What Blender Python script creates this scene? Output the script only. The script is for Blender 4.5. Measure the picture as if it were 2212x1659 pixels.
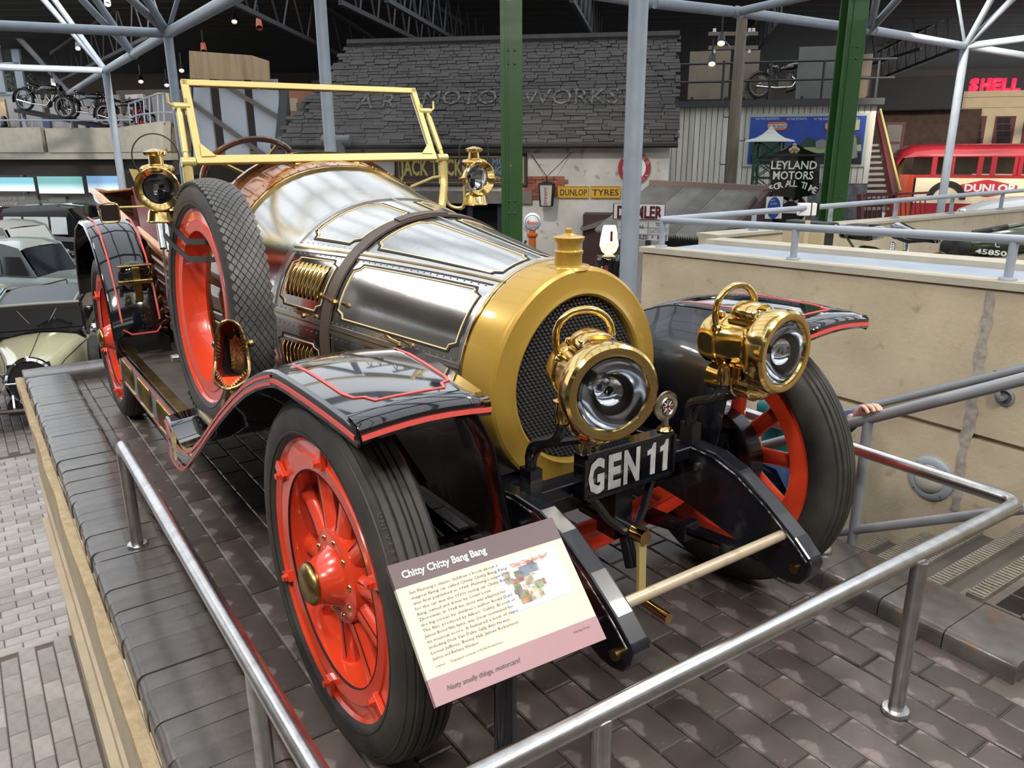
import bpy, bmesh, math, random
from math import pi, sin, cos, radians as rad
from mathutils import Vector as V, Matrix as M
sc = bpy.context.scene
for o in list(bpy.data.objects): bpy.data.objects.remove(o)
COL = sc.collection
random.seed(7)
# ---------------------------------------------------------------- camera
F, YAW, PITCH, ROLL = 1697.19, 2.53404, 0.29686, -0.00538
CAM = V((1.83383, -1.31032, 1.41983))
fw = V((cos(YAW)*cos(PITCH), sin(YAW)*cos(PITCH), -sin(PITCH)))
rt = fw.cross(V((0, 0, 1))).normalized(); up = rt.cross(fw)
rt, up = cos(ROLL)*rt+sin(ROLL)*up, -sin(ROLL)*rt+cos(ROLL)*up
cd = bpy.data.cameras.new('camera'); cam = bpy.data.objects.new('camera', cd); COL.objects.link(cam)
cd.sensor_width = 36; cd.lens = F/2212*36; cd.clip_start = .05; cd.clip_end = 300
cam.matrix_world = M(((rt.x, up.x, -fw.x, CAM.x), (rt.y, up.y, -fw.y, CAM.y), (rt.z, up.z, -fw.z, CAM.z), (0, 0, 0, 1)))
sc.camera = cam
# ---------------------------------------------------------------- world, exposure
w = bpy.data.worlds.new('overcast_sky'); sc.world = w; w.use_nodes = True
bg = w.node_tree.nodes['Background']; bg.inputs[0].default_value = (.90, .95, 1.0, 1); bg.inputs[1].default_value = .95
vs = sc.view_settings; vs.view_transform = 'Standard'; vs.look = 'None'; vs.gamma = 1; vs.use_curve_mapping = False; vs.exposure = .72
sc.cycles.use_denoising = True; sc.cycles.max_bounces = 7; sc.cycles.diffuse_bounces = 2; sc.cycles.glossy_bounces = 4; sc.cycles.use_adaptive_sampling = True; sc.cycles.adaptive_threshold = .06
sc.cycles.sample_clamp_indirect = 6; sc.cycles.caustics_reflective = False; sc.cycles.caustics_refractive = False
# ---------------------------------------------------------------- helpers
def at(u, v, d):
    "world point on the sight line of image point (u, v) at depth d in metres"
    return CAM + d*(fw + rt*((u-1106)/F) - up*((v-829.5)/F))
def atz(u, v, z):
    q = fw + rt*((u-1106)/F) - up*((v-829.5)/F); return CAM + q*((z-CAM.z)/q.z)
def aty(u, v, y):
    q = fw + rt*((u-1106)/F) - up*((v-829.5)/F); return CAM + q*((y-CAM.y)/q.y)
def atx(u, v, x):
    q = fw + rt*((u-1106)/F) - up*((v-829.5)/F); return CAM + q*((x-CAM.x)/q.x)
def frame(ax, hint=None):
    a = V(ax).normalized(); h = V(hint) if hint is not None else (V((0, 0, 1)) if abs(a.z) < .95 else V((1, 0, 0)))
    b = (h - a*h.dot(a)).normalized(); c = a.cross(b); return a, b, c
class G:
    def __init__(s): s.v = []; s.f = []
    def add(s, vs, fs):
        k = len(s.v); s.v += [V(p) for p in vs]; s.f += [tuple(i+k for i in f) for f in fs]; return s
    def box(s, c, d, R=None):
        c = V(c); x, y, z = d[0]/2, d[1]/2, d[2]/2
        ps = [V((a, b, e)) for a in (-x, x) for b in (-y, y) for e in (-z, z)]
        if R is not None: ps = [R @ p for p in ps]
        return s.add([c+p for p in ps], [(0, 1, 3, 2), (4, 6, 7, 5), (0, 4, 5, 1), (2, 3, 7, 6), (0, 2, 6, 4), (1, 5, 7, 3)])
    def bx(s, x0, x1, y0, y1, z0, z1): return s.box(((x0+x1)/2, (y0+y1)/2, (z0+z1)/2), (abs(x1-x0), abs(y1-y0), abs(z1-z0)))
    def lathe(s, prof, o, ax, n=24, hint=None, a0=0, a1=2*pi, sx=1, sy=1):
        a, b, c = frame(ax, hint); o = V(o); full = a1-a0 > 6.28; m = n if full else n+1; vs = []; fs = []
        for r, h in prof:
            for i in range(m):
                t = a0+(a1-a0)*i/n; vs.append(o+a*h+b*(r*cos(t)*sx)+c*(r*sin(t)*sy))
        for j in range(len(prof)-1):
            for i in range(n):
                i2 = (i+1) % m; fs.append((j*m+i, j*m+i2, (j+1)*m+i2, (j+1)*m+i))
        s.add(vs, fs)
        return s
    def cyl(s, a, b, r, r2=None, n=14, cap=True):
        a = V(a); b = V(b); L = (b-a).length; r2 = r if r2 is None else r2; e = 1e-4
        p = [(r, 0), (r2, L)]
        if cap: p = [(e, 0)]+p+[(e, L)]
        return s.lathe(p, a, b-a, n)
    def disc(s, c, ax, r, n=24, r0=1e-4): return s.lathe([(r0, 0), (r, 0)], c, ax, n)
    def tube(s, pts, r, n=8, closed=False, cap=True, hint=None, sq=None):
        pts = [V(p) for p in pts]; N = len(pts); rs = r if isinstance(r, (list, tuple)) else [r]*N
        vs = []; fs = []; pb = None
        for i, p in enumerate(pts):
            if closed: t = pts[(i+1) % N]-pts[i-1]
            else: t = pts[min(i+1, N-1)]-pts[max(i-1, 0)]
            a, b, c = frame(t, pb if pb is not None else hint); pb = b
            for k in range(n):
                th = 2*pi*(k+.5)/n; x, y = cos(th)*rs[i], sin(th)*rs[i]
                if sq: x *= sq[0]; y *= sq[1]
                vs.append(p+b*x+c*y)
        for i in range(N if closed else N-1):
            j = (i+1) % N
            for k in range(n): fs.append((i*n+k, i*n+(k+1) % n, j*n+(k+1) % n, j*n+k))
        if cap and not closed: fs += [tuple(range(n-1, -1, -1)), tuple((N-1)*n+k for k in range(n))]
        return s.add(vs, fs)
    def prism(s, poly, ext):
        n = len(poly); e = V(ext); p = [V(q) for q in poly]
        return s.add(p+[q+e for q in p], [tuple(range(n-1, -1, -1)), tuple(range(n, 2*n))]+[(i, (i+1) % n, n+(i+1) % n, n+i) for i in range(n)])
    def grid(s, rows, cu=False, cv=False):
        m = len(rows[0]); n = len(rows); fs = []
        for j in range(n if cv else n-1):
            for i in range(m if cu else m-1): fs.append((j*m+i, j*m+(i+1) % m, ((j+1) % n)*m+(i+1) % m, ((j+1) % n)*m+i))
        return s.add([p for r in rows for p in r], fs)
    def loft(s, secs):
        m = len(secs[0]); k = len(s.v); s.grid(secs, cu=True)
        s.f += [tuple(k+i for i in range(m-1, -1, -1)), tuple(k+(len(secs)-1)*m+i for i in range(m))]; return s
    def sph(s, c, r, sc3=(1, 1, 1), n=14, ax=(0, 0, 1), half=False):
        a, b, c2 = frame(ax); c = V(c); rows = []
        lo = 0 if half else -pi/2
        for j in range(n//2+1):
            ph = lo+(pi/2-lo)*j/(n//2); rows.append([c+a*(r*sin(ph)*sc3[2])+b*(r*max(cos(ph), 1e-4)*cos(2*pi*i/n)*sc3[0])+c2*(r*max(cos(ph), 1e-4)*sin(2*pi*i/n)*sc3[1]) for i in range(n)])
        return s.grid(rows, cu=True)
    def quad(s, a, b, c, d): return s.add([a, b, c, d], [(0, 1, 2, 3)])
    def ribbon(s, pts, nrm, wd, th=.001, closed=False):
        "flat strip of width wd following pts, lying on a surface with normals nrm (one or per point)"
        pts = [V(p) for p in pts]; N = len(pts); rows = []
        for i, p in enumerate(pts):
            t = (pts[(i+1) % N]-pts[i-1]) if closed else pts[min(i+1, N-1)]-pts[max(i-1, 0)]
            nn = V(nrm[i] if isinstance(nrm, list) else nrm).normalized(); b = t.cross(nn).normalized()*(wd/2)
            rows.append([p-b-nn*th, p-b+nn*th, p+b+nn*th, p+b-nn*th])
        return s.grid(rows, cu=True, cv=closed)
    def mesh(s, name, smooth=40):
        m = bpy.data.meshes.new(name); m.from_pydata([tuple(p) for p in s.v], [], s.f); m.validate(); 
        bm = bmesh.new(); bm.from_mesh(m); bmesh.ops.remove_doubles(bm, verts=bm.verts, dist=2e-5)
        bmesh.ops.recalc_face_normals(bm, faces=bm.faces); bm.to_mesh(m); bm.free()
        if smooth:
            m.polygons.foreach_set('use_smooth', [True]*len(m.polygons)); m.set_sharp_from_angle(angle=rad(smooth))
        return m
    def obj(s, name, mat, parent=None, smooth=40, bev=0, sol=0, sub=0, **kw):
        o = bpy.data.objects.new(name, s.mesh(name, smooth)); COL.objects.link(o)
        if mat: o.data.materials.append(mat)
        fin(o, parent, bev, sol, sub, **kw); return o
WM = {}
def fin(o, parent=None, bev=0, sol=0, sub=0, **kw):
    if sol:
        m = o.modifiers.new('thick', 'SOLIDIFY'); m.thickness = sol; m.offset = 0
    if bev:
        m = o.modifiers.new('bevel', 'BEVEL'); m.width = bev; m.segments = 2; m.limit_method = 'ANGLE'; m.angle_limit = rad(40)
    if sub:
        m = o.modifiers.new('sub', 'SUBSURF'); m.levels = sub; m.render_levels = sub
    if parent is not None:
        o.parent = parent
        if parent.name in WM: o.matrix_parent_inverse = WM[parent.name].inverted()
    tag(o, **kw)
def tag(o, label=None, cat=None, group=None, kind=None):
    if label: o['label'] = label
    if cat: o['category'] = cat
    if group: o['group'] = group
    if kind: o['kind'] = kind
    return o
def thing(name, label, cat, loc=(0, 0, 0), rz=0, group=None, parent=None, local=False):
    "Empty at the base of a thing; parts are built in world coordinates unless local"
    o = bpy.data.objects.new(name, None); COL.objects.link(o); o.location = loc; o.rotation_euler = (0, 0, rz); o.empty_display_size = .1
    if not local: WM[o.name] = M.Translation(V(loc)) @ M.Rotation(rz, 4, 'Z')
    tag(o, label, cat, group); 
    if parent: o.parent = parent
    return o
def copy_tree(o, parent=None, mw=None, label=None):
    c = o.copy(); COL.objects.link(c)
    if parent is not None: c.parent = parent
    if mw is not None: c.matrix_basis = mw
    if label: c['label'] = label
    for ch in o.children: copy_tree(ch, c)
    return c
def text(body, name, mat, parent, o, ex, ey, h, wd=None, align='LEFT', th=.001, fit=True, bold=0, shear=0, spacing=1, smooth=0, off=.0008, res=2, **kw):
    "flat raised lettering: origin o (baseline), x axis ex, y axis ey, cap height h, optional total width wd"
    ex = V(ex).normalized(); ey = V(ey).normalized(); ez = ex.cross(ey)
    c = bpy.data.curves.new(name, 'FONT'); c.body = body; c.align_x = align; c.size = 1; c.resolution_u = res; c.offset = bold; c.shear = shear; c.space_character = spacing
    c.extrude = 0
    t = bpy.data.objects.new('t', c)
    m = bpy.data.meshes.new_from_object(t); bpy.data.objects.remove(t); bpy.data.curves.remove(c)
    xs = [v.co.x for v in m.vertices] or [0]; k = h/.69; kx = k
    if wd: kx = wd/max(1e-6, max(xs)-min(xs))
    o = V(o)+ez*off
    for v in m.vertices: v.co = o+ex*(v.co.x*kx)+ey*(v.co.y*k)
    ob = bpy.data.objects.new(name, m); COL.objects.link(ob); m.materials.clear(); m.materials.append(mat); fin(ob, parent, **kw); return ob
# ---------------------------------------------------------------- materials
def mat(name, col, rough=.5, metal=0, coat=0, noise=None, bump=None, emit=None, spec=None, trans=0, ior=None, alpha=None, wear=None, coords='Object'):
    m = bpy.data.materials.new(name); m.use_nodes = True; nt = m.node_tree; N = nt.nodes; L = nt.links; b = N['Principled BSDF']
    b.inputs['Base Color'].default_value = (*col, 1); b.inputs['Roughness'].default_value = rough; b.inputs['Metallic'].default_value = metal
    if coat: b.inputs['Coat Weight'].default_value = coat; b.inputs['Coat Roughness'].default_value = .03
    if spec is not None: b.inputs['Specular IOR Level'].default_value = spec
    if trans: b.inputs['Transmission Weight'].default_value = trans
    if ior: b.inputs['IOR'].default_value = ior
    if emit: b.inputs['Emission Color'].default_value = (*emit[0], 1); b.inputs['Emission Strength'].default_value = emit[1]
    if noise or bump or wear:
        tc = N.new('ShaderNodeTexCoord'); src = tc.outputs[coords]
        def ntex(scale, detail=4, stretch=None):
            n = N.new('ShaderNodeTexNoise'); n.inputs['Scale'].default_value = scale; n.inputs['Detail'].default_value = detail
            if stretch:
                mp = N.new('ShaderNodeMapping'); mp.inputs['Scale'].default_value = stretch; L.new(src, mp.inputs[0]); L.new(mp.outputs[0], n.inputs[0])
            else: L.new(src, n.inputs[0])
            return n
        last = None
        if noise:  # (scale, colour2, lo, hi, stretch)
            n = ntex(noise[0], 5, noise[4] if len(noise) > 4 else None); r = N.new('ShaderNodeMapRange'); r.inputs[1].default_value = noise[2]; r.inputs[2].default_value = noise[3]
            L.new(n.outputs[0], r.inputs[0]); x = N.new('ShaderNodeMix'); x.data_type = 'RGBA'; x.inputs[6].default_value = (*col, 1); x.inputs[7].default_value = (*noise[1], 1)
            L.new(r.outputs[0], x.inputs[0]); L.new(x.outputs[2], b.inputs['Base Color']); last = x
        if wear:  # second layer (scale, colour, lo, hi, rough)
            n = ntex(wear[0], 6); r = N.new('ShaderNodeMapRange'); r.inputs[1].default_value = wear[2]; r.inputs[2].default_value = wear[3]
            L.new(n.outputs[0], r.inputs[0]); x = N.new('ShaderNodeMix'); x.data_type = 'RGBA'; x.inputs[6].default_value = (*col, 1); x.inputs[7].default_value = (*wear[1], 1)
            if last: L.new(last.outputs[2], x.inputs[6])
            L.new(r.outputs[0], x.inputs[0]); L.new(x.outputs[2], b.inputs['Base Color'])
            if len(wear) > 4:
                y = N.new('ShaderNodeMapRange'); y.inputs[3].default_value = rough; y.inputs[4].default_value = wear[4]; L.new(r.outputs[0], y.inputs[0]); L.new(y.outputs[0], b.inputs['Roughness'])
        if bump:  # (scale, strength, stretch)
            n = ntex(bump[0], 5, bump[2] if len(bump) > 2 else None); bp = N.new('ShaderNodeBump'); bp.inputs['Strength'].default_value = bump[1]; bp.inputs['Distance'].default_value = .01
            L.new(n.outputs[0], bp.inputs['Height']); L.new(bp.outputs[0], b.inputs['Normal'])
    return m
def vary(m, amt=.25, hue=0):
    "per-object brightness variation"
    nt = m.node_tree; N = nt.nodes; L = nt.links; b = N['Principled BSDF']; oi = N.new('ShaderNodeObjectInfo'); hs = N.new('ShaderNodeHueSaturation')
    r = N.new('ShaderNodeMapRange'); r.inputs[3].default_value = 1-amt; r.inputs[4].default_value = 1+amt; L.new(oi.outputs['Random'], r.inputs[0]); L.new(r.outputs[0], hs.inputs['Value'])
    if hue:
        r2 = N.new('ShaderNodeMapRange'); r2.inputs[3].default_value = .5-hue; r2.inputs[4].default_value = .5+hue
        wn = N.new('ShaderNodeTexWhiteNoise'); wn.noise_dimensions = '1D'; L.new(oi.outputs['Random'], wn.inputs['W']); L.new(wn.outputs['Value'], r2.inputs[0]); L.new(r2.outputs[0], hs.inputs['Hue'])
    s = b.inputs['Base Color']
    if s.is_linked: L.new(s.links[0].from_socket, hs.inputs['Color'])
    else: hs.inputs['Color'].default_value = s.default_value
    L.new(hs.outputs[0], s); return m
BRASS = mat('polished_brass', (.74, .54, .21), .13, 1, noise=(30, (.66, .45, .15), .4, .7))
BRASSD = mat('satin_gold_paint', (.55, .45, .175), .36, .35)
BRASST = mat('tarnished_brass', (.42, .31, .11), .32, 1, noise=(14, (.2, .14, .05), .35, .7))
GOLD = mat('radiator_gold_paint', (.44, .275, .045), .30, .35, coat=.3)
ALU = mat('polished_aluminium', (.74, .735, .72), .17, 1, noise=(7, (.62, .615, .6), .35, .75), bump=(60, .02))
ALU2 = mat('brushed_aluminium_strip', (.62, .61, .59), .3, 1, bump=(90, .05))
STEEL = mat('brushed_steel_tube', (.62, .62, .62), .27, 1, noise=(25, (.48, .48, .48), .4, .7), bump=(80, .03))
BLACK = mat('black_gloss_paint', (.004, .004, .006), .08, 0, coat=1)
BLACKS = mat('black_chassis_paint', (.006, .007, .011), .28, 0, coat=.4, wear=(9, (.05, .05, .05), .66, .78))
BLACKM = mat('matt_black', (.008, .008, .008), .6)
RED = mat('red_wheel_paint', (.68, .055, .018), .22, 0, coat=.6)
REDL = mat('red_pinstripe', (.66, .085, .07), .4)
RUB = mat('tyre_rubber', (.022, .021, .02), .62, 0, noise=(9, (.055, .048, .04), .4, .8), bump=(120, .05))
RUBG = mat('dusty_tread_rubber', (.05, .05, .052), .5, 0, noise=(12, (.09, .088, .085), .35, .75))
WOOD = mat('varnished_wood', (.33, .125, .03), .16, 0, coat=.7, noise=(6, (.18, .055, .012), .3, .7, (1, 14, 14)))
WOODL = mat('pale_varnished_wood', (.55, .30, .14), .2, 0, coat=.6, noise=(5, (.40, .19, .075), .3, .7, (1, 12, 12)))
LEATH = mat('brown_leather', (.075, .055, .045), .5, 0, bump=(80, .1))
MAROON = mat('maroon_leather', (.10, .025, .03), .35, 0)
GRILL = mat('black_grille_core', (.02, .02, .022), .4, .3)
CREAM = mat('cream_line', (.85, .66, .34), .4)
GLASS = mat('clear_glass', (1, 1, 1), .0, 0, trans=1, ior=1.12)
LENS = mat('lamp_glass', (.95, .97, 1), .02, 0, trans=1, ior=1.25)
SILV = mat('silvered_reflector', (.80, .81, .83), .10, 1)
CHROME = mat('chrome', (.75, .75, .76), .08, 1)
WHITE = mat('white_paint', (.78, .78, .76), .5)
MATGREY = mat('ribbed_rubber_mat', (.055, .05, .044), .62, 0, noise=(9, (.085, .078, .066), .35, .7))
PLATE = mat('plate_letters_white', (.62, .62, .62), .5, 0, noise=(40, (.45, .45, .46), .45, .7))
def vec(*a): return V(a)
# ================================================================= platform, rails, stairs, concrete
def to_px(p):
    q = V(p)-CAM; d = q.dot(fw); return (1106+F*q.dot(rt)/d, 829.5-F*q.dot(up)/d, d)
BRICKM = vary(mat('dark_glazed_brick', (.070, .058, .053), .30, 0, noise=(5, (.105, .084, .077), .35, .7), wear=(8, (.17, .14, .135), .575, .61, .55), bump=(30, .12)), .28, .025)
BRICKS_ = mat('dark_glazed_brick_far', (.060, .050, .045), .30, 0, noise=(5, (.095, .078, .070), .35, .7), bump=(30, .12))
PAVM = vary(mat('pale_stock_paver', (.40, .365, .35), .55, 0, noise=(18, (.33, .30, .285), .35, .7), bump=(60, .15)), .22, .025)
COPM = vary(mat('glazed_coping_brick', (.065, .061, .058), .22, 0, noise=(14, (.10, .094, .09), .35, .7), wear=(6, (.12, .06, .035), .62, .72, .4), bump=(25, .1)), .15, .01)
MORT = mat('mortar_joint', (.075, .066, .058), .85, 0, bump=(80, .2))
CONC = mat('board_marked_concrete', (.50, .43, .315), .75, 0, noise=(3.5, (.41, .345, .245), .35, .68), wear=(14, (.30, .25, .175), .62, .76), bump=(45, .18))
CONCR = mat('raw_concrete_edge', (.42, .33, .20), .85, 0, noise=(30, (.32, .24, .14), .35, .7), bump=(60, .5))
CONCG = mat('grey_concrete', (.42, .395, .325), .8, 0, noise=(4, (.35, .325, .265), .35, .7), bump=(40, .15))
BLUEG = mat('blue_grey_painted_ledge', (.30, .36, .43), .5, 0, noise=(6, (.24, .29, .36), .3, .7))
GREYP = mat('grey_painted_steel', (.23, .25, .275), .38, 0, coat=.2)
GREYT = mat('grey_painted_tube', (.29, .335, .39), .4, 0, noise=(6, (.25, .29, .34), .35, .7))
def brick_mesh(l, wd, h, name, ch=.004):
    g = G(); a, b = l/2, wd/2
    lo = [(-a, -b, -h), (a, -b, -h), (a, b, -h), (-a, b, -h)]; mid = [(-a, -b, -ch), (a, -b, -ch), (a, b, -ch), (-a, b, -ch)]
    tp = [(-a+ch, -b+ch, 0), (a-ch, -b+ch, 0), (a-ch, b-ch, 0), (-a+ch, b-ch, 0)]
    g.add(lo+mid+tp, [(0, 1, 5, 4), (1, 2, 6, 5), (2, 3, 7, 6), (3, 0, 4, 7), (4, 5, 9, 8), (5, 6, 10, 9), (6, 7, 11, 10), (7, 4, 8, 11), (8, 9, 10, 11)])
    return g.mesh(name, 0)
def pave(name, spots, mesh, material, material2, parent, limit=300):
    "spots: (x, y, z, rz); the nearest visible ones are separate pieces, the rest one joined part"
    mesh.materials.append(material); vis = []; rest = []
    for s in spots:
        u, v, d = to_px(s[:3]); (vis if (d > .3 and -40 < u < 2252 and -40 < v < 1720) else rest).append((d, s))
    vis.sort(key=lambda t: t[0])
    for d, s in vis[:limit]:
        o = bpy.data.objects.new(name, mesh); COL.objects.link(o); o.location = s[:3]; o.rotation_euler = (random.uniform(-.004, .004), random.uniform(-.004, .004), s[3]); o.location.z += random.uniform(-.0012, .0012); o.parent = parent
        if parent.name in WM: o.matrix_parent_inverse = WM[parent.name].inverted()
    g = G(); base = [v.co.copy() for v in mesh.vertices]; fs = [tuple(p.vertices) for p in mesh.polygons]
    for d, s in vis[limit:]+[r for r in rest if r[0] > -.5]:
        R = M.Rotation(s[3], 3, 'Z'); g.add([R @ c+V(s[:3]) for c in base], fs)
    if g.v: g.obj(name+'_field', material2, parent, 0, kind='stuff')
# upper platform
g = G(); g.bx(-3.95, 3.6, -.90, 1.2, -.3, -.008).bx(1.13, 3.6, -1.12, 2.0, -.3, -.0085)
fl = g.obj('floor', MORT, None, 0, kind='structure', label='dark brick floor of the raised display platform')
spots = []
r = 0; y = -.771
while y < .85:
    x = -3.7+(r % 2)*.105+random.uniform(-.02, .02)
    while x < 3.5:
        spots.append((x, y, 0, 0)); x += .212
    y += .0995; r += 1
for k in range(11):
    for j in range(3): spots.append((1.25+k*.212, -.771-.0995*(j+1), 0, 0))
for k in range(10):
    for j in range(11): spots.append((1.25+k*.212+(j % 2)*.1, .92+.0995*j, 0, 0))
pave('brick', spots, brick_mesh(.207, .0948, .02, 'brick'), BRICKM, BRICKS_, fl)
g = G()
for k in range(17): g.bx(-3.68+.212*k*1.35, -3.68+.212*(k+1)*1.35-.006, -.873, -.8235, -.03, -.001)
g.obj('gutter_tile_row', BRICKS_, fl, 0)
# kerb copings
def coping_section(y0, y1, zt, rr=.028):
    p = [(y0, -.03)]
    for k in range(5): t = pi/2*k/4; p.append((y0+rr*(1-cos(t)), zt-rr+rr*sin(t)))
    for k in range(5): t = pi/2*(1-k/4); p.append((y1-rr*(1-cos(t)), zt-rr+rr*sin(t)))
    return p+[(y1, -.03)]
kl = thing('platform_kerb', 'glazed dark brick kerb along the left edge of the platform', 'kerb', (-1.5, -1.0, 0)); kl['kind'] = 'structure'
sec = coping_section(-1.125, -.874, .06)
g = G(); g.prism([(-.0358, a+1, b) for a, b in sec], (.0716, 0, 0)); cm = g.mesh('coping_brick', 50); cm.materials.append(COPM)
x = -3.62
while x < 2.2:
    o = bpy.data.objects.new('coping_brick', cm); COL.objects.link(o); o.location = (x, -1+random.uniform(-.003, .003), random.uniform(-.002, .002)); o.rotation_euler = (random.uniform(-.006, .006), 0, random.uniform(-.012, .012)); o.parent = kl; o.matrix_parent_inverse = WM[kl.name].inverted(); x += .0735
g = G(); g.prism([(a, -1.125, b) for a, b in coping_section(-3.92, -3.66, .06)], (0, 2.1, 0)); g.obj('end_coping', COPM, kl, 50)
kr = thing('stair_kerb', 'black glazed kerb stones beside the stairs on the right', 'kerb', (.3, .97, 0)); kr['kind'] = 'structure'
sec = coping_section(.842, 1.1, .062, .022)
g = G(); g.prism([(-.098, a, b) for a, b in sec], (.196, 0, 0)); cm2 = g.mesh('kerb_stone', 50); cm2.materials.append(COPM)
x = 1.03
while x > -3.6:
    o = bpy.data.objects.new('kerb_stone', cm2); COL.objects.link(o); o.location = (x, random.uniform(-.003, .003), random.uniform(-.001, .001)); o.parent = kr; o.matrix_parent_inverse = WM[kr.name].inverted(); x -= .2
g = G(); g.prism([(a, 1.1, b) for a, b in coping_section(.93, 1.13, .062, .022)], (0, .9, 0)); g.obj('end_kerb_stone', COPM, kr, 50)
# left platform wall down to the lower floor
FZ = -1.9
g = G(); g.bx(-3.98, 3.6, -1.135, -.85, FZ, -.012); g.obj('wall_platform', CONC, None, 0, kind='structure', label='rough concrete wall below the left kerb of the platform')
g = G()
pts = [(-3.98+i*.2, random.uniform(-.004, .006)) for i in range(39)]
g.grid([[V((x, -1.13, -.006+e)), V((x, -1.165+e, -.006+e)), V((x, -1.168+e, -.035)), V((x, -1.166, -.06)), V((x, -1.13, -.07))] for x, e in pts]); g.obj('trim_1', CONCR, None, 0, kind='structure', label='chipped concrete lip under the glazed kerb')
g = G(); g.bx(-3.98, 3.6, -1.172, -1.13, -1.02, -1.0); g.bx(-3.98, 3.6, -1.15, -1.13, -.72, -.70); g.obj('trim_2', CONC, None, 0, kind='structure')
# lower hall floor
g = G(); g.bx(-45, 12, -25, 30, FZ-.2, FZ-.012); lf = g.obj('floor_lower', mat('lower_floor_mortar', (.16, .125, .11), .7, 0, noise=(3, (.10, .07, .06), .3, .7), bump=(20, .2)), None, 0, kind='structure', label='brick paved floor of the lower museum hall')
spots = []
for j in range(22):
    for i in range(40):
        x = -8.1+i*.106; y = -1.0-j*.213-(i % 2)*.107
        if -8 < x < -3.9: spots.append((x, y, FZ, pi/2))
for i in range(30):
    for j in range(32):
        spots.append((-3.85+i*.213+(j % 2)*.107, -1.2-j*.106, FZ, 0))
        if i < 12: spots.append((-10.7+i*.213+(j % 2)*.107, -1.0-j*.106, FZ, 0))
pave('paver', spots, brick_mesh(.208, .1, .02, 'paver', .006), PAVM, PAVM, lf)
# stairs on the right
st = thing('staircase', 'brick staircase going down behind the right kerb', 'stairs', (0, 1.5, FZ)); st['kind'] = 'structure'
STM = vary(mat('stair_brick', (.095, .082, .070), .5, 0, noise=(12, (.14, .12, .10), .35, .7), bump=(50, .2)), .3, .02)
NOS = mat('ribbed_stair_nosing', (.24, .215, .18), .6, 0, noise=(40, (.17, .15, .125), .35, .7))
g = G(); g.bx(.86, 1.0, 1.1, 1.99, -1.2, .045)
for k in range(1, 15): g.bx(.86-.19*k, .86-.19*(k-1)+.01, 1.1, 1.99, FZ, .045-.1*k)
g.obj('steps', MORT, st, 0)
bm_ = brick_mesh(.112, .17, .016, 'stair_brick', .003); bm_.materials.append(STM)
g = G(); g.box((0, 0, -.008), (.05, .88, .016))
for i in range(44): g.box((0, -.43+i*.02, .0015), (.044, .009, .005))
nm = g.mesh('nosing', 0); nm.materials.append(NOS)
for k in range(9):
    z = .062-.1*k; x0 = .86-.19*k
    if k == 0: cols = [(.94, 5)]
    for i in range(8):
        o = bpy.data.objects.new('stair_brick', bm_); COL.objects.link(o); o.parent = st; o.matrix_parent_inverse = WM[st.name].inverted()
        o.location = (x0+.115+(.055 if k else .0), 1.15+.112*i, z); o.rotation_euler = (0, 0, pi/2); o.scale = (1, .72 if k else .6, 1)
    o = bpy.data.objects.new('nosing', nm); COL.objects.link(o); o.parent = st; o.matrix_parent_inverse = WM[st.name].inverted(); o.location = (x0+.028, 1.545, z)
# right hand concrete wall
g = G()
zt = lambda x: .852+.031*x
for a, b in ((-1.56, .395), (.395, 2.2), (2.2, 4.0)):
    g.add([(a, 2.0, .262), (b, 2.0, .262), (b, 2.0, zt(b)), (a, 2.0, zt(a)), (a, 2.0, FZ), (b, 2.0, FZ), (b, 2.0, .238), (a, 2.0, .238)], [(0, 1, 2, 3), (4, 5, 6, 7)])
    g.add([(a, 2.0, .262), (b, 2.0, .262), (b, 2.03, .262), (a, 2.03, .262), (a, 2.03, .238), (b, 2.03, .238), (b, 2.0, .238), (a, 2.0, .238)], [(0, 1, 2, 3), (2, 3, 4, 5), (4, 5, 6, 7)])
g.add([(-1.56, 2, FZ), (-1.56, 2, zt(-1.56)), (-1.56, 2.6, zt(-1.56)), (-1.56, 2.6, FZ)], [(0, 1, 2, 3)])
g.bx(-1.55, 4.0, 2.04, 2.3, FZ, .7)
g.obj('wall_right', CONC, None, 0, kind='structure', label='tall buff concrete wall behind the stairs')
g = G()
g.add([(-1.58, 1.985, zt(-1.58)), (4, 1.985, zt(4)), (4, 2.10, zt(4)), (-1.58, 2.10, zt(-1.58)), (-1.58, 1.985, zt(-1.58)+.03), (4, 1.985, zt(4)+.03), (4, 2.10, zt(4)+.03), (-1.58, 2.10, zt(-1.58)+.03)], [(0, 1, 5, 4), (4, 5, 6, 7), (2, 3, 7, 6), (0, 3, 7, 4), (1, 2, 6, 5)])
g.obj('trim_3', CONCG, None, 0, kind='structure', label='concrete coping on the wall behind the stairs')
g = G(); g.add([(-1.5, 2.10, zt(-1.5)+.012), (4, 2.10, zt(4)+.012), (4, 2.46, zt(4)+.012), (-1.5, 2.46, zt(-1.5)+.012)], [(0, 1, 2, 3)]); g.obj('floor_ledge', BLUEG, None, 0, sol=.01, kind='structure', label='blue grey painted ledge on top of the concrete wall')
g = G(); g.add([(-1.5, 2.46, zt(-1.5)-.3), (4, 2.46, zt(4)-.3), (4, 2.62, zt(4)-.3), (-1.5, 2.62, zt(-1.5)-.3), (-1.5, 2.46, zt(-1.5)+.045), (4, 2.46, zt(4)+.045), (4, 2.62, zt(4)+.045), (-1.5, 2.62, zt(-1.5)+.045)], [(0, 1, 5, 4), (4, 5, 6, 7), (2, 3, 7, 6), (0, 3, 7, 4), (1, 2, 6, 5)])
g.obj('trim_4', CONCG, None, 0, kind='structure', label='second concrete edge behind the blue grey ledge')
g = G(); rows = []
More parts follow.
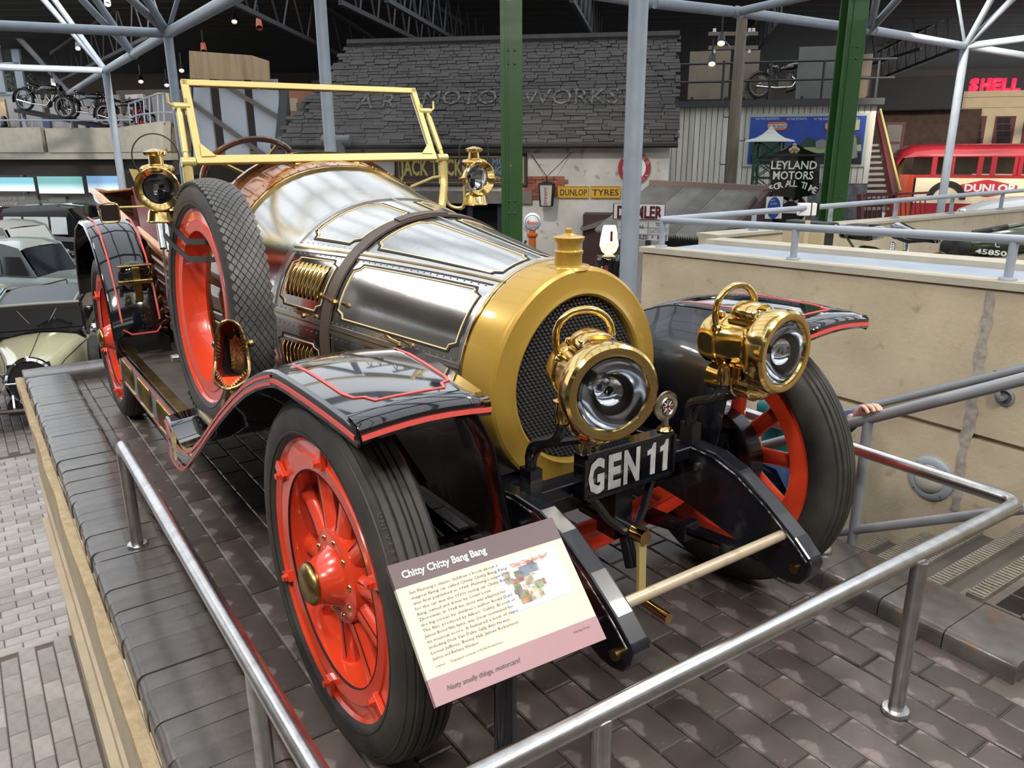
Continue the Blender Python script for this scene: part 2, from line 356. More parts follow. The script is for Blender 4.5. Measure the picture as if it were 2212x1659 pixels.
for i in range(24): z = -.1+.95*i/23; x = .395+random.uniform(-.008, .008); wd = .012+.014*random.random(); rows.append([V((x-wd, 1.998, z)), V((x, 1.9955, z)), V((x+wd, 1.998, z))])
g.grid(rows); g.obj('trim_6', mat('grey_joint_filler', (.36, .335, .30), .8, 0, noise=(30, (.25, .22, .19), .4, .6)), None, 60, kind='structure', label='grey filled vertical joint in the concrete stair wall')
# round bulkhead light on that wall
bl = thing('bulkhead_light', 'round grey bulkhead light on the concrete stair wall', 'wall light', (.28, 2.0, .0))
c = aty(2012, 1032, 2.0)
g = G(); g.lathe([(1e-4, 0), (.10, 0), (.10, .012), (.092, .018), (.075, .024), (.066, .022), (.066, .014)], c, (0, -1, 0), 32); g.obj('flange', GREYT, bl)
g = G(); g.lathe([(.066, .016), (.06, .03), (.045, .045), (.03, .05), (.012, .053), (1e-4, .053)], c, (0, -1, 0), 32); g.obj('diffuser', mat('ribbed_lamp_glass', (.42, .43, .36), .12, 0, coat=.6), bl)
for k in range(4):
    t = pi/4+k*pi/2; g = G(); g.sph(c+V((.085*cos(t), -.022, .085*sin(t))), .006, n=8); g.obj('screw', CHROME, bl)
# polished rail round the car
rl = thing('car_railing', 'low polished steel railing around the front of the display car', 'railing', (.98, 0, 0))
def bend(pts, r, n=5):
    "round the corners of a polyline"
    out = [V(pts[0])]
    for i in range(1, len(pts)-1):
        p, a, b = V(pts[i]), V(pts[i-1]), V(pts[i+1]); u = (a-p).normalized()*r; w_ = (b-p).normalized()*r
        for k in range(n+1):
            t = k/n; out.append((p+u)*(1-t)**2+p*(2*t*(1-t))+(p+w_)*t*t)
    return out+[V(pts[-1])]
g = G(); g.tube(bend([(-.985, -.975, .06), (-.985, -.975, .45), (.955, -.985, .45), (1.0, 1.0, .45), (-3.2, 1.0, .45), (-3.2, 1.0, .06)], .045), .0205, 14); g.obj('rail', STEEL, rl)
def post(p, z1, parent, r=.0195, mat_=STEEL, fl=.036, name='post', nm2='foot_flange'):
    p = V(p); g = G(); g.cyl(p, (p.x, p.y, z1), r, n=16); o = g.obj(name, mat_, parent)
    g = G(); g.lathe([(1e-4, 0), (fl, 0), (fl, .006), (fl*.9, .011), (r, .012)], p, (0, 0, 1), 20); g.obj(nm2, mat_, o if parent is not None else None)
for p in ((.47, -.98, .06), (.97, -.52, 0), (1.0, .48, 0), (.44, .965, .062), (-.9, 1.0, .062), (-2.2, 1.0, .062)): post(p, .44, rl)
g = G(); g.lathe([(1e-4, 0), (.036, 0), (.036, .006), (.032, .011), (.02, .012)], (-.985, -.975, .06), (0, 0, 1), 20); g.obj('foot_flange', STEEL, rl)
# painted stair handrail
sr = thing('stair_handrail', 'grey painted stair handrail with a lower rail', 'railing', (.5, 1.12, -.3))
zr = lambda x: .515+.56*(x-.45)
g = G(); g.tube([(-2.0, 1.12, zr(-2.0)), (2.2, 1.12, zr(1.35))] if 0 else [(-1.6, 1.12, zr(-1.6)), (1.2, 1.12, zr(1.2)), (1.35, 1.12, zr(1.25)), (2.2, 1.12, zr(1.25))], .019, 12); g.obj('top_rail', GREYP, sr)
g = G(); g.tube([(-1.6, 1.12, zr(-1.6)-.42), (1.2, 1.12, zr(1.2)-.42)], .016, 12); g.obj('lower_rail', GREYP, sr)
for x in (.46, -.45, -1.3): g = G(); g.cyl((x, 1.12, zr(x)-.62), (x, 1.12, zr(x)), .017); g.obj('post', GREYP, sr)
wr = thing('wall_handrail', 'grey handrail fixed to the concrete stair wall', 'railing', (.5, 1.95, .2))
a, b = aty(1815, 893, 1.93), aty(2212, 795, 1.93); d = (b-a).normalized()
g = G(); g.tube([a-d*1.5, b+d*.8], .018, 12); g.obj('rail', GREYP, wr)
c = aty(2172, 858, 2.0)
g = G(); g.lathe([(1e-4, 0), (.036, 0), (.036, .008), (.028, .012)], c, (0, -1, 0), 20); g.tube(bend([c, c+V((0, -.07, 0)), V((c.x-.02, 1.93, c.z+.12))], .04), .012, 10); g.obj('bracket', GREYP, wr)
# rails on top of the upper concrete parapets
pr = thing('parapet_railing', 'grey tubular railing on top of the concrete walls at right', 'railing', (-1.5, 2.1, .85))
zp = lambda x: zt(x)+.03
c0 = V((-1.50, 2.06, zp(-1.5)+.155))
far = atx(2212, 411, -1.68); far = c0+(far-c0)*1.2
g = G(); g.tube(bend([V((4.0, 2.06, zp(4)+.165)), c0, far], .05), .019, 14); g.obj('rail', GREYT, pr)
for x in (-1.47, -.57, .42, 1.5, 2.6): post((x, 2.06, zp(x)), zp(x)+.16, pr, .017, GREYT, .034)
# ================================================================= the display car
car = thing('vintage_touring_car', 'vintage open touring car with gold radiator, polished bonnet and red wheels', 'car', (0, 0, 0))
WR = .44
def wheel(name, c, side, spokes=True, label=None, drum=False, parent=car):
    """side -1: outer face towards -y. Returns the wheel part (its rim) with tyre, spokes, hub below it"""
    c = V(c); ax = V((0, side, 0))
    # rim: flange ring, barrel, inner flange
    g = G()
    g.lathe([(.262, .030), (.264, .047), (.300, .050), (.302, .045), (.332, .045), (.340, .052), (.344, .046), (.340, .036), (.335, -.046), (.340, -.052), (.332, -.046), (.272, -.046), (.262, -.034), (.262, .030)], c, ax, 56)
    rim = g.obj(name, RED, parent, 30)
    if label: rim['label'] = label
    # tyre with ribbed tread
    p = []
    for k in range(9):
        t = -pi*.62+pi*.50*k/8; p.append((.385+.056*cos(t+pi/2)*.0+.052*sin(t+pi*.62)*1.0 if 0 else 0, 0))
    prof = [(.333, .040), (.345, .060), (.365, .0665), (.385, .067), (.405, .062), (.420, .053), (.428, .046), (.4275, .043)]
    rib = [(.434, .041), (.435, .028), (.431, .026), (.431, .024), (.438, .022), (.4395, .009), (.435, .0075), (.435, .005), (.440, .003)]
    half = prof+rib
    full = half+[(r, -h) for r, h in reversed(half)]
    g = G(); g.lathe(full, c, ax, 64); g.obj('tyre', RUB, rim, 50)
    g = G(); g.lathe([(.352, .0645), (.356, .0668), (.360, .0662)], c, ax, 64); g.lathe([(.412, .0590), (.4145, .0590), (.416, .0560)], c, ax, 64); g.obj('sidewall_bead', RUB, rim)
    g = G(); g.lathe([(.2615, .0425), (.2615, .0478), (.2640, .0478)], c, ax, 56); g.obj('black_coach_line', BLACKM, rim)
    if spokes:
        for k in range(10):
            t = 2*pi*k/10+.16; d = V((cos(t), 0, sin(t))); q = V((-sin(t), 0, cos(t)))
            rows = []
            for r_, wd, th, h in ((.075, .028, .022, .006), (.105, .029, .022, .004), (.17, .026, .020, -.002), (.235, .026, .020, -.006), (.265, .034, .024, -.008)):
                rows.append([c+d*r_+q*(wd*cos(a))+ax*(h+th*sin(a)) for a in [2*pi*i/10 for i in range(10)]])
            g = G(); g.grid(rows, cu=True); g.obj('spoke', RED, rim)
            g = G(); g.tube([c+d*.112+ax*.021+q*.016, c+d*.256+ax*.009+q*.016], .0012, 4); g.obj('spoke_line', BLACKM, rim)
        g = G(); g.lathe([(.104, -.02), (.112, -.018), (.117, .012), (.115, .028), (.104, .033), (.076, .034), (.071, .038), (.060, .064), (.0525, .080), (.0525, .085), (.038, .088), (1e-4, .088)], c, ax, 40); g.obj('hub', RED, rim, 35)
        g = G(); g.lathe([(.051, .084), (.0525, .088), (.051, .096), (.042, .105), (.024, .110), (1e-4, .112)], c, ax, 32); g.obj('hub_cap', BRASST, rim)
        for k in range(10):
            t = 2*pi*(k+.25)/10; g = G(); g.sph(c+V((.094*cos(t), side*.032, .094*sin(t))), .0092, (1, 1, .8), 10, ax, True); g.obj('rivet', BRASS, rim)
        for k in range(6):
            t = 2*pi*k/6+.43; d = V((cos(t), 0, sin(t))); q = V((-sin(t), 0, cos(t))); R = M((d, q, ax)).transposed()
            g = G(); g.box(c+d*.318+ax*.053, (.052, .030, .014), R); g.obj('clamp_lug', RED, rim, 0, bev=.002)
            g = G(); g.lathe([(.012, 0), (.012, .006), (.0085, .0065), (.0085, .014), (1e-4, .0145)], c+d*.306+ax*.059, ax, 6); g.obj('lug_bolt', RED, rim, 20)
    if drum:
        g = G(); g.lathe([(1e-4, -.020), (.150, -.020), (.156, -.024), (.156, -.084), (.150, -.088), (.142, -.076), (1e-4, -.076)], c, ax, 40); g.obj('brake_drum', BLACKS, rim)
        g = G(); g.lathe([(1e-4, -.075), (.035, -.075), (.035, -.11), (.026, -.125), (1e-4, -.125)], c, ax, 20); g.box(c+ax*-.095+V((.05, 0, .05)), (.025, .03, .09)); g.tube([c+ax*-.09+V((.02, 0, .09)), c+ax*-.10+V((.07, 0, .06)), c+ax*-.09+V((.08, 0, -.02))], .008, 6); g.obj('brake_linkage', BLACKS, rim)
    return rim
WX = .236; WY = .684
wheel('front_wheel', (WX, -WY, WR), -1, label='front wheel nearest the information board')
wheel('front_wheel', (WX, WY, WR), 1, label='front wheel on the far side, seen from inside', drum=True)
wheel('rear_wheel', (-2.76, -WY+.0, WR), -1, label='rear wheel on the near side')
wheel('rear_wheel', (-2.76, WY, WR), 1, label='rear wheel on the far side')
EMB = mat('embossed_rubber', (.075, .07, .064), .5); fwl = [o for o in car.children if o.name == 'front_wheel'][0]
for i, ch in enumerate('UNIVERSAL'):
    t = rad(43.5-2.05*i); n_ = V((cos(t)*.62, -.78, sin(t)*.62)); tn = V((sin(t), 0, -cos(t))); p = V((WX+.4255*cos(t), -WY-.0515, WR+.4255*sin(t))); ey_ = n_.cross(tn); text(ch, 'tyre_lettering', EMB, fwl, p, tn, ey_ if ey_.y > 0 else -ey_, .011, off=.001) if ey_.y > 0 else text(ch, 'tyre_lettering', EMB, fwl, p, tn, -ey_, .011, off=-.001)
# ---- front fenders
def fender(s, name):
    y0 = s*.785
    st = [(-1.20, .445), (-1.13, .425), (-1.05, .405), (-.98, .400), (-.90, .412), (-.80, .450), (-.66, .525), (-.52, .612), (-.36, .708), (-.20, .797), (-.08, .858), (.03, .903), (.10, .927), (.145, .940), (.18, .946), (.25, .949), (.35, .950), (.45, .949), (.55, .946), (.598, .943)]
    def zf(x):
        for (xa, za), (xb, zb) in zip(st, st[1:]):
            if x <= xb: return za+(zb-za)*(x-xa)/(xb-xa)
        return st[-1][1]
    lip = lambda x: .040+.115*max(0, min(1, (-.70-x)/.42))**1.6
    yi = lambda x: s*(.455 if x < .2 else .455+.055*(x-.2)/.4)
    dome = lambda x: .010 if x > .1 else .016
    S = lambda x, t, o=0: V((x, y0+(yi(x)-y0)*t, zf(x)+dome(x)*sin(pi*t)+o))
    rows = []
    for x, z in st:
        h = lip(x); rows.append([V((x, y0+s*.004, z-h)), V((x, y0+s*.005, z-h*.5)), V((x, y0+s*.003, z-.006))]+[S(x, k/6) for k in range(7)])
    last = rows[-1]; rows.append([p+(V((.009, 0, -.008)) if i > 2 else V((.004, 0, 0))) for i, p in enumerate(last)]); rows.append([p+(V((.010, 0, -.034)) if i > 2 else V((.006, -s*.004, -.0))) for i, p in enumerate(last)])
    g = G(); g.grid(rows); f = g.obj(name, BLACK, car, 45, sol=.005)
    g = G(); xs_ = [x for x, z in st]
    g.ribbon([V((x, y0+s*.0085, zf(x)-.024)) for x in xs_ if x > .1], (0, s, 0), .010)
    g.ribbon([V((x, y0+s*.0085, zf(x)-.013)) for x in xs_ if x <= .145], (0, s, 0), .007); g.ribbon([V((x, y0+s*.0088, zf(x)-lip(x)+.010)) for x in xs_ if x <= .145], (0, s, 0), .007)
    g.ribbon([V((-1.185, y0+s*.009, zf(-1.19)-.015)), V((-1.185, y0+s*.009, zf(-1.19)-.145))], (0, s, 0), .006)
    lp = [(.16, .12), (.25, .12), (.35, .12), (.45, .12), (.485, .15), (.495, .21), (.525, .24), (.53, .4), (.532, .6), (.53, .76), (.50, .79), (.49, .86), (.46, .88), (.35, .88), (.25, .88), (.16, .88)]
    g.ribbon([S(x, t, .0035) for x, t in lp], (0, 0, 1), .007)
    g.ribbon([last[3+i]+V((.0135, 0, -.022)) for i in range(7)], (1, 0, .1), .010)
    g.obj('pinstripe', REDL, f)
    rows = []
    for x, z in st:
        if -1.0 < x < .5: rows.append([S(x, 1, -.003), V((x, s*.40, max(.46, z-.18))), V((x, s*.335, .48))])
    g = G(); g.grid(rows); g.obj('inner_valance', BLACKS, f, 60, sol=.004)
    g = G(); g.tube([V((.10, s*.40, .55)), V((.12, s*.60, .90))], .012); g.obj('fender_stay', BLACKS, f)
    return f
fender(-1, 'front_fender')['label'] = 'front fender nearest the information board'
fender(1, 'front_fender')['label'] = 'front fender on the far side'
# ---- running board and valance box (near side), plain one on the far side
def board(s):
    yo, yi = s*.735, s*.36
    g = G(); g.bx(-2.48, -1.2, min(yo, yi), max(yo, yi), .415, .432); b = g.obj('running_board', BLACKS, car, 0)
    g = G(); g.bx(-2.46, -1.22, min(yo+s*-.045, yi), max(yo+s*-.045, yi), .432, .437); g.obj('rubber_mat', MATGREY, b, 0)
    g = G(); g.bx(-2.48, -1.2, min(yo, yo-s*.045), max(yo, yo-s*.045), .432, .441); g.obj('brass_edge', BRASST, b, 0, bev=.002)
    if s < 0:
        g = G(); g.bx(-2.48, -1.2, yo-.012, yo+.01, .27, .44); v = g.obj('valance', mat('dull_polished_sheet', (.30, .30, .31), .22, 1, noise=(6, (.12, .12, .13), .35, .7)), b, 0)
        for k in range(3):
            x0 = -2.36+k*.40
            for j in range(9):
                g = G(); g.sph((x0+.027*j, yo-.012, .355), .0115, (1, 1, 5.2), 10); g.obj('louvre', BRASST, v)
            g = G(); g.bx(x0-.02, x0+.24, yo-.018, yo-.010, .280, .286); g.obj('louvre_trim', BRASS, v, 0)
        g = G(); g.ribbon([(-2.44, yo-.0135, .42), (-1.22, yo-.0135, .42)], (0, -1, 0), .005); g.ribbon([(-2.44, yo-.0135, .283), (-1.22, yo-.0135, .283)], (0, -1, 0), .005); g.ribbon([(-1.23, yo-.0135, .28), (-1.23, yo-.0135, .42)], (0, -1, 0), .005); g.obj('pinstripe', REDL, v)
        g = G(); g.tube([(-1.22, yo-.020, .437), (-1.05, yo-.060, .405), (-.93, yo-.085, .365)], [.012, .009, .004], 4, sq=(.5, 1.2)); g.obj('brass_blade', BRASST, b)
        g = G(); g.prism([(-1.2, yo-.012, .44), (-1.2, yo-.05, .44), (-1.2, yo-.05, .285), (-1.2, yo-.012, .27)], (.012, 0, 0)); g.obj('end_plate', BLACK, b, 0)
    return b
board(-1); board(1)
# ---- chassis: side rails, dumb irons, springs, axle
for s in (-1, 1):
    pts_t = [(-3.0, .56), (.10, .575), (.33, .60), (.42, .615), (.52, .612), (.60, .588), (.70, .535), (.79, .475), (.835, .437)]
    pts_b = [(-3.0, .44), (.10, .445), (.33, .44), (.42, .430), (.50, .415), (.60, .395), (.69, .365), (.745, .345), (.78, .345)]
    prof = [(x, z) for x, z in pts_t]+[(.845, .418), (.838, .385), (.815, .355)]+[(x, z) for x, z in reversed(pts_b)]
    g = G(); g.prism([(x, s*.272, z) for x, z in prof], (0, s*.052, 0)); d = g.obj('chassis_rail', BLACKS, car, 0, bev=.006)
    g = G(); g.ribbon([V((x+.001, s*.262 if s > 0 else s*.3345, z-.006)) for x, z in pts_t if x > .3], (0, -1, 0), .004, .0006); g.obj('worn_edge', mat('bare_metal_edge', (.45, .44, .42), .5, 0, noise=(40, (.02, .02, .025), .42, .55)), d)
    for x, z, r in ((.80, .395, .013), (.745, .45, .008), (.46, .555, .012)):
        g = G(); g.cyl((x, s*.264, z), (x, s*.338, z), r, n=10); g.obj('bolt', BRASST if r == .013 else BLACKS, d)
    # leaf spring
    for k in range(4):
        a, b = .80-.09*k, -.22+.06*k
        g = G(); g.tube([(a-.0, s*.298, .385-.010*k-(.0 if k == 0 else .01)), ((a+WX)/2, s*.298, .355-.011*k), (WX, s*.298, .330-.011*k), ((b+WX)/2, s*.298, .350-.011*k), (b, s*.298, .385-.010*k)], .008, 4, sq=(.7, 3.2)); g.obj('spring_leaf', BLACKS, d)
    for x in (.42, .58): g = G(); g.box((x, s*.298, .335), (.035, .062, .055)); g.obj('spring_clip', BLACKS, d, 0, bev=.004)
    g = G(); g.cyl((.735, s*.30, .44), (.735, s*.30, .36), .013); g.obj('shackle', BLACKS, d)
g = G(); rows = []
for k in range(13):
    y = -.60+1.2*k/12; z = .40-.10*(1-(abs(y)/.60)**2.2); rows.append([V((WX+a, y, z+b)) for a, b in ((-.03, .032), (.03, .032), (.03, .018), (.012, .014), (.012, -.014), (.03, -.018), (.03, -.032), (-.03, -.032), (-.03, -.018), (-.012, -.014), (-.012, .014), (-.03, .018))])
g.loft(rows); g.obj('front_axle', RED, car, 30)
g = G(); g.cyl((WX+.0, -.60, .44), (WX, -.56, .44), .05); g.cyl((WX, .56, .44), (WX, .62, .44), .05); g.tube([(WX-.1, -.55, .38), (WX-.1, .55, .38)], .012); g.obj('track_rod', BLACKS, car)
g = G(); g.cyl((.752, -.272, .467), (.752, .272, .467), .0135, n=20); g.obj('spreader_bar', mat('champagne_painted_tube', (.46, .38, .27), .38, .25, noise=(25, (.34, .27, .19), .55, .75)), car)
g = G(); g.bx(.33, .39, -.275, .275, .50, .58); g.bx(.20, .26, -.275, .275, .49, .56); g.bx(.405, .445, -.30, .30, .575, .610); g.obj('cross_member', BLACKS, car, 0, bev=.004)
g = G(); g.tube([(.46, -.12, .575), (.475, -.07, .50), (.49, -.02, .455)], .012, 6); g.tube([(.46, .10, .575), (.475, .06, .50), (.49, .02, .455)], .012, 6); g.cyl((.30, 0, .45), (.50, 0, .452), .022); g.cyl((.47, 0, .43), (.50, 0, .35), .018); g.bx(.39, .46, -.03, .03, .42, .56); g.obj('starter_bracket', BLACKS, car)
sh = thing('starting_handle', None, None, (.52, 0, .45), parent=car); sh['label'] = 'brass starting handle hanging below the number plate'
g = G(); g.cyl((.495, 0, .453), (.545, 0, .453), .019, n=18); g.obj('boss', BRASS, sh)
g = G(); g.tube([(.530, 0, .453), (.534, 0, .36), (.538, 0, .270)], [.014, .0125, .013], 4, sq=(.7, 1.4)); g.obj('crank_arm', BRASSD, sh, 0, bev=.002)
g = G(); g.cyl((.530, 0, .270), (.640, 0, .268), .0125, .0135, n=16); g.obj('grip', BRASS, sh)
# undertray so the engine bay is not see-through
g = G(); g.bx(-2.6, .15, -.27, .27, .42, .46); g.obj('undertray', BLACKM, car, 0)
g = G(); g.bx(-2.9, -2.65, -.5, .5, .36, .52); g.cyl((-2.76, -.62, .44), (-2.76, .62, .44), .045); g.obj('rear_axle', BLACKS, car)
# ================================================================= bonnet, scuttle, body, windscreen
def hsec(x):
    "half width, height above .80, superellipse power of the bonnet/cowl section at station x"
    K = [(.13, .280, .312, 1.95), (-.83, .474, .432, 2.15), (-1.26, .490, .528, 2.25), (-1.50, .515, .577, 2.35)]
    if x >= K[0][0]: return K[0][1:]
    for (x0, *a), (x1, *b) in zip(K, K[1:]):
        if x >= x1:
            t = (x-x0)/(x1-x0); return [p+(q-p)*t for p, q in zip(a, b)]
    return K[-1][1:]
def hpt(x, t, off=0):
    "point on the skin: t in -1..1, 0 top, |t|=.5 widest, beyond that the side drops straight down"
    a, b, n = hsec(x); s = 1 if t >= 0 else -1; u = min(abs(t), .5)*pi
    y = a*max(sin(u), 0)**(2/n); z = .80+b*max(cos(u), 0)**(2/n)
    if abs(t) > .5: z = .80-(abs(t)-.5)*2*.26; y = a*(1-.12*((abs(t)-.5)*2)**2)
    p = V((x, s*y, z))
    if off: p += hnrm(x, t)*off
    return p
def hnrm(x, t):
    e = .004; p = hpt(x, t); du = hpt(x, min(t+e, 1))-hpt(x, max(t-e, -1)); dx = hpt(x-.01, t)-hpt(x+.01, t); n = du.cross(dx).normalized()
    c = V((x, 0, .8)); return n if n.dot(p-c) > 0 else -n
def skin(x0, x1, nx, name, m, nt=48, par=None, off=0, t0=-1, t1=1, **kw):
    g = G(); g.grid([[hpt(x0+(x1-x0)*i/nx, t0+(t1-t0)*j/nt, off) for j in range(nt+1)] for i in range(nx+1)]); return g.obj(name, m, par if par is not None else car, 40, **kw)
bon = skin(.15, -.825, 14, 'bonnet', ALU, 64)
# bonnet panel seams: hinge strips and side rails
def th(x): return .174+.107*max(0, min(1, (.12-x)/.95))
def T(x, v):
    "panel coordinate: 0 crown, 1 upper hinge, 2 side rail, 3 bottom edge (negative: near side)"
    s_ = -1 if v < 0 else 1; v = abs(v); h = th(x)
    return s_*(v*h if v < 1 else h+(v-1)*(.45-h) if v < 2 else .45+(v-2)*.36)
def strip(v, wd, m, name, th_=.003, x0=.13, x1=-.815, par=bon):
    g = G(); n = 16; xs = [x0+(x1-x0)*i/n for i in range(n+1)]; g.ribbon([hpt(x, T(x, v), .0015) for x in xs], [hnrm(x, T(x, v)) for x in xs], wd, th_); return g.obj(name, m, par)
for s in (-1, 1):
    strip(s*1.0, .030, ALU2, 'hinge_strip'); strip(s*1.0, .006, BRASST, 'hinge_rod', .0055)
    strip(s*2.0, .030, ALU2, 'side_rail'); strip(s*2.0, .005, BRASST, 'side_bead', .005)
strip(.0001, .010, ALU2, 'centre_hinge', .003)
# rear bead of the bonnet and joint with cowl
for x, wd, m, nm in ((-.818, .026, ALU2, 'rear_bead'), (.118, .030, ALU2, 'front_bead')):
    g = G(); ts = [-1+2*i/60 for i in range(61)]; g.ribbon([hpt(x, t, .0015) for t in ts], [hnrm(x, t) for t in ts], wd, .0035); g.obj(nm, m, bon)
# pinstriped panels with notched corners (dark line with a cream line inside)
def panel_line(xa, xb, ta, tb, name='panel_line'):
    nx = .03; nt = .09
    def loop(d, dt):
        A, B, C, D = xa-d, xb+d, ta+dt, tb-dt
        ks = [(A-nx, C), (B+nx, C), (B+nx*.8, C+nt*.6), (B, C+nt), (B, D-nt), (B+nx*.8, D-nt*.6), (B+nx, D), (A-nx, D), (A-nx*.8, D-nt*.6), (A, D-nt), (A, C+nt), (A-nx*.8, C+nt*.6)]
        out = []
        for (x0, t0), (x1, t1) in zip(ks, ks[1:]+ks[:1]):
            n = max(1, int(abs(x1-x0)/.06)+int(abs(t1-t0)/.08))
            out += [(x0+(x1-x0)*i/n, t0+(t1-t0)*i/n) for i in range(n)]
        return [(x, T(x, v)) for x, v in out]
    for d, wd, m, th_ in ((0, .0062, BLACKM, .0012), (.0065, .0032, CREAM, .0016)):
        lp = loop(d, d*3.2); g = G(); g.ribbon([hpt(x, t, .0008) for x, t in lp], [hnrm(x, t) for x, t in lp], wd, th_, closed=True); g.obj(name, m, bon)
for s in (-1, 1):
    for lo, hi in ((.14, .88), (1.13, 1.86), (2.12, 2.9)):
        a, b = sorted((s*lo, s*hi)); panel_line(.085, -.46, a, b); panel_line(-.54, -.785, a, b)
# rivets along the seams
g = G()
for s in (-1, 1):
    for v in (.93, 1.08, 1.92, 2.06):
        for i in range(34):
            x = .10-.9*i/33; t = T(x, s*v); g.lathe([(.0028, 0), (.002, .0016), (1e-4, .002)], hpt(x, t, .001), hnrm(x, t), 6)
g.obj('seam_rivets', ALU2, bon, kind='stuff')
# louvres (near side and far side), two rows
for s in (-1, 1):
    for va, vb, nm in ((1.22, 1.72, 'louvre'), (2.22, 2.80, 'louvre')):
        for k in range(8):
            x = -.585-k*.0235; rows = []
            for i in range(9):
                t = T(x, s*(va+(vb-va)*i/8)); h = .012*(sin(pi*i/8)**.35 if 0 < i < 8 else 0)
                c = hpt(x, t, .0005); n = hnrm(x, t); e = V((.011, 0, 0)); rows.append([c-e, c-e*.6+n*h*.8, c+n*h, c+e*.6+n*h*.8, c+e])
            g = G(); g.grid(rows); g.obj(nm, BRASS, bon, 60)
# leather strap with buckle
g = G(); ts = [-1+2*i/70 for i in range(71)]; g.ribbon([hpt(-.50, t, .006) for t in ts], [hnrm(-.50, t) for t in ts], .046, .004); st_ = g.obj('bonnet_strap', LEATH, car)
g = G(); ts = [-.03+.13*i/10 for i in range(11)]; g.ribbon([hpt(-.505-.02*0, -t, .0115) for t in ts], [hnrm(-.5, -t) for t in ts], .040, .003); g.obj('strap_tail', LEATH, st_)
c = hpt(-.50, -.375, .016); n = hnrm(-.5, -.375)
g = G(); g.tube([c+V((.055, 0, -.006)), c+V((-.05, 0, 0))], .0055, 8); g.sph(c+V((.055, 0, -.006)), .011, n=8); g.sph(c+V((-.05, 0, 0)), .009, n=8); g.obj('buckle', BRASST, st_)
for x, v in ((-.64, -1.9), (-.16, -1.9)):
    c = hpt(x, T(x, v), .010); g = G(); g.tube([c+V((.05, 0, -.004)), c+V((.01, -.012, .004)), c+V((-.05, 0, .004))], .006, 6); g.sph(c+V((.045, -.004, -.004)), .010, n=8); g.obj('bonnet_catch', BRASST, bon)
# cowl and wooden scuttle
cow = skin(-.826, -1.258, 6, 'cowl', ALU, 64)
g = G(); ts = [-1+2*i/60 for i in range(61)]; g.ribbon([hpt(-1.262, t, .004) for t in ts], [hnrm(-1.2, t) for t in ts], .016, .005); g.obj('brass_band', BRASS, cow)
scu = None
g = G(); n = 26
for k in range(n):
    t0, t1 = -1+2*k/n, -1+2*(k+1)/n-.0018
    g = G(); g.grid([[hpt(-1.27+(-1.50+1.27)*i/3, t0+(t1-t0)*j/3, .002) for j in range(4)] for i in range(4)])
    if scu is None: scu = g.obj('scuttle', WOOD, car, 50, sol=.006)
    else: g.obj('plank', WOOD, scu, 50, sol=.006)
for x, m, wd, th in ((-1.295, WOOD, .05, .007), (-1.505, WOODL, .024, .012)):
    g = G(); g.ribbon([hpt(x, t, .004) for t in ts], [hnrm(x, t) for t in ts], wd, th); g.obj('scuttle_rim', m, scu)
g = G()
for i in range(25):
    for x in (-1.277, -1.312): t = -.56+1.12*i/24; g.lathe([(.004, 0), (.003, .0025), (1e-4, .003)], hpt(x, t, .011), hnrm(x, t), 6)
g.obj('wood_screws', BRASST, scu)
# ---- boat-tail body in planked wood
def bsec(x):
    "body half width at bottom / top, top height, at station x (flares out and rises to the rear)"
    K = [(-1.50, .49, .515, 1.12), (-1.75, .44, .48, .88), (-1.95, .43, .475, .86), (-2.4, .47, .555, .99), (-3.1, .56, .665, 1.18), (-3.5, .40, .55, 1.15), (-3.95, .06, .20, 1.02)]
    for (x0, *a), (x1, *b) in zip(K, K[1:]):
        if x >= x1: t = (x-x0)/(x1-x0); return [p+(q-p)*t for p, q in zip(a, b)]
    return K[-1][1:]
xs = [-1.50-.1225*i for i in range(21)]
body = None
for s in (-1, 1):
    NP = 7
    for k in range(NP):
        rows = []
        for x in xs:
            wb, wt, zt_ = bsec(x); r = []
            for j in range(3):
                t = (k+j/2*.97)/NP; y = wb+(wt-wb)*t**.8; z = .52+(zt_-.52)*t; r.append(V((x, s*y, z)))
            rows.append(r)
        g = G(); g.grid(rows)
        if body is None: body = g.obj('body', WOOD, car, 50, sol=.012); body['label'] = 'planked wooden boat-tail body'
        else: g.obj('plank', WOOD, body, 50, sol=.012)
    g = G(); g.tube([V((x, s*(bsec(x)[1]+.0), bsec(x)[2]+.008)) for x in xs if x < -1.6], .014, 8, sq=(1.0, 1.5)); g.obj('coaming_rail', WOODL, body)
    rows = [[V((x, s*(bsec(x)[1]-.012), bsec(x)[2])), V((x, s*(bsec(x)[1]-.06), bsec(x)[2]-.16)), V((x, s*(bsec(x)[1]-.10), .6))] for x in xs[:17]]
    g = G(); g.grid(rows); g.obj('inner_lining', WOODL, body, 50, sol=.006)
g = G(); g.bx(-3.4, -1.5, -.33, .33, .48, .52); g.obj('floor_pan', BLACKM, body, 0)
g = G(); rows = []
for x in xs[15:]:
    wt, z = bsec(x)[1:]; rows.append([V((x, wt*(-1+2*j/8), z+.03*(1-((-1+2*j/8))**2))) for j in range(9)])
g.grid(rows); g.obj('tail_deck', WOOD, body, 50, sol=.012)
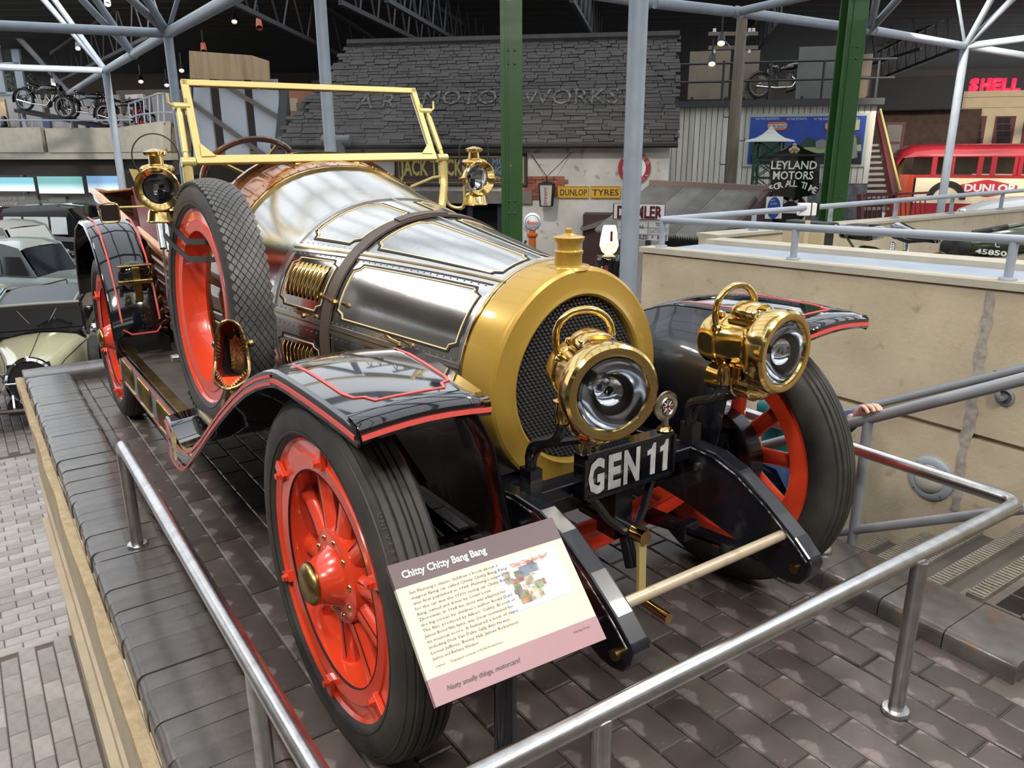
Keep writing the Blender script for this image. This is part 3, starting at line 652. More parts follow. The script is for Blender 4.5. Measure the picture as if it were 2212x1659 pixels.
# seats: buttoned maroon leather
for x0, z0, wd in ((-1.98, .66, .46), (-2.75, .72, .50)):
    g = G()
    rows = []
    for i in range(13):
        y = -wd+2*wd*i/12; bul = .022*abs(sin(pi*i/1.5)); rows.append([V((x0+.10-bul*.3, y, z0+.02)), V((x0-.02+bul, y, z0+.12)), V((x0-.06+bul, y, z0+.28)), V((x0-.11+bul, y, z0+.44)), V((x0-.16, y, z0+.49)), V((x0-.22, y, z0+.44)), V((x0-.14, y, z0)), ])
    g.grid(rows); so = g.obj('seat_back', MAROON, car, 60)
    g = G(); g.box((x0+.20, 0, z0-.02), (.42, 2*wd-.06, .16)); g.obj('seat_cushion', MAROON, so, 40, bev=.04)
# steering wheel and column
c = V((-1.72, -.22, 1.30)); a_ = V((-.72, 0, .69)).normalized()
sw = thing('steering_wheel', None, None, c, parent=car)
a, b, d = frame(a_, (0, 1, 0)); g = G(); g.tube([c+b*(.20*cos(t))+d*(.20*sin(t)) for t in [2*pi*i/40 for i in range(40)]], .013, 8, closed=True); g.obj('wheel_rim', WOOD, sw)
g = G(); 
for k in range(4): t = k*pi/2+.5; g.tube([c-a_*.02, c+b*(.195*cos(t))+d*(.195*sin(t))], .008, 6)
g.cyl(c+a_*.01, c-a_*.5, .018); g.obj('spokes_and_column', BRASSD, sw)
# ---- windscreen
WB, WT = V((-1.387, 0, 1.355)), V((-1.543, 0, 1.660)); uw = (WT-WB).normalized(); nw = V((uw.z, 0, -uw.x))
ws = thing('windscreen', None, None, WB, parent=car); ws['label'] = 'pale gold framed windscreen'
hb, ht_, fwid = .521, .508, .030
def wp(y, h): return WB+uw*h+V((0, y, 0))
Hh = (WT-WB).length
def bar(a, b, wd, th, name, m=BRASSD, hint=None):
    g = G(); t = (b-a).normalized(); q = t.cross(nw).normalized()*wd/2; g.loft([[a-q-nw*th/2, a+q-nw*th/2, a+q+nw*th/2, a-q+nw*th/2], [b-q-nw*th/2, b+q-nw*th/2, b+q+nw*th/2, b-q+nw*th/2]]); return g.obj(name, m, ws, 0, bev=.003)
bar(wp(-hb, .012), wp(hb, .012), .034, .020, 'bottom_bar'); bar(wp(-ht_, Hh-.012), wp(ht_, Hh-.012), .026, .018, 'top_bar')
for s in (-1, 1):
    bar(wp(s*(hb-.013), .0), wp(s*(ht_-.013), Hh), .026, .018, 'side_bar'); bar(wp(s*(hb-.026), .03), wp(s*(ht_-.026), Hh-.02), .006, .010, 'inner_bead', BRASST)
    g = G(); g.prism([wp(s*(hb-.02), .02)+nw*.012, wp(s*(hb-.075), .022)+nw*.012, wp(s*(hb-.025), .075)+nw*.012], nw*.003); g.obj('corner_gusset', BRASSD, ws, 0)
    # telescopic stay and posts
    e0 = wp(s*(hb+.035), .005)+nw*-.0; e1 = wp(s*(ht_+.030), Hh*.68)
    g = G(); g.tube([e0, e0+(e1-e0)*.16, e0+(e1-e0)*.17, e1-(e1-e0)*.12, e1-(e1-e0)*.11, e1], [.010, .010, .0125, .0125, .009, .009], 10); sy = g.obj('stay', BRASSD, ws)
    g = G(); g.cyl(e0-V((0, s*.03, 0)), e0+V((0, s*.02, 0)), .018, n=12); g.obj('lower_clamp', BRASSD, sy)
    g = G(); g.cyl(e1-V((0, s*.04, 0)), e1+V((0, s*.018, 0)), .014, n=12); g.tube([e1+V((0, s*.015, 0)), e1+V((0, s*.035, .012)), e1+V((0, s*.035, .045))], .005, 6); g.box(e1-V((0, s*.028, 0)), (.012, .008, .06)); g.obj('upper_clamp', BRASSD, sy)
    q = e0+V((0, 0, -.02)); low = V((-1.30, s*.52, 1.02))
    g = G(); g.tube(bend([q+V((0, 0, .02)), q+V((.005, 0, -.10)), V((-1.33, s*.515, 1.185)), V((-1.30, s*.475, 1.06))], .05), .0155, 8, sq=(.8, 1.2)); g.obj('support_post', BRASSD, ws)
    g = G(); g.box(q+V((-.005, 0, -.055)), (.03, .032, .085)); g.obj('post_clamp', BRASSD, ws, 0, bev=.004)
    g = G(); g.tube([q+V((0, -s*.01, -.06)), q+V((-.01, -s*.05, -.065)), V((-1.42, s*.40, 1.235))], .0065, 8); g.obj('brace_rod', BRASSD, ws)
bar(wp(-.14, -.022), wp(.14, -.022), .030, .012, 'base_pad')
g = G(); g.loft([[wp(-hb+.03, .03)-nw*.002, wp(hb-.03, .03)-nw*.002, wp(hb-.03, .03)+nw*.002, wp(-hb+.03, .03)+nw*.002], [wp(-ht_+.03, Hh-.025)-nw*.002, wp(ht_-.03, Hh-.025)-nw*.002, wp(ht_-.03, Hh-.025)+nw*.002, wp(-ht_+.03, Hh-.025)+nw*.002]]); g.obj('glass_pane', GLASS, ws, 0)
# ---- radiator
def egg(r, n=72, z0=.81, k=1.0):
    "outline scaled from the outer shell (half width .288, height .61)"
    out = []
    for i in range(n):
        t = 2*pi*i/n; y = .288*sin(t); z = .305*cos(t)
        y *= 1-.06*max(0, cos(t))**1.5; out.append((y, z))
    return out
def ering(g, spec, n=72):
    "spec: list of (x, inset) rings around the egg"
    rows = []
    for x, ins in spec:
        row = []
        for y, z in egg(1, n):
            l = math.hypot(y, z); k = (l-ins)/l; row.append(V((x, y*k, .81+z*k)))
        rows.append(row)
    g.grid(rows, cu=True); return g
g = G(); ering(g, [(.118, .022), (.112, .004), (.118, -.002), (.128, 0), (.250, 0), (.262, .004), (.268, .012), (.270, .055), (.274, .064), (.276, .070), (.272, .076), (.262, .080), (.25, .080)]); rad_ = g.obj('radiator_shell', GOLD, car, 30)
g = G(); ering(g, [(.1165, -.0035), (.1225, -.0045), (.1285, -.0025)]); g.obj('shell_bead', BRASS, rad_)
g = G(); ering(g, [(.25, .079), (.2495, .14), (.249, .22), (.249, .2875)]); g.obj('grille_core', GRILL, rad_)
MESHM = mat('grille_wire', (.10, .10, .105), .35, .6)
g = G(); P = .0135; oy = [(y, z) for y, z in egg(1, 144)]
def inside(y, z):
    l = math.hypot(y, z); 
    if l < 1e-6: return True
    t = math.atan2(y/.288, z/.305); yy = .288*sin(t)*(1-.06*max(0, cos(t))**1.5); zz_ = .305*cos(t); return l < math.hypot(yy, zz_)-.082
j = 0; z = -.26
while z < .26:
    y = -.24+(j % 2)*P/2
    while y < .24:
        if inside(y, z):
            a = P*.47; vs = [(.2585, y+a*.75*cos(k*pi/3), .81+z+a*.62*sin(k*pi/3)) for k in range(6)]+[(.2505, y+a*1.02*cos(k*pi/3), .81+z+a*.95*sin(k*pi/3)) for k in range(6)]
            g.add(vs, [(0, 1, 2, 3, 4, 5)]+[(k, (k+1) % 6, 6+(k+1) % 6, 6+k) for k in range(6)])
        y += P
    z += P*.72; j += 1
g.obj('grille_mesh', MESHM, rad_, 0, kind='stuff')
g = G(); g.lathe([(.060, -.004), (.056, .004), (.037, .006), (.036, .032), (.039, .037), (.0395, .042), (.034, .046), (.033, .060), (.041, .072), (.0425, .078), (.034, .081), (.022, .083), (.012, .086), (.010, .088), (1e-4, .088)], (.213, 0, 1.108), (0, 0, 1), 32); cp = g.obj('radiator_cap', GOLD, rad_)
g = G(); g.lathe([(.0095, 0), (.0095, .012), (.007, .015), (1e-4, .0155)], (.213, 0, 1.194), (0, 0, 1), 6); g.obj('cap_nut', GOLD, cp, 20)
# ================================================================= lamps, plate, horn, spare, details
def headlamp(c, fd, name, label):
    """c: centre of the front rim; fd: facing direction"""
    c = V(c); a = V(fd).normalized(); upv = V((0, 0, 1)); sd = upv.cross(a).normalized(); upv = a.cross(sd)
    P = lambda f, s, u: c+a*f+sd*s+upv*u
    g = G(); g.lathe([(1e-4, -.225), (.045, -.224), (.060, -.219), (.066, -.208), (.068, -.165), (.071, -.163), (.071, -.157), (.068, -.155), (.069, -.085), (.075, -.070), (.088, -.052), (.096, -.045)], c, a, 40); L = g.obj(name, BRASS, car, 35); L['label'] = label
    g = G(); g.lathe([(.094, -.050), (.101, -.046), (.1035, -.036), (.1045, -.010), (.103, .002), (.097, .008), (.088, .0095), (.080, .006), (.077, .0)], c, a, 56); g.obj('rim', BRASS, L, 35)
    g = G(); g.lathe([(.078, -.004), (.071, -.018), (.057, -.036), (.040, -.050), (.022, -.0585), (.010, -.061), (1e-4, -.0615)], c, a, 48); g.obj('reflector', SILV, L)
    g = G(); g.lathe([(.006, -.060), (.006, -.046), (.010, -.042), (.011, -.034), (.007, -.028), (1e-4, -.026)], c, a, 16); g.obj('bulb', LENS, L)
    g = G(); g.lathe([(.0785, .0), (.060, .0055), (.035, .009), (1e-4, .0105)], c, a, 40); g.lathe([(.0785, -.002), (.060, .0035), (.035, .007), (1e-4, .0085)], c, a, 40); g.obj('lens', LENS, L)
    # chimney: short oval box with two bright tube ends
    rows = []
    for f in (-.135, -.128, -.075, -.068):
        k = 1 if -.13 < f < -.07 else .9
        rows.append([P(f, .044*k*cos(t)*(1 if abs(cos(t)) < .8 else 1), .083+.027*k*sin(t)) for t in [2*pi*i/20 for i in range(20)]])
    g = G(); g.loft(rows); ch = g.obj('chimney', BRASS, L)
    for s in (-1, 1):
        g = G(); g.lathe([(.013, -.01), (.013, .004), (.010, .005), (.0085, .002), (.0085, -.02)], P(-.068, s*.027, .085), a, 18); g.obj('vent_ring', CHROME, ch); g = G(); g.disc(P(-.070, s*.027, .085), a, .009); g.obj('vent_hole', BLACKM, ch)
    g = G(); g.box(P(-.10, 0, .062), (.085, .085, .012), M((a, sd, upv)).transposed()); g.obj('chimney_base', BRASS, L, 0, bev=.003)
    g = G(); g.lathe([(.010, 0), (.013, .006), (.011, .012), (1e-4, .015)], P(-.18, -.02, .064), upv, 14); g.obj('vent_knob', BRASS, L)
    # carrying handle arched across the top
    hp = bend([P(-.165, -.052, .040), P(-.165, -.066, .085), P(-.160, -.050, .130), P(-.150, .0, .150), P(-.142, .050, .132), P(-.137, .064, .085), P(-.135, .052, .040)], .03, 4); g = G(); g.tube(hp, .0085, 12); g.obj('handle', BRASS, L)
    for q in (P(-.165, -.052, .044), P(-.135, .052, .044)):
        g = G(); g.lathe([(.016, -.004), (.016, .003), (.010, .006)], q, q-P(-.15, 0, 0), 16); g.obj('handle_boss', BRASS, L)
    # gas generator slung below
    g = G(); g.lathe([(1e-4, -.205), (.030, -.204), (.036, -.199), (.037, -.120), (.039, -.118), (.039, -.112), (.036, -.110), (.036, -.072), (.039, -.070), (.039, -.062), (.034, -.056), (.030, -.040), (.018, -.028), (1e-4, -.024)], P(0, -.01, -.098), a, 30); g.obj('generator', BRASS, L, 35)
    for s in (-1, 1): g = G(); g.box(P(-.095, s*.05, -.064), (.022, .012, .032), M((a, sd, upv)).transposed()); g.sph(P(-.05, s*.07, -.035), .010, n=8); g.obj('fixing_lug', BRASS, L, 0, bev=.002)
    # fork socket and iron bracket to the chassis
    sgn = 1 if c.y > 0 else -1; k = P(-.125, -.058 if sgn < 0 else -.058, -.062)
    g = G(); g.lathe([(.017, -.035), (.019, -.012), (.016, .010), (.022, .016), (.010, .020)], k, (0, 0, 1), 16); g.obj('fork_socket', BRASS, L)
    foot = V((.425, c.y, .60)); k2 = P(-.125, .058, -.062)
    g = G(); g.tube(bend([k, k+V((0, 0, -.075)), V((foot.x+.005, k.y*.5+foot.y*.5, k.z-.13)), foot+V((0, 0, .06)), foot], .05), .0125, 8); g.tube(bend([k2, k2+V((0, 0, -.08)), V((foot.x+.01, foot.y, k.z-.135)), foot+V((0, 0, .05))], .05), .011, 8); g.box(foot+V((0, 0, .02)), (.045, .035, .11)); g.obj('iron_bracket', BLACKS, L)
    return L
headlamp((.703, -.2765, .9335), (cos(rad(17)), -sin(rad(17)), .0), 'headlamp', 'large brass headlamp in front of the radiator')
headlamp((.703, .2765, .9335), (cos(rad(2)), sin(rad(2)), .0), 'headlamp', 'large brass headlamp in front of the far fender')
def sidelamp(c, fd, s):
    c = V(c); a = V(fd).normalized(); Z = V((0, 0, 1)); sd = Z.cross(a)
    g = G(); g.lathe([(1e-4, -.10), (.035, -.098), (.050, -.085), (.055, -.06), (.055, -.03)], c, a, 30); L = g.obj('side_lamp', BRASS, car, 40); L['label'] = 'brass oil side lamp beside the windscreen'
    g = G(); g.lathe([(.050, -.045), (.060, -.040), (.076, -.008), (.0785, .004), (.0745, .007), (.058, -.016), (.054, -.020)], c, a, 48); g.obj('flared_rim', BRASS, L, 40)
    g = G(); g.lathe([(.056, -.019), (.035, -.014), (1e-4, -.011)], c, a, 36); g.lathe([(.056, -.021), (.035, -.016), (1e-4, -.013)], c, a, 36); g.obj('lens', LENS, L)
    g = G(); g.lathe([(.054, -.03), (.040, -.055), (.018, -.068), (1e-4, -.07)], c, a, 30); g.obj('reflector', mat('dim_reflector', (.55, .55, .56), .15, 1), L)
    g = G(); g.lathe([(.012, 0), (.012, .03), (.005, .034), (1e-4, .036)], c-a*.045-Z*.04, Z, 12); g.obj('burner', mat('white_ceramic', (.6, .6, .58), .4), L)
    g = G(); g.sph(c-a*.066+Z*.005, .009, n=10); g.obj('red_jewel', mat('red_jewel_glass', (.5, .02, .02), .1), L)
    t = c-a*.05
    g = G(); n = 10
    def scal(h, r, am): return [t+Z*h+V((cos(q)*(r+am*cos(8*q)), sin(q)*(r+am*cos(8*q)), 0)) for q in [2*pi*i/48 for i in range(48)]]
    g.loft([scal(.056, .040, 0), scal(.062, .055, .002), scal(.070, .058, .003), scal(.080, .050, .002), scal(.086, .028, 0)]); g.loft([scal(.086, .026, 0), scal(.112, .024, 0), scal(.114, .030, 0), scal(.118, .036, .003), scal(.128, .038, .0035), scal(.134, .026, .001), scal(.139, .006, 0)]); g.obj('chimney', BRASS, L, 40)
    g = G(); g.lathe([(.028, -.055), (.024, -.064), (.040, -.070), (.050, -.082), (.056, -.112), (.060, -.116), (.060, -.121), (1e-4, -.122)], t, Z, 36); g.obj('fuel_font', BRASS, L, 40)
    g = G(); g.tube([t+Z*.112+sd*(.079*cos(q))+Z*(.079*sin(q)) for q in [-.95+(pi+1.9)*i/30 for i in range(31)]], .0026, 6); g.obj('wire_bail', BLACKM, L)
    g = G(); g.tube([t-sd*.085, t-sd*.05], .004, 6); g.sph(t-sd*.07, .008, n=8); g.tube([t+sd*.058, t+sd*.075], .005, 6); g.obj('catch', BRASS, L)
    if s < 0: g = G(); g.prism([t-sd*.095+Z*.070, t-sd*.03+Z*.062, t-sd*.03-Z*.075, t-sd*.06-Z*.065], a*-.004); g.obj('side_plate', BRASSD, L, 0)
    # curved arm from the windscreen post
    e0 = V((-1.387, s*.556, 1.26))
    g = G(); g.tube(bend([e0, e0+V((0, s*.012, -.11)), V(((e0.x+t.x)/2, (e0.y+t.y)/2, 1.13)), t-sd*s*-.045*-1+V((0, -s*.05, -.10)) if 0 else V((t.x, t.y-s*.055, 1.145)), V((t.x, t.y-s*.056, 1.235))], .03), .0075, 8); g.obj('curved_arm', BRASSD, L)
    return L
sidelamp((-1.29, -.691, 1.270), (cos(rad(20)), -sin(rad(20)), 0), -1)
sidelamp((-1.29, .691, 1.270), (1, 0, 0), 1)['label'] = 'brass oil side lamp on the far side of the windscreen'
# ---- number plate and badges
g = G(); g.bx(.452, .492, -.168, .142, .578, .700); pl = g.obj('number_plate', BLACK, car, 0, bev=.003)
g = G(); 
for a, b, c_, d in ((-.168, .142, .692, .700), (-.168, .142, .578, .586), (-.168, -.160, .578, .700), (.134, .142, .578, .700)): g.bx(.490, .498, a, b, c_, d)
g.obj('plate_frame', BLACKS, pl, 0)
for ch, a_, wd in (('G', -.154, .052), ('E', -.092, .043), ('N', -.040, .055)): text(ch, 'registration_letter', PLATE, pl, (.4932, a_, .597), (0, 1, 0), (0, 0, 1), .084, wd, bold=.045)
for y_ in (.045, .090):
    g = G(); g.prism([(.4932, y_+a_, .597+b_) for a_, b_ in ((.010, 0), (.027, 0), (.027, .086), (.018, .086), (.012, .073), (-.002, .068), (-.002, .056), (.010, .058))], (.0015, 0, 0)); g.obj('registration_figure', PLATE, pl, 0)
c = V((.478, .118, .768)); bd = G(); bd.lathe([(1e-4, .004), (.020, .005), (.023, .008), (.026, .005), (.036, .005), (.040, .003), (.040, -.003), (1e-4, -.003)], c, (1, 0, 0), 36); bd.cyl((.478, .118, .742), (.478, .118, .712), .008, .010); bo = bd.obj('round_badge', mat('worn_nickel', (.52, .48, .38), .25, 1), car); bo['label'] = 'round enamel club badge standing on the number plate'
g = G(); g.lathe([(.018, 0), (.022, .004), (.018, .010), (.012, .014)], (.478, .118, .700), (0, 0, 1), 20); g.obj('badge_base', BRASS, bo)
g = G(); g.disc(c+V((.0062, 0, 0)), (1, 0, 0), .0195); g.obj('enamel_field', mat('navy_enamel', (.01, .012, .03), .15), bo)
WH = mat('enamel_white', (.7, .68, .64), .3); RD = mat('enamel_red', (.16, .01, .012), .3)
for k, (wd, m, e) in enumerate(((.0055, WH, .0068), (.0030, RD, .0074))):
    g = G()
    for t in ((0, 1), (1, 0)): g.ribbon([c+V((e, -t[0]*.018, -t[1]*.018)), c+V((e, t[0]*.018, t[1]*.018))], (1, 0, 0), wd*1.3, .0003)
    g.obj('upright_cross', m, bo)
g = G()
for q in (pi/4, -pi/4): g.ribbon([c+V((.0065, -cos(q)*.018, -sin(q)*.018)), c+V((.0065, cos(q)*.018, sin(q)*.018))], (1, 0, 0), .0035, .0003)
g.obj('diagonal_cross', WH, bo)
c = V((.47, -.135, .725)); g = G(); g.tube([c+V((0, .034*cos(q), .040*sin(q))) for q in [2*pi*i/36 for i in range(36)]], .004, 6, closed=True)
for s in (-1, 1): g.tube([c+V((0, s*.004, .030)), c+V((0, s*.014, .0)), c+V((0, s*.024, -.024))], .0032, 6); g.tube([c+V((0, s*.002, -.032)), c+V((0, s*.008, -.010)), c+V((0, s*.018, .020))], .003, 6); g.tube([c+V((0, s*.030, -.012)), c+V((0, s*.024, .0)), c+V((0, s*.03, .015))], .0028, 6)
g.tube([c+V((0, -.018, -.004)), c+V((0, .018, -.004))], .003, 6); g.cyl(c+V((0, 0, -.04)), c+V((0, 0, -.035)), .006); bb = g.obj('openwork_badge', BRASST, car); bb['label'] = 'openwork brass badge below the near headlamp'
# ---- spare wheel leaning on the running board
R6 = M.Translation(V((-1.03, -.60, .872))) @ M.Rotation(-.06, 4, 'X') @ M.Rotation(.02, 4, 'Z')
def spare():
    n0 = set(o.name for o in COL.objects)
    r = wheel('spare_wheel', (0, 0, 0), -1, spokes=False, label='spare wheel strapped beside the bonnet')
    r.matrix_basis = R6
    for ch in r.children:
        if ch.name.startswith('black_coach'): bpy.data.objects.remove(ch)
    g = G(); g.lathe([(.262, .03), (.258, -.02), (.25, -.035), (.262, -.046)], (0, 0, 0), (0, -1, 0), 56); g.obj('inner_rim_barrel', RED, r)
    # knobbly diamond tread: blocks laid round the crown
    for i in range(84):
        for j in range(11):
            t = 2*pi*(i+.5*(j % 2))/84; h = -.055+.011*j; rr = .4395-.00050*(j-5)**2; tr = V((-sin(t), 0, cos(t))); n = V((cos(t), 0, sin(t)))
            if n.x < -.55: continue
            tilt = -(j-5)*.085; nn = (n+V((0, -tilt, 0))).normalized(); side = tr.cross(nn).normalized(); c = n*rr+V((0, h, 0)); a, b = .0162, .0107
            vs = [c+tr*a, c+side*b, c-tr*a, c-side*b]; top = [c+nn*.003+(v-c)*.90 for v in vs]
            g = G(); g.add([v-nn*.006 for v in vs]+top, [(4, 5, 6, 7)]+[(k, (k+1) % 4, 4+(k+1) % 4, 4+k) for k in range(4)]); TB.add(g.v, g.f)
    return r
TB = G(); spw = spare(); TB.obj('tread_blocks', RUBG, spw, 0, kind='stuff')
for z, dz in ((1.12, -.03), (1.05, -.02)):
    g = G(); pts = [V((-.30, -.080, z-.872)), V((-.27, -.075, z-.872)), V((-.20, -.02, z-.872+dz)), V((-.18, .06, z-.872+dz))]
    g.ribbon([V((-.43, -.06, z-.80)), V((-.36, -.075, z-.83)), V((-.28, -.066, z-.86)), V((-.10, -.058, z-.872+dz)), V((.02, -.03, z-.862+dz)), V((.03, .06, z-.862+dz))], (0, -1, .2), .020, .002); g.obj('strap', BLACKM, spw)
# ---- serpent-mouthed bulb horn on the near fender
HN = mat('aged_bronze', (.36, .26, .11), .30, 1, noise=(25, (.16, .11, .05), .35, .65), bump=(70, .35))
hc = V((-.50, -.70, .80)); sk = thing('serpent_horn', None, None, hc, parent=car); sk['label'] = 'bronze serpent-head horn with wide open red mouth'
fx = V((.86, -.42, .28)).normalized(); sx = V((0, 0, 1)).cross(fx).normalized(); ux = fx.cross(sx)
Q = lambda f, s, u: hc+fx*f+sx*s+ux*u
mouth = [Q(.050, .0, .125), Q(.040, .030, .110), Q(.030, .042, .06), Q(.020, .046, .01), Q(.03, .050, -.03), Q(.07, .045, -.06), Q(.105, .0, -.085), Q(.07, -.045, -.06), Q(.03, -.050, -.03), Q(.020, -.046, .01), Q(.030, -.042, .06), Q(.040, -.030, .110)]
mid = [Q(-.01, (q-hc).dot(sx)*1.05, .02+((q-hc).dot(ux)-.02)*1.0) for q in mouth]; bk = [Q(-.05, (q-hc).dot(sx)*.9, .0+((q-hc).dot(ux))*.72) for q in mouth]; neck = [Q(-.085, (q-hc).dot(sx)*.55, -.05+((q-hc).dot(ux))*.30) for q in mouth]; nk2 = [V((-.60, -.70, .62))+V(((q-hc).dot(fx)*.0+(q-hc).dot(ux)*.25, (q-hc).dot(sx)*.6, 0)) for q in mouth]
g = G(); g.grid([mouth, mid, bk, neck, nk2], cu=True); g.obj('head', HN, sk, 60, sub=2)
inn = [hc+(q-hc)*.92-fx*.003 for q in mouth]; deep = [Q(-.03, (q-hc).dot(sx)*.80, .012+(q-hc).dot(ux)*.72) for q in mouth]; dp2 = [Q(-.075, (q-hc).dot(sx)*.45, -.005+(q-hc).dot(ux)*.40) for q in mouth]
g = G(); g.grid([inn, deep], cu=True); g.obj('mouth_lining', mat('dark_red_lining', (.20, .012, .012), .4), sk, 60); g = G(); g.grid([deep, dp2], cu=True); g.obj('throat', BLACKM, sk, 60)
g = G(); g.prism([Q(.085, .0, -.075), Q(.045, .040, -.048), Q(-.01, .030, -.045), Q(-.01, -.030, -.045), Q(.045, -.040, -.048)], ux*.004); g.obj('tongue', RED, sk, 0)
mm = []
for i in range(12):
    a_, b_ = mouth[i], mouth[(i+1) % 12]; mm += [a_*.75+b_*.125+mouth[i-1]*.125, (a_+b_)/2]
g = G(); g.tube(mm, .0055, 8, closed=True); g.obj('lip', HN, sk)
for i, (a, b) in enumerate(((mouth[1], mouth[3]), (mouth[11], mouth[9]), (mouth[4], mouth[6]), (mouth[8], mouth[6]))):
    g = G()
    for k in range(9): p = a+(b-a)*(k+.5)/9; q_ = p+(Q(.02, 0, .02)-p).normalized()*.012; g.cyl(p, q_, .0042, .001, n=6)
    g.obj('teeth', BRASST, sk)
for s in (-1, 1): g = G(); g.sph(Q(-.005, s*.050, .055), .012, n=10); g.obj('eye', BRASST, sk)
g = G(); g.tube([V((-.60, -.70, .64)), V((-.68, -.70, .55)), V((-.85, -.69, .49)), V((-1.05, -.68, .475)), V((-1.22, -.655, .47))], [.026, .022, .019, .018, .017], 12); g.obj('snake_body', BRASST, sk)
# ---- outside brake and gear levers, mirror, bulb
lv = thing('brake_lever', None, None, (-1.80, -.58, .50), parent=car)
g = G(); g.tube([(-1.78, -.60, .50), (-1.83, -.60, .78), (-1.95, -.57, .98), (-2.02, -.56, 1.10)], .009, 6, sq=(1, .6)); g.tube([(-1.88, -.545, .52), (-1.92, -.545, .80), (-2.02, -.53, .96), (-2.10, -.52, 1.08)], .009, 6, sq=(1, .6)); g.obj('lever_arm', BLACKS, lv)
g = G(); g.cyl((-1.78, -.63, .52), (-1.78, -.52, .52), .017); g.box((-1.80, -.58, .66), (.03, .06, .03)); g.obj('lever_pivot', STEEL, lv)
g = G(); g.cyl((-1.95, -.57, .98), (-2.05, -.555, 1.15), .014); g.cyl((-2.02, -.53, .96), (-2.12, -.515, 1.13), .014); g.obj('lever_grip', STEEL, lv)
mi = thing('brass_mirror', None, None, (-2.2, -.75, 1.1), parent=car)
c = aty(237, 460, -.80); f_ = (CAM-c).normalized(); f_.z = 0; f_.normalize(); s_ = V((0, 0, 1)).cross(f_)
g = G(); g.tube(bend([c+s_*a*.034+V((0, 0, b*.036)) for a, b in ((0, 1.1), (1, 1), (1, -1), (-1, -1.1), (-1, 1), (0, 1.1))], 0.02), .0045, 6); g.tube([c+s_*.038+V((0, 0, .02)), c+s_*.15+V((0, 0, .02))], .005, 6); g.obj('mirror_frame', BRASS, mi)
g = G(); g.box(c, (.006, .062, .062), M((f_, s_, V((0, 0, 1)))).transposed()); g.obj('mirror_glass', mat('dark_mirror', (.05, .04, .04), .05, .6), mi, 0)
# ---- rear fender with brass bracket
def rfender(s):
    rows = []; st = [(-2.12, .46), (-2.15, .60), (-2.20, .75), (-2.28, .88), (-2.40, .985), (-2.56, 1.04), (-2.74, 1.045), (-2.92, 1.00), (-3.06, .90), (-3.16, .76), (-3.22, .60)]
    for i, (x, z) in enumerate(st):
        rows.append([V((x, s*.80, z-.0)), V((x, s*.79, z+.012)), V((x, s*.68, z+.028)), V((x, s*.62, z+.026)), V((x, s*.56, z+.014))])
    g = G(); g.grid(rows); f = g.obj('rear_fender', BLACK, car, 50, sol=.008)
    g = G(); g.ribbon([V((x+.012, s*.755, z+.030)) for x, z in st[1:9]], [(1-.1*i, 0, .1*i+.2) for i in range(8)], .008); g.ribbon([V((x+.012, s*.59, z+.030)) for x, z in st[1:6]], [(1-.1*i, 0, .1*i+.2) for i in range(5)], .008); g.ribbon([V((-2.132, s*.755, .60)), V((-2.127, s*.72, .575)), V((-2.127, s*.61, .575)), V((-2.132, s*.59, .60))], (1, 0, .2), .008); g.obj('pinstripe', REDL, f)
    if s < 0:
        g = G(); g.box((-2.17, -.66, .80), (.02, .035, .16)); g.box((-2.15, -.67, .815), (.03, .15, .020)); g.box((-2.19, -.66, .885), (.05, .15, .010)); g.obj('brass_bracket', BRASST, f, 0, bev=.004)
        g = G(); g.sph((-2.20, -.66, .83), .075, (.5, 1, 1), 16); g.obj('black_lamp_shell', BLACK, f)
rfender(-1); rfender(1)
# ================================================================= information board
ib = thing('information_board', 'cream information board with plum header on a black post', 'sign', (.80, -.60, 0))
TL, TR, BR, BL = V((.660, -.771, .686)), V((.684, -.412, .689)), V((.870, -.426, .512)), V((.847, -.785, .509))
ex = (TR-TL).normalized(); ey = ((TL-BL)-ex*(TL-BL).dot(ex)).normalized(); ez = ex.cross(ey); PW, PH = .3605, .2575
O = (BL+(TR-BL)*.5)-ex*PW/2-ey*PH/2
PANC = mat('cream_panel', (.60, .565, .43), .45); PLUM = mat('plum_header', (.10, .062, .073), .45); PINK = mat('dusty_pink_footer', (.33, .185, .205), .45); INK = mat('dark_print', (.11, .085, .08), .6)
def pnl(x0, x1, y0, y1, z0, z1, name, m, par):
    g = G(); g.loft([[O+ex*a+ey*b+ez*z for a, b in ((x0, y0), (x1, y0), (x1, y1), (x0, y1))] for z in (z0, z1)]); return g.obj(name, m, par, 0)
pb = pnl(0, PW, 0, PH, -.012, 0, 'panel', PANC, ib)
pnl(-.0002, PW+.0002, PH-.046, PH+.0002, -.0121, .0004, 'header_band', PLUM, ib); pnl(-.0002, PW+.0002, -.0002, .046, -.0121, .0004, 'footer_band', PINK, ib)
T = lambda s, x, y, h, m=INK, **k: text(s, k.pop('name', 'panel_text'), m, pb, O+ex*x+ey*y+ez*.0006, ex, ey, h, **k)
T('Chitty Chitty Bang Bang', .019, PH-.031, .0135, WHITE, bold=.025, wd=.175)
lines = ['Ian Fleming\u2019s classic children\u2019s book about a', 'magical flying car called Chitty Chitty Bang Bang', 'was first published in 1964. Fleming\u2019s inspiration', 'for the car was the 1920s racing car Chitty Bang', 'Bang, owned and driven by Count Louis', 'Zborowski. In 1968 the story was adapted for', 'the big screen by children\u2019s author Roald Dahl.', 'The film, produced by Albert \u2018Cubby\u2019 Brocoli of', 'James Bond film fame, was Oscar nominated for', 'its musical score. It featured a host of stars', 'including Dick Van Dyke, Sally Ann Howes,', 'Lionel Jeffries, Benny Hill, James Robertson', 'Justice and Barbara Windsor.']
for i, l in enumerate(lines): T(l, .022, PH-.062-.0102*i, .0054, wd=.00405*len(l) if len(l) > 30 else None, res=1)
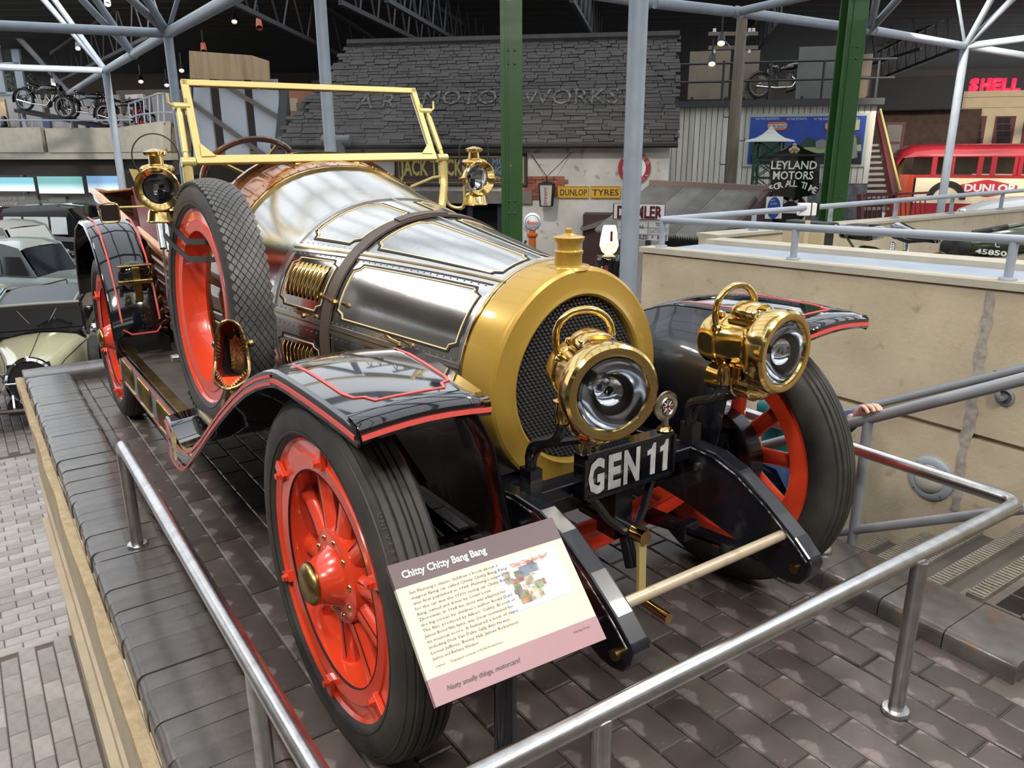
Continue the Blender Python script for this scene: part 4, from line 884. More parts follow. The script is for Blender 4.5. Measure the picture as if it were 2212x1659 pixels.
T('Owner:     Displayed courtesy of EON Productions', .022, .060, .0042, wd=.135, res=1)
T('Nasty smelly things, motorcars!', .028, .018, .0085, shear=.25, bold=.012, wd=.148); T('Grandpa Potts', PW-.062, .030, .0045, res=1)
fx0, fx1, fy0, fy1 = .196, .338, PH-.155, PH-.056
pf = pnl(fx0, fx1, fy0, fy1, 0, .0005, 'picture_frame', mat('pale_blue_frame', (.42, .55, .70), .5), pb); pnl(fx0+.003, fx1-.003, fy0+.003, fy1-.003, .0003, .0008, 'picture_ground', mat('picture_paper', (.58, .60, .64), .5), pb)
# generic collage of coloured shapes in place of the poster artwork
PCOL = [(.25, .32, .16), (.45, .36, .26), (.35, .14, .12), (.55, .50, .44), (.16, .20, .28), (.60, .22, .08), (.28, .26, .24), (.50, .46, .34)]
pms = [mat('picture_patch', c, .5, noise=(60, tuple(x*.45 for x in c), .4, .6)) for c in PCOL]
rnd = random.Random(3)
for i in range(26):
    a, b = fx0+.008+rnd.random()*.068, fy0+.008+rnd.random()*.056; pnl(a, a+.010+rnd.random()*.014, b, b+.008+rnd.random()*.014, .0007, .00085+.00002*i, 'picture_patch', pms[i % 8], pb)
T('"Chitty Chitty Bang Bang"', fx0+.033, fy1-.017, .0075, mat('orange_print', (.75, .17, .03), .5), wd=.085, bold=.03)
for i in range(9): T('mmmnnmm nmnm', fx0+.100, fy1-.030-.0075*i, .0022, mat('grey_print', (.40, .43, .48), .6), wd=.022, res=1) if 0 else pnl(fx0+.096, fx0+.096+.022+.006*(i % 3), fy1-.0315-.0065*i, fy1-.0295-.0065*i, .0007, .0010, 'print_line', pms[4] if 0 else mat('grey_print', (.48, .52, .58), .6), pb)
c = O+ex*PW*.5+ey*PH*.35
g = G(); g.cyl((c.x-.01, c.y, 0), (c.x-.01, c.y, c.z-.03), .022, n=20); g.obj('post', BLACKS, ib)
g = G(); g.lathe([(1e-4, 0), (.06, 0), (.06, .006), (.022, .012)], (c.x-.01, c.y, .0), (0, 0, 1), 24); g.obj('base', BLACKS, ib)
g = G(); g.box(c-ez*.016, (.12, .05, .008), M((ex, ey, ez)).transposed()); g.obj('mount_plate', BLACKS, ib, 0)
# ================================================================= hall shell
CEIL = mat('dark_corrugated_ceiling', (.016, .0145, .013), .9, 0, bump=(3, .3, (40, 1, 1)))
hf = V((fw.x, fw.y, 0)).normalized(); hr = V((rt.x, rt.y, 0)).normalized(); C0 = V((CAM.x, CAM.y, 0))
def hp(f, r, z): return C0+hf*f+hr*r+V((0, 0, z))
CZ = 4.75
g = G(); rows = []
for i in range(61):
    f = 20+28*i/60; rows.append([hp(f, -.60*f, CZ+(i % 2)*.05), hp(f, 40, CZ+(i % 2)*.05)])
g.grid(rows); g.obj('ceiling', CEIL, None, 0, kind='structure', label='dark corrugated ceiling over the far hall')
HALL = mat('dim_hall_wall', (.075, .058, .048), .85, 0, noise=(.5, (.05, .04, .034), .35, .7))
HALLG = mat('grey_hall_wall', (.30, .31, .33), .7, 0, noise=(.6, (.24, .25, .27), .35, .7))
g = G(); g.loft([[hp(41, -26, FZ), hp(41, 42, FZ), hp(41.3, 42, FZ), hp(41.3, -26, FZ)], [hp(41, -26, 6), hp(41, 42, 6), hp(41.3, 42, 6), hp(41.3, -26, 6)]]); g.obj('wall_back', HALL, None, 0, kind='structure')
HALLW = mat('warm_plaster_wall', (.46, .41, .35), .8, 0, noise=(.5, (.36, .32, .27), .35, .7))
g = G(); g.bx(-16, 10, -13.2, -13, FZ, 5.3); g.obj('wall_left', HALLW, None, 0, kind='structure')
g = G(); g.bx(9, 9.2, -13, 14, FZ, 4.6); g.obj('wall_front', HALLW, None, 0, kind='structure')
# glazed roof over the foreground: bars and purlins under the open sky
GLB = thing('glazed_roof', 'grey glazing bars of the roof over the display hall', 'roof', (0, 0, 5.2)); GLB['kind'] = 'structure'
g = G()
for i in range(20): y = -12.5+1.3*i; g.bx(-8.5, 9, y-.05, y+.05, 5.3, 5.5)
g.obj('glazing_bars', GREYT, GLB, 0)
g = G()
for i in range(6): x = -8.5+3.5*i; g.bx(x-.11, x+.11, -12.5, 13, 5.05, 5.3)
g.obj('purlins', GREYT, GLB, 0)
g = G(); g.bx(-12, 9, -13, -4.6, 5.52, 5.6); g.bx(6.2, 9, -4.6, 13, 5.52, 5.6); g.obj('sky_block_panels', HALLW, GLB, 0)  # unseen solid panels added to keep sky out of the bonnet's side
# columns and ring beam
RZ = 3.2
def col(u, v, r, m=GREYT, z=RZ, name='column', label='', d=None):
    p = atz(u, v, z) if d is None else at(u, v, d)
    t = thing(name, label, 'column', (p.x, p.y, FZ)); t['kind'] = 'structure'
    g = G(); g.cyl((p.x, p.y, FZ), (p.x, p.y, z if d is None else max(p.z, 4.8)), r, n=24); g.obj('shaft', m, t)
    g = G(); g.cyl((p.x, p.y, FZ), (p.x, p.y, FZ+.04), r*1.9, n=24); g.obj('base_plate', m, t); return p
pc = col(684, -105, .060, label='slim grey column seen through the windscreen')
pl1 = col(362, 72, .075, label='grey column left of the windscreen'); pl2 = col(228, 152, .092, label='grey column by the left balcony')
pr1 = col(2085, 100, .080, label='slim grey column in front of the bus')
p0 = col(1380, 0, .088, d=7.0, label='thick grey column behind the radiator')
rb_ = thing('ring_beam', 'grey tubular roof beam with branching struts', 'roof beam', (pc.x, pc.y, RZ)); rb_['kind'] = 'structure'
def tb(a, b, r, name='tube', m=GREYT, par=rb_):
    g = G(); g.cyl(a, b, r, n=14); return g.obj(name, m, par)
nl = [pc, pl1, atz(288, 117, RZ), pl2, atz(150, 200, RZ)]
for a, b in zip(nl, nl[1:]): d = (b-a).normalized(); tb(a+d*.15, b-d*.15, .085); g = G(); g.sph(b, .11, n=10); g.obj('node', GREYT, rb_)
nr = [atz(1400, 5, RZ), atz(1592, 26, RZ), atz(1880, 65, RZ), pr1, atz(2330, 138, RZ)]
for a, b in zip([pc]+nr, nr): d = (b-a).normalized(); tb(a+d*.12, b-d*.12, .072); g = G(); g.sph(b, .085, n=10); g.obj('node', GREYT, rb_)
def strut(node, u, v, r, k=1.15):
    q = V(node)-CAM; d = q.dot(fw); e = at(u, v, d*.93); tb(node, node+(e-node)*k, r, 'strut')
for n_, us in ((pl1, ((318, 0), (285, 0))), (nl[2], ((178, 0), (208, 0))), (pl2, ((95, 0), (118, 0))), (nl[4], ((18, 60), (40, 78)))):
    for u, v in us: strut(n_, u, v, .065)
strut(pl1, 383, 0, .035); strut(pl1, 0, 55, .075, 1.1); strut(pl2, 0, 145, .075, 1.1)
for n_, us in ((nr[1], ((1760, -12),)), (nr[2], ((1893, 0), (1938, 0), (1868, 0))), (pr1, ((2140, 0), (2185, 0), (2064, -30))),): 
    for u, v in us: strut(n_, u, v, 0.058 if u not in (1868, 2064) else .03)
strut(pr1, 2330, 68, .065, 1.0)
# green steel stanchions
GREEN = mat('green_painted_steel', (.028, .095, .022), .35, 0, coat=.3)
def hcol(u0, u1, vv, d, label):
    a = at(u0, vv, d); b = at(u1, vv, d); e = (b-a); wd = e.length; e.normalize(); e.z = 0; e.normalize(); n = V((e.y, -e.x, 0)); 
    if n.dot(CAM-a) < 0: n = -n
    c = (a+b)/2; t = thing('green_stanchion', label, 'column', (c.x, c.y, FZ)); t['kind'] = 'structure'; R = M((e, n, V((0, 0, 1)))).transposed(); zc = (FZ+5.2)/2; hh = 5.2-FZ
    g = G(); g.box((c.x, c.y, zc), (.03, wd*1.0, hh), R); o = g.obj('web', GREEN, t, 0)
    for s in (-1, 1): g = G(); g.box(V((c.x, c.y, zc))+n*(s*wd*.5)-e*0, (wd, .025, hh), R); g.obj('flange', GREEN, t, 0, bev=.003)
    q = V((c.x, c.y, 0))+n*wd*.52
    for z in (at(u0, vv-120, d).z, at(u0, vv+200, d).z):
        g = G(); g.box((q.x, q.y, z), (wd*.5, .02, .22), R)
        g.obj('splice_plate', GREEN, t, 0)
        for sx_ in (-1, 1):
            for sz in (-1, 1): g = G(); g.sph(q+e*(sx_*wd*.15)+n*.012+V((0, 0, z+sz*.07)), .016, n=8); g.obj('bolt', GREEN, t)
    g = G(); g.box(V((c.x, c.y, zc))+n*wd*.53-e*wd*.22, (wd*.07, .05, hh), R); g.obj('cable_duct', GREEN, t, 0)
hcol(1082, 1128, 250, 8.9, 'green steel stanchion behind the bonnet')
hcol(1800, 1842, 240, 10.2, 'green steel stanchion in front of the billboard')
# dark lattice trusses under the ceiling
TRM = mat('dark_truss_paint', (.035, .037, .04), .7)
def truss(a, b, h, n, r, label, m=TRM, lights=()):
    a, b = V(a), V(b); t = thing('roof_truss', label, 'truss', a, group='roof trusses'); t['kind'] = 'structure'; U = V((0, 0, h))
    d = (b-a)/n
    g = G(); g.tube([a, b], r, 4, hint=(0, 0, 1)); g.obj('bottom_chord', m, t, 0); g = G(); g.tube([a+U, b+U], r, 4, hint=(0, 0, 1)); g.obj('top_chord', m, t, 0)
    for k in range(n):
        g = G(); g.tube([a+d*k, a+d*(k+.42)+U], r*.32, 5); g.obj('web_rod', m, t); g = G(); g.tube([a+d*(k+.42)+U, a+d*(k+.86)], r*.32, 5); g.obj('web_rod', m, t)
for i, (q0, q1) in enumerate((((470, -10), (850, 175)), ((835, 0), (1052, 125)), ((735, 5), (1000, 135)), ((1235, 0), (1300, 112)), ((1600, 165), (1690, 40)), ((1890, 175), (2080, 100)), ((1700, 200), (1990, 105)), ((120, 180), (360, 60)))):
    truss(atz(*q0, 3.9) if q0[1] < 130 else atz(*q0, 3.6), atz(*q1, 3.9) if q1[1] < 130 else atz(*q1, 3.6), 1.0, 9, .06, ('roof truss at left above the windscreen', 'roof truss left of the first green stanchion', 'dark roof truss behind the windscreen post', 'roof truss with a lit lower edge behind the thick column', 'roof truss behind the telegraph pole', 'roof truss above the bus', 'long roof truss above the mezzanine panels', 'roof truss behind the left balcony')[i])
# hanging spotlights
GLOW = mat('lit_spot_bulb', (1, .8, .5), .4, emit=((1, .72, .35), 30)); GLOWW = mat('lit_spot_bulb_white', (1, .95, .85), .4, emit=((1, .9, .75), 25)); ORNG = mat('orange_lamp_can', (.40, .07, .03), .5)
def spot(u, v, d, lit, m, label, r=.07):
    p = at(u, v, d); t = thing('spotlight', label, 'spotlight', p+V((0, 0, .3)), group='roof spotlights'); dr = (CAM-p).normalized()*.6+V((0, 0, -.6)); dr.normalize()
    g = G(); g.lathe([(1e-4, -.2), (r*.8, -.19), (r, -.02), (r, .06), (r*.86, .05), (r*.8, .0)], p, dr, 16); g.obj('can', m, t); g = G(); g.tube([p-dr*.1, p-dr*.1+V((0, 0, .35))], .015, 6); g.obj('yoke', BLACKM, t)
    if lit: g = G(); g.disc(p+dr*.02, dr, r*.82, 16); g.obj('bulb', lit, t)
for u, v, d, lit, m, lb in ((506, 44, 19, GLOW, BLACKM, 'brightly lit spotlight at the top left'), (304, 174, 22, GLOW, BLACKM, 'lit spotlight above the left balcony'), (392, 150, 21, GLOW, BLACKM, 'lit twin spotlight left of the wooden panel'), (360, 182, 23, GLOWW, BLACKM, 'small spotlight above the balcony railing'), (560, 56, 17, None, ORNG, 'orange spotlight can beside the lit lamp'), (440, 108, 18, None, ORNG, 'orange spotlight can above the wooden panel'), (1858, 88, 13, None, ORNG, 'orange spotlight can beside the right green stanchion'), (1538, 135, 15, GLOW, BLACKM, 'bare bulb under the telegraph pole crossarm'), (168, 102, 24, GLOWW, WHITE, 'white spotlight in the left rafters'), (115, 180, 26, GLOWW, WHITE, 'white spotlight above the motorcycles'), (232, 5, 18, None, WHITE, 'white floodlight at the top left edge'), (1558, 90, 14, GLOW, BLACKM, 'lit tube lamp on the telegraph pole')): spot(u, v, d, lit, m, lb)

def fill_flood(p, tgt, power, col, label, size=1.2, soft=.12):  # unseen lamp with can and yoke, added to brighten its target
    p = V(p); tgt = V(tgt); t = thing('added_floodlight', label, 'floodlight', p, group='added floodlights'); d = (tgt-p).normalized()
    g = G(); g.lathe([(1e-4, -.3), (.10, -.28), (.16, -.02), (.16, .02), (.13, .0)], p, d, 16); g.obj('can', BLACKM, t); g = G(); g.tube([p-d*.1, V((p.x, p.y, p.z+.5))], .02, 6); g.obj('yoke', BLACKM, t)
    l = bpy.data.lights.new('fill_flood', 'SPOT'); l.energy = power; l.color = col; l.spot_size = size; l.spot_blend = .8; l.shadow_soft_size = soft; o = bpy.data.objects.new('fill_lamp', l); COL.objects.link(o); o.matrix_world = M.Translation(p+d*.05) @ (-d).to_track_quat('Z', 'Y').to_matrix().to_4x4(); mw = o.matrix_world.copy(); o.parent = t; o.matrix_parent_inverse = WM[t.name].inverted()
fill_flood(at(2420, -160, 12.5), at(2130, 330, 22), 1500, (1, .86, .66), 'added floodlight brightening the cream building'); fill_flood(at(2000, -80, 13), at(2120, 400, 19), 900, (1, .9, .75), 'added floodlight brightening the red bus'); fill_flood(at(150, -60, 14), at(120, 560, 18), 1500, (1, .93, .82), 'added floodlight brightening the parked cars'); fill_flood(at(300, -80, 15), at(150, 260, 24), 1800, (1, .93, .84), 'added floodlight brightening the left balcony'); fill_flood(at(1000, -100, 9), at(1250, 400, 13.5), 260, (1, .93, .84), 'added floodlight brightening the garage wall', .9)

for i, (p, tg, pw) in enumerate((((3.6, -2.6, 5.1), (.2, -.4, .4), 330), ((2.6, 3.2, 5.1), (.3, .8, .2), 280), ((-.6, -4.2, 5.1), (-.8, -.8, .3), 320), ((-1.8, 3.4, 5.1), (-1, 1.2, .3), 220), ((-4.6, -3.6, 5.1), (-4.5, -1.6, -1), 330), ((4.4, .6, 5.1), (1, 2, .2), 320), ((2.4, -4.4, 5.1), (-1, -2.0, -1.5), 300))):  # high lamps added out of view to lift platform, walls and paving
    fill_flood(p, tg, pw, (1, .93, .84), ('added unseen floodlight above the photographer', 'added unseen floodlight above the stairs', 'added unseen floodlight left of the platform', 'added unseen floodlight over the upper ramp', 'added unseen floodlight above the lower floor', 'added unseen floodlight in front of the car', 'added unseen floodlight over the left paving')[i], 2.0, .30)
# ================================================================= garage building
class Fac:
    "vertical facade through image points (u0,v0,d0) left and (u1,v1,d1) right"
    def __init__(s, l, r):
        s.A = at(*l); s.B = at(*r); e = s.B-s.A; e.z = 0; s.e = e.normalized(); n = V((s.e.y, -s.e.x, 0)); s.n = n if n.dot(CAM-s.A) > 0 else -n; s.z = V((0, 0, 1)); s.R = M((s.e, s.z, s.n)).transposed()
    def p(s, u, v, off=0):
        q = fw+rt*((u-1106)/F)-up*((v-829.5)/F); P = s.A+s.n*off; return CAM+q*((P-CAM).dot(s.n)/q.dot(s.n))
    def local(s, P): d = V(P)-s.A; return d.dot(s.e), d.z+s.A.z
    def w(s, a, z, off=0): return s.A+s.e*a+s.n*off+V((0, 0, z-s.A.z))
    def slab(s, u0, v0, u1, v1, off, th, name, m, par=None, bev=0, **kw):
        a0, z1 = s.local(s.p(u0, v0, off)); a1, z0 = s.local(s.p(u1, v1, off)); return s.rect(a0, a1, z0, z1, off, th, name, m, par, bev, **kw)
    def rect(s, a0, a1, z0, z1, off, th, name, m, par=None, bev=0, **kw):
        g = G(); g.box(s.w((a0+a1)/2, (z0+z1)/2, off+th/2), (abs(a1-a0), abs(z1-z0), th), s.R); return g.obj(name, m, par, 0, bev=bev, **kw)
    def txt(s, body, u0, v0, u1, v1, off, m, par, name='lettering', **k):
        "text filling the image box (u0,v0)-(u1,v1)"
        a = s.p(u0, v1, off); b = s.p(u1, v1, off); c = s.p(u0, v0, off); return text(body, name, m, par, a, s.e, s.z, (c-a).dot(s.z), (b-a).dot(s.e), off=.002, **k)
GA = Fac((600, 306, 14.6), (1455, 302, 13.5))
gar = thing('garage_building', 'old roadside garage with slate roof and peeling white walls', 'building', GA.w(4, FZ))
WWALL = mat('peeling_limewash', (.62, .61, .58), .85, 0, noise=(2.2, (.50, .48, .44), .35, .65), wear=(5, (.33, .29, .24), .60, .68), bump=(12, .3))
SLATE = vary(mat('stone_slate', (.042, .038, .036), .85, 0, noise=(4, (.060, .054, .050), .35, .7), bump=(30, .2)), .3, .01); SLATEL = mat('faded_white_paint', (.30, .295, .285), .8)
aL, _ = GA.local(GA.p(615, 320)); aR, _ = GA.local(GA.p(1447, 320)); ze = 1.44
g = G()
dl, dt_ = GA.local(GA.p(880, 470)); dr_, db = GA.local(GA.p(1118, 470)); zd = GA.local(GA.p(1000, 437))[1]
GA.rect(aL, dl, FZ, ze, 0, -.3, 'wall', WWALL, gar); GA.rect(dr_, aR, FZ, ze, 0, -.3, 'wall', WWALL, gar); GA.rect(dl, dr_, zd, ze, 0, -.3, 'wall', WWALL, gar)
GA.rect(aL, aR, FZ, ze+1.2, -1.5, -.05, 'rear_wall', BLACKM, gar)
g = G(); g.prism([GA.w(aR, FZ, -.02), GA.w(aR, ze, -.02), GA.w(aR, ze+1.6, -1.6), GA.w(aR, ze, -3.2), GA.w(aR, FZ, -3.2)], GA.e*-.15); g.obj('gable_wall', WWALL, gar, 0)
GA.slab(870, 412, 1150, 440, .02, .05, 'door_lintel', mat('weathered_beam', (.20, .18, .155), .8, 0, noise=(5, (.13, .115, .10), .3, .7)), gar)
GA.rect(dl, dr_, FZ, zd, -.5, .02, 'dark_doorway', mat('dark_interior', (.004, .005, .009), .9), gar)
for u in (940, 1010, 1075): GA.slab(u, 438, u+14, 560, -.1, .05, 'door_post', mat('navy_door', (.012, .016, .03), .7), gar)
# roof: slates in courses
run, rise = 1.62, 1.66; sl = (GA.n*-run+V((0, 0, rise))); SLn = sl.length; sdir = sl.normalized(); rn = GA.e.cross(sdir).normalized(); rn = rn if rn.z > 0 else -rn
g = G(); r0 = GA.w(aL-.1, ze-.02, .28); r1 = GA.w(aR+.12, ze-.02, .28); g.add([r0, r1, r1+sl*1.12, r0+sl*1.12+GA.e*.95, ], [(0, 1, 2, 3)]); rf = g.obj('roof', mat('roof_boarding', (.02, .018, .016), .9), gar, 0)
g = G(); g.add([r0+sl*1.12+GA.e*.95, r1+sl*1.12, r1+sl*1.12+V((0, 0, -1.7))-GA.n*1.8, r0+sl*1.12+V((0, 0, -1.7))-GA.n*1.8+GA.e*.3], [(0, 1, 2, 3)]); g.obj('rear_roof', SLATE, gar, 0)
sm = G(); sm.box((0, 0, 0), (1, 1, 1)); sm = sm.mesh('slate', 0); sm.materials.append(SLATE)
NR = 30; sl_list = []; RS = M((GA.e, sdir, rn)).transposed(); L_ = (r1-r0).length
for k in range(NR):
    x = -.15; hh = SLn*1.12/NR*1.0
    x0_cut = .0+.025*k
    while x < L_-.06:
        wd = min(random.uniform(.17, .42)*(1.15-.4*k/NR), L_+.03-x)
        cx = x+wd/2
        if cx > x0_cut*1.3+.02: sl_list.append((cx, (k+.5)*hh, wd-.012, hh*1.18, k))
        x += wd
sl_list.sort(key=lambda s_: (s_[4] > 17, s_[0] < L_*.32, s_[4]))
gs = G()
for i, (cx, h_, wd, hh, k) in enumerate(sl_list):
    P = r0+GA.e*cx+sdir*(h_+random.uniform(-.018, .018))+rn*(.02+random.uniform(0, .012)); R = (M.Rotation(random.uniform(-.035, .035), 3, rn) @ M.Rotation(-.10+random.uniform(-.03, .03), 3, GA.e) @ RS)
    if i < 300:
        o = bpy.data.objects.new('slate', sm); COL.objects.link(o); o.matrix_world = M.Translation(P) @ R.to_4x4() @ M.Diagonal((wd, hh, .018, 1)); mw = o.matrix_world.copy(); o.parent = rf; o.matrix_world = mw
    else: gs.box(P, (wd, hh, .018), R)
gs.obj('slates', SLATE, rf, 0, kind='stuff')
g = G(); g.tube([r0+sl*1.12+rn*.03+GA.e*.9, r1+sl*1.12+rn*.03], .09, 6); g.obj('ridge_tiles', SLATE, rf)
def rooftext(s_, u0, v0, u1, v1):
    def pr(u, v):
        q = fw+rt*((u-1106)/F)-up*((v-829.5)/F); P = r0+rn*.055; return CAM+q*((P-CAM).dot(rn)/q.dot(rn))
    a, b, c_ = pr(u0, v1), pr(u1, v1), pr(u0, v0); text(s_, 'painted_roof_letters', mat('faded_roof_paint', (.13, .127, .12), .85, 0, noise=(14, (.05, .047, .045), .45, .53)), rf, a, GA.e, sdir, (c_-a).dot(sdir), (b-a).dot(GA.e), off=.0)
rooftext('MOTOR', 908, 196, 1102, 226); rooftext('WORKS', 1128, 193, 1335, 226); rooftext('A R', 768, 204, 852, 234)
g = G(); a, b = r0+GA.n*.05+V((0, 0, -.03)), r1+GA.n*.05+V((0, 0, -.03)); g.tube([a, b], .055, 8); g.obj('gutter', BLACKM, gar)
g = G(); q = GA.p(1050, 300, .2); q = GA.p(733, 330, .35); g.cyl(q+V((0, 0, -.6)), q+V((0, 0, .22)), .13, n=16); g.cyl(q+V((0, 0, .2))-GA.e*.3, q+V((0, 0, .2))+GA.e*.22, .10, n=12); g.obj('flue_pipe', mat('flue_zinc', (.14, .14, .14), .6), gar)
# exposed bricks
BRK = vary(mat('red_brick_far', (.26, .085, .055), .8), .25)
bmx = G(); bmx.box((0, 0, 0), (.20, .065, .03)); bmx = bmx.mesh('brick_red', 0); bmx.materials.append(BRK)
for r_ in range(7):
    for c_ in range(4-(r_ > 4)):
        P = GA.p(1146+c_*23+(r_ % 2)*8-8, 385+r_*7, .012); o = bpy.data.objects.new('exposed_brick', bmx); COL.objects.link(o); o.matrix_world = M.Translation(P) @ GA.R.to_4x4(); mw = o.matrix_world.copy(); o.parent = gar; o.matrix_parent_inverse = WM[gar.name].inverted()
# signs on the wall
jt = thing('garage_name_board', 'brown painted garage name board above the dark doorway', 'sign', GA.p(1000, 400, .05))
BRN = mat('brown_sign_board', (.095, .062, .055), .6, 0, noise=(3, (.07, .045, .04), .3, .7, (1, 1, 20))); YEL = mat('faded_yellow_paint', (.50, .45, .13), .6); BLU = mat('faded_blue_paint', (.10, .25, .36), .6)
for i in range(4): v0 = 333+i*17.2; GA.slab(853, v0, 1139, v0+16.6, .03, .03, 'board_plank', BRN, jt)
for q in ((853, 332, 1139, 335), (853, 399, 1139, 402), (853, 332, 857, 402), (1135, 332, 1139, 402)): GA.slab(*q, .055, .02, 'frame_strip', BLACKM, jt)
for q in ((861, 338, 1131, 339.6), (861, 393.5, 1131, 395), (861, 338, 862.6, 395), (1129.5, 338, 1131, 395)): GA.slab(*q, .061, .003, 'gold_line', YEL, jt)
GA.txt('JACK TUCKER', 867, 345, 1030, 378, .066, YEL, jt, bold=.03); GA.txt('MOTOR', 1063, 342, 1127, 356, .066, BLU, jt, bold=.03); GA.txt('ENGINEER', 1053, 360, 1128, 375, .066, BLU, jt, bold=.03); GA.txt('TELEPHONE 2', 1040, 381, 1126, 389, .066, YEL, jt)
ENY = mat('yellow_enamel', (.60, .36, .035), .3); ENB = mat('dark_enamel_print', (.02, .016, .03), .4)
for t_, u0, u1, lb in (('DUNLOP', 1205, 1271, 'yellow enamel sign reading DUNLOP on the white garage wall'), ('TYRES', 1275, 1340, 'yellow enamel sign reading TYRES next to the thick column')):
    s_ = thing('enamel_sign', lb, 'sign', GA.p((u0+u1)/2, 428, .02), group='yellow enamel tyre signs'); GA.slab(u0, 402, u1, 429, .02, .012, 'plate', ENY, s_, .003); GA.txt(t_, u0+4, 409, u1-4, 422, .033, ENB, s_, bold=.01)
    for q in ((u0+1, 403, u1-1, 404), (u0+1, 427, u1-1, 428)): GA.slab(*q, .032, .002, 'border', ENB, s_)
rs = thing('round_oil_sign', 'round white and red oil sign half hidden by the thick column', 'sign', GA.p(1372, 365, .02)); c = GA.p(1370, 363, .03); RED2 = mat('sign_red', (.33, .02, .025), .4)
pr_ = (GA.p(1405, 363, .03)-c).length
g = G(); g.lathe([(1e-4, 0), (pr_*.72, 0)], c+GA.n*.012, GA.n, 32); g.obj('white_face', WHITE, rs); g = G(); g.lathe([(pr_*.72, .0), (pr_*.72, .012), (pr_, .012), (pr_, 0)], c, GA.n, 40); g.obj('red_ring', RED2, rs)
for k, (ch, an) in enumerate(zip('TEXACO', (140, 115, 90, 68, 46, 24))): 
    t = rad(an); q = c+GA.e*(pr_*.86*cos(t))+V((0, 0, pr_*.86*sin(t)))+GA.n*.016; ex_ = GA.e*sin(t)-V((0, 0, cos(t))); ey_ = GA.e*cos(t)+V((0, 0, sin(t))); text(ch, 'sign_letter', WHITE, rs, q-ex_*.02-ey_*.025, ex_, ey_, .05)
for k, (ch, an) in enumerate(zip('OIL', (-62, -44, -28))):
    t = rad(an); q = c+GA.e*(pr_*.86*cos(t))+V((0, 0, pr_*.86*sin(t)))+GA.n*.016; ex_ = -GA.e*sin(t)+V((0, 0, cos(t))); ey_ = -GA.e*cos(t)-V((0, 0, sin(t))); text(ch, 'sign_letter', WHITE, rs, q-ex_*.02-ey_*.025, ex_, ey_, .05)
st5 = [c+GA.n*.014+GA.e*(pr_*.5*(1 if k % 2 == 0 else .4)*sin(k*pi/5))+V((0, 0, pr_*.5*(1 if k % 2 == 0 else .4)*cos(k*pi/5))) for k in range(10)]; g = G(); g.prism(st5, GA.n*.004); g.obj('red_star', RED2, rs, 0)
# wall lantern on wires
ln = thing('wall_lantern', 'black framed glass lantern hanging on the white garage wall', 'lantern', GA.p(1181, 445, .25)); 
g = G(); A0 = [GA.p(u, v, .28) for u, v in ((1166, 398), (1196, 396), (1193, 444), (1168, 445))]; wd = (A0[1]-A0[0]).length; cT = (A0[0]+A0[1])/2; cB = (A0[2]+A0[3])/2
def lring(c_, k): return [c_+GA.e*(a*k)+GA.n*(b*k) for a, b in ((-1, -1), (1, -1), (1, 1), (-1, 1))]
tr_, br_ = lring(cT, wd*.5), lring(cB, wd*.40)
for a, b in list(zip(tr_, br_))+list(zip(tr_, tr_[1:]+tr_[:1]))+list(zip(br_, br_[1:]+br_[:1])): g.tube([a, b], .013, 4)
g.loft([lring(cT, wd*.55), lring(cT+V((0, 0, .04)), wd*.2)]); g.obj('lantern_frame', BLACKM, ln)
g = G(); g.loft([lring(cT, wd*.47), lring(cB, wd*.37)]); g.obj('milky_glass', mat('milky_lantern_glass', (.45, .44, .40), .2), ln, 0)
text('GARAGE', 'lantern_letters', RED2, ln, cT+GA.n*(wd*.52)+V((0, 0, -.05))-GA.e*.03, V((0, 0, -1))+GA.n*-.05, GA.e, .05, .30)
g = G(); hook = cT+V((0, 0, .12)); g.tube([cT, hook], .01, 5); g.tube([hook, GA.p(1148, 334, .02)], .006, 4); g.tube([hook, GA.p(1234, 330, .02)], .006, 4); g.obj('hanging_wire', BLACKM, ln)
# globe-topped petrol pump and lit pump
def pumpcol(u, vt, vb, d, m, name, label):
    p = at(u, vb, d); return p, thing(name, label, 'petrol pump', (p.x, p.y, FZ))
p, t = pumpcol(1151, 0, 500, 12.6, None, 'petrol_pump', 'orange petrol pump with a white round globe beside the garage door')
ORP = mat('orange_pump_paint', (.50, .13, .02), .4); gl = at(1150, 479, 12.6)
g = G(); g.lathe([(1e-4, FZ-gl.z), (.16, FZ-gl.z), (.16, -.95), (.10, -.9), (.06, -.86), (.06, -.25), (.09, -.22), (.09, -.19), (.05, -.17), (.05, -.13)], gl, (0, 0, 1), 16); g.obj('pump_column', ORP, t)
g = G(); g.sph(gl, .145, (1, 1, .70), 20, GA.n); g.obj('globe', mat('milk_glass_globe', (.72, .72, .72), .15), t)
fdir = (CAM-gl); fdir.z = 0; fdir.normalize(); fs_ = V((0, 0, 1)).cross(fdir); cg = gl+fdir*.115
g = G(); g.lathe([(.105, 0), (.112, .004), (.118, 0)], cg, fdir, 28); g.obj('blue_ring', mat('globe_blue', (.12, .25, .40), .3), t)
text('Esso', 'globe_lettering', mat('globe_red', (.55, .03, .02), .4), t, cg+fdir*.012-fs_*.085+V((0, 0, -.028)), fs_, (0, 0, 1), .055, .17, bold=.02)
g = G(); h0 = gl+fs_*-.1+V((0, 0, -.3)); g.tube([h0, h0+V((0, 0, -.3))-fs_*.15, h0+V((0, 0, -.55))-fs_*.25], .02, 6); g.obj('hose', BLACKM, t)
p, t = pumpcol(1316, 0, 560, 11.2, None, 'lit_petrol_pump', 'petrol pump with a glowing cream topped globe left of the thick column')
gl = at(1316, 518, 11.2); fdir = (CAM-gl); fdir.z = 0; fdir.normalize(); fs_ = V((0, 0, 1)).cross(fdir)
LITG = mat('lit_pump_globe', (.9, .75, .4), .4, emit=((1, .74, .36), 1.3))
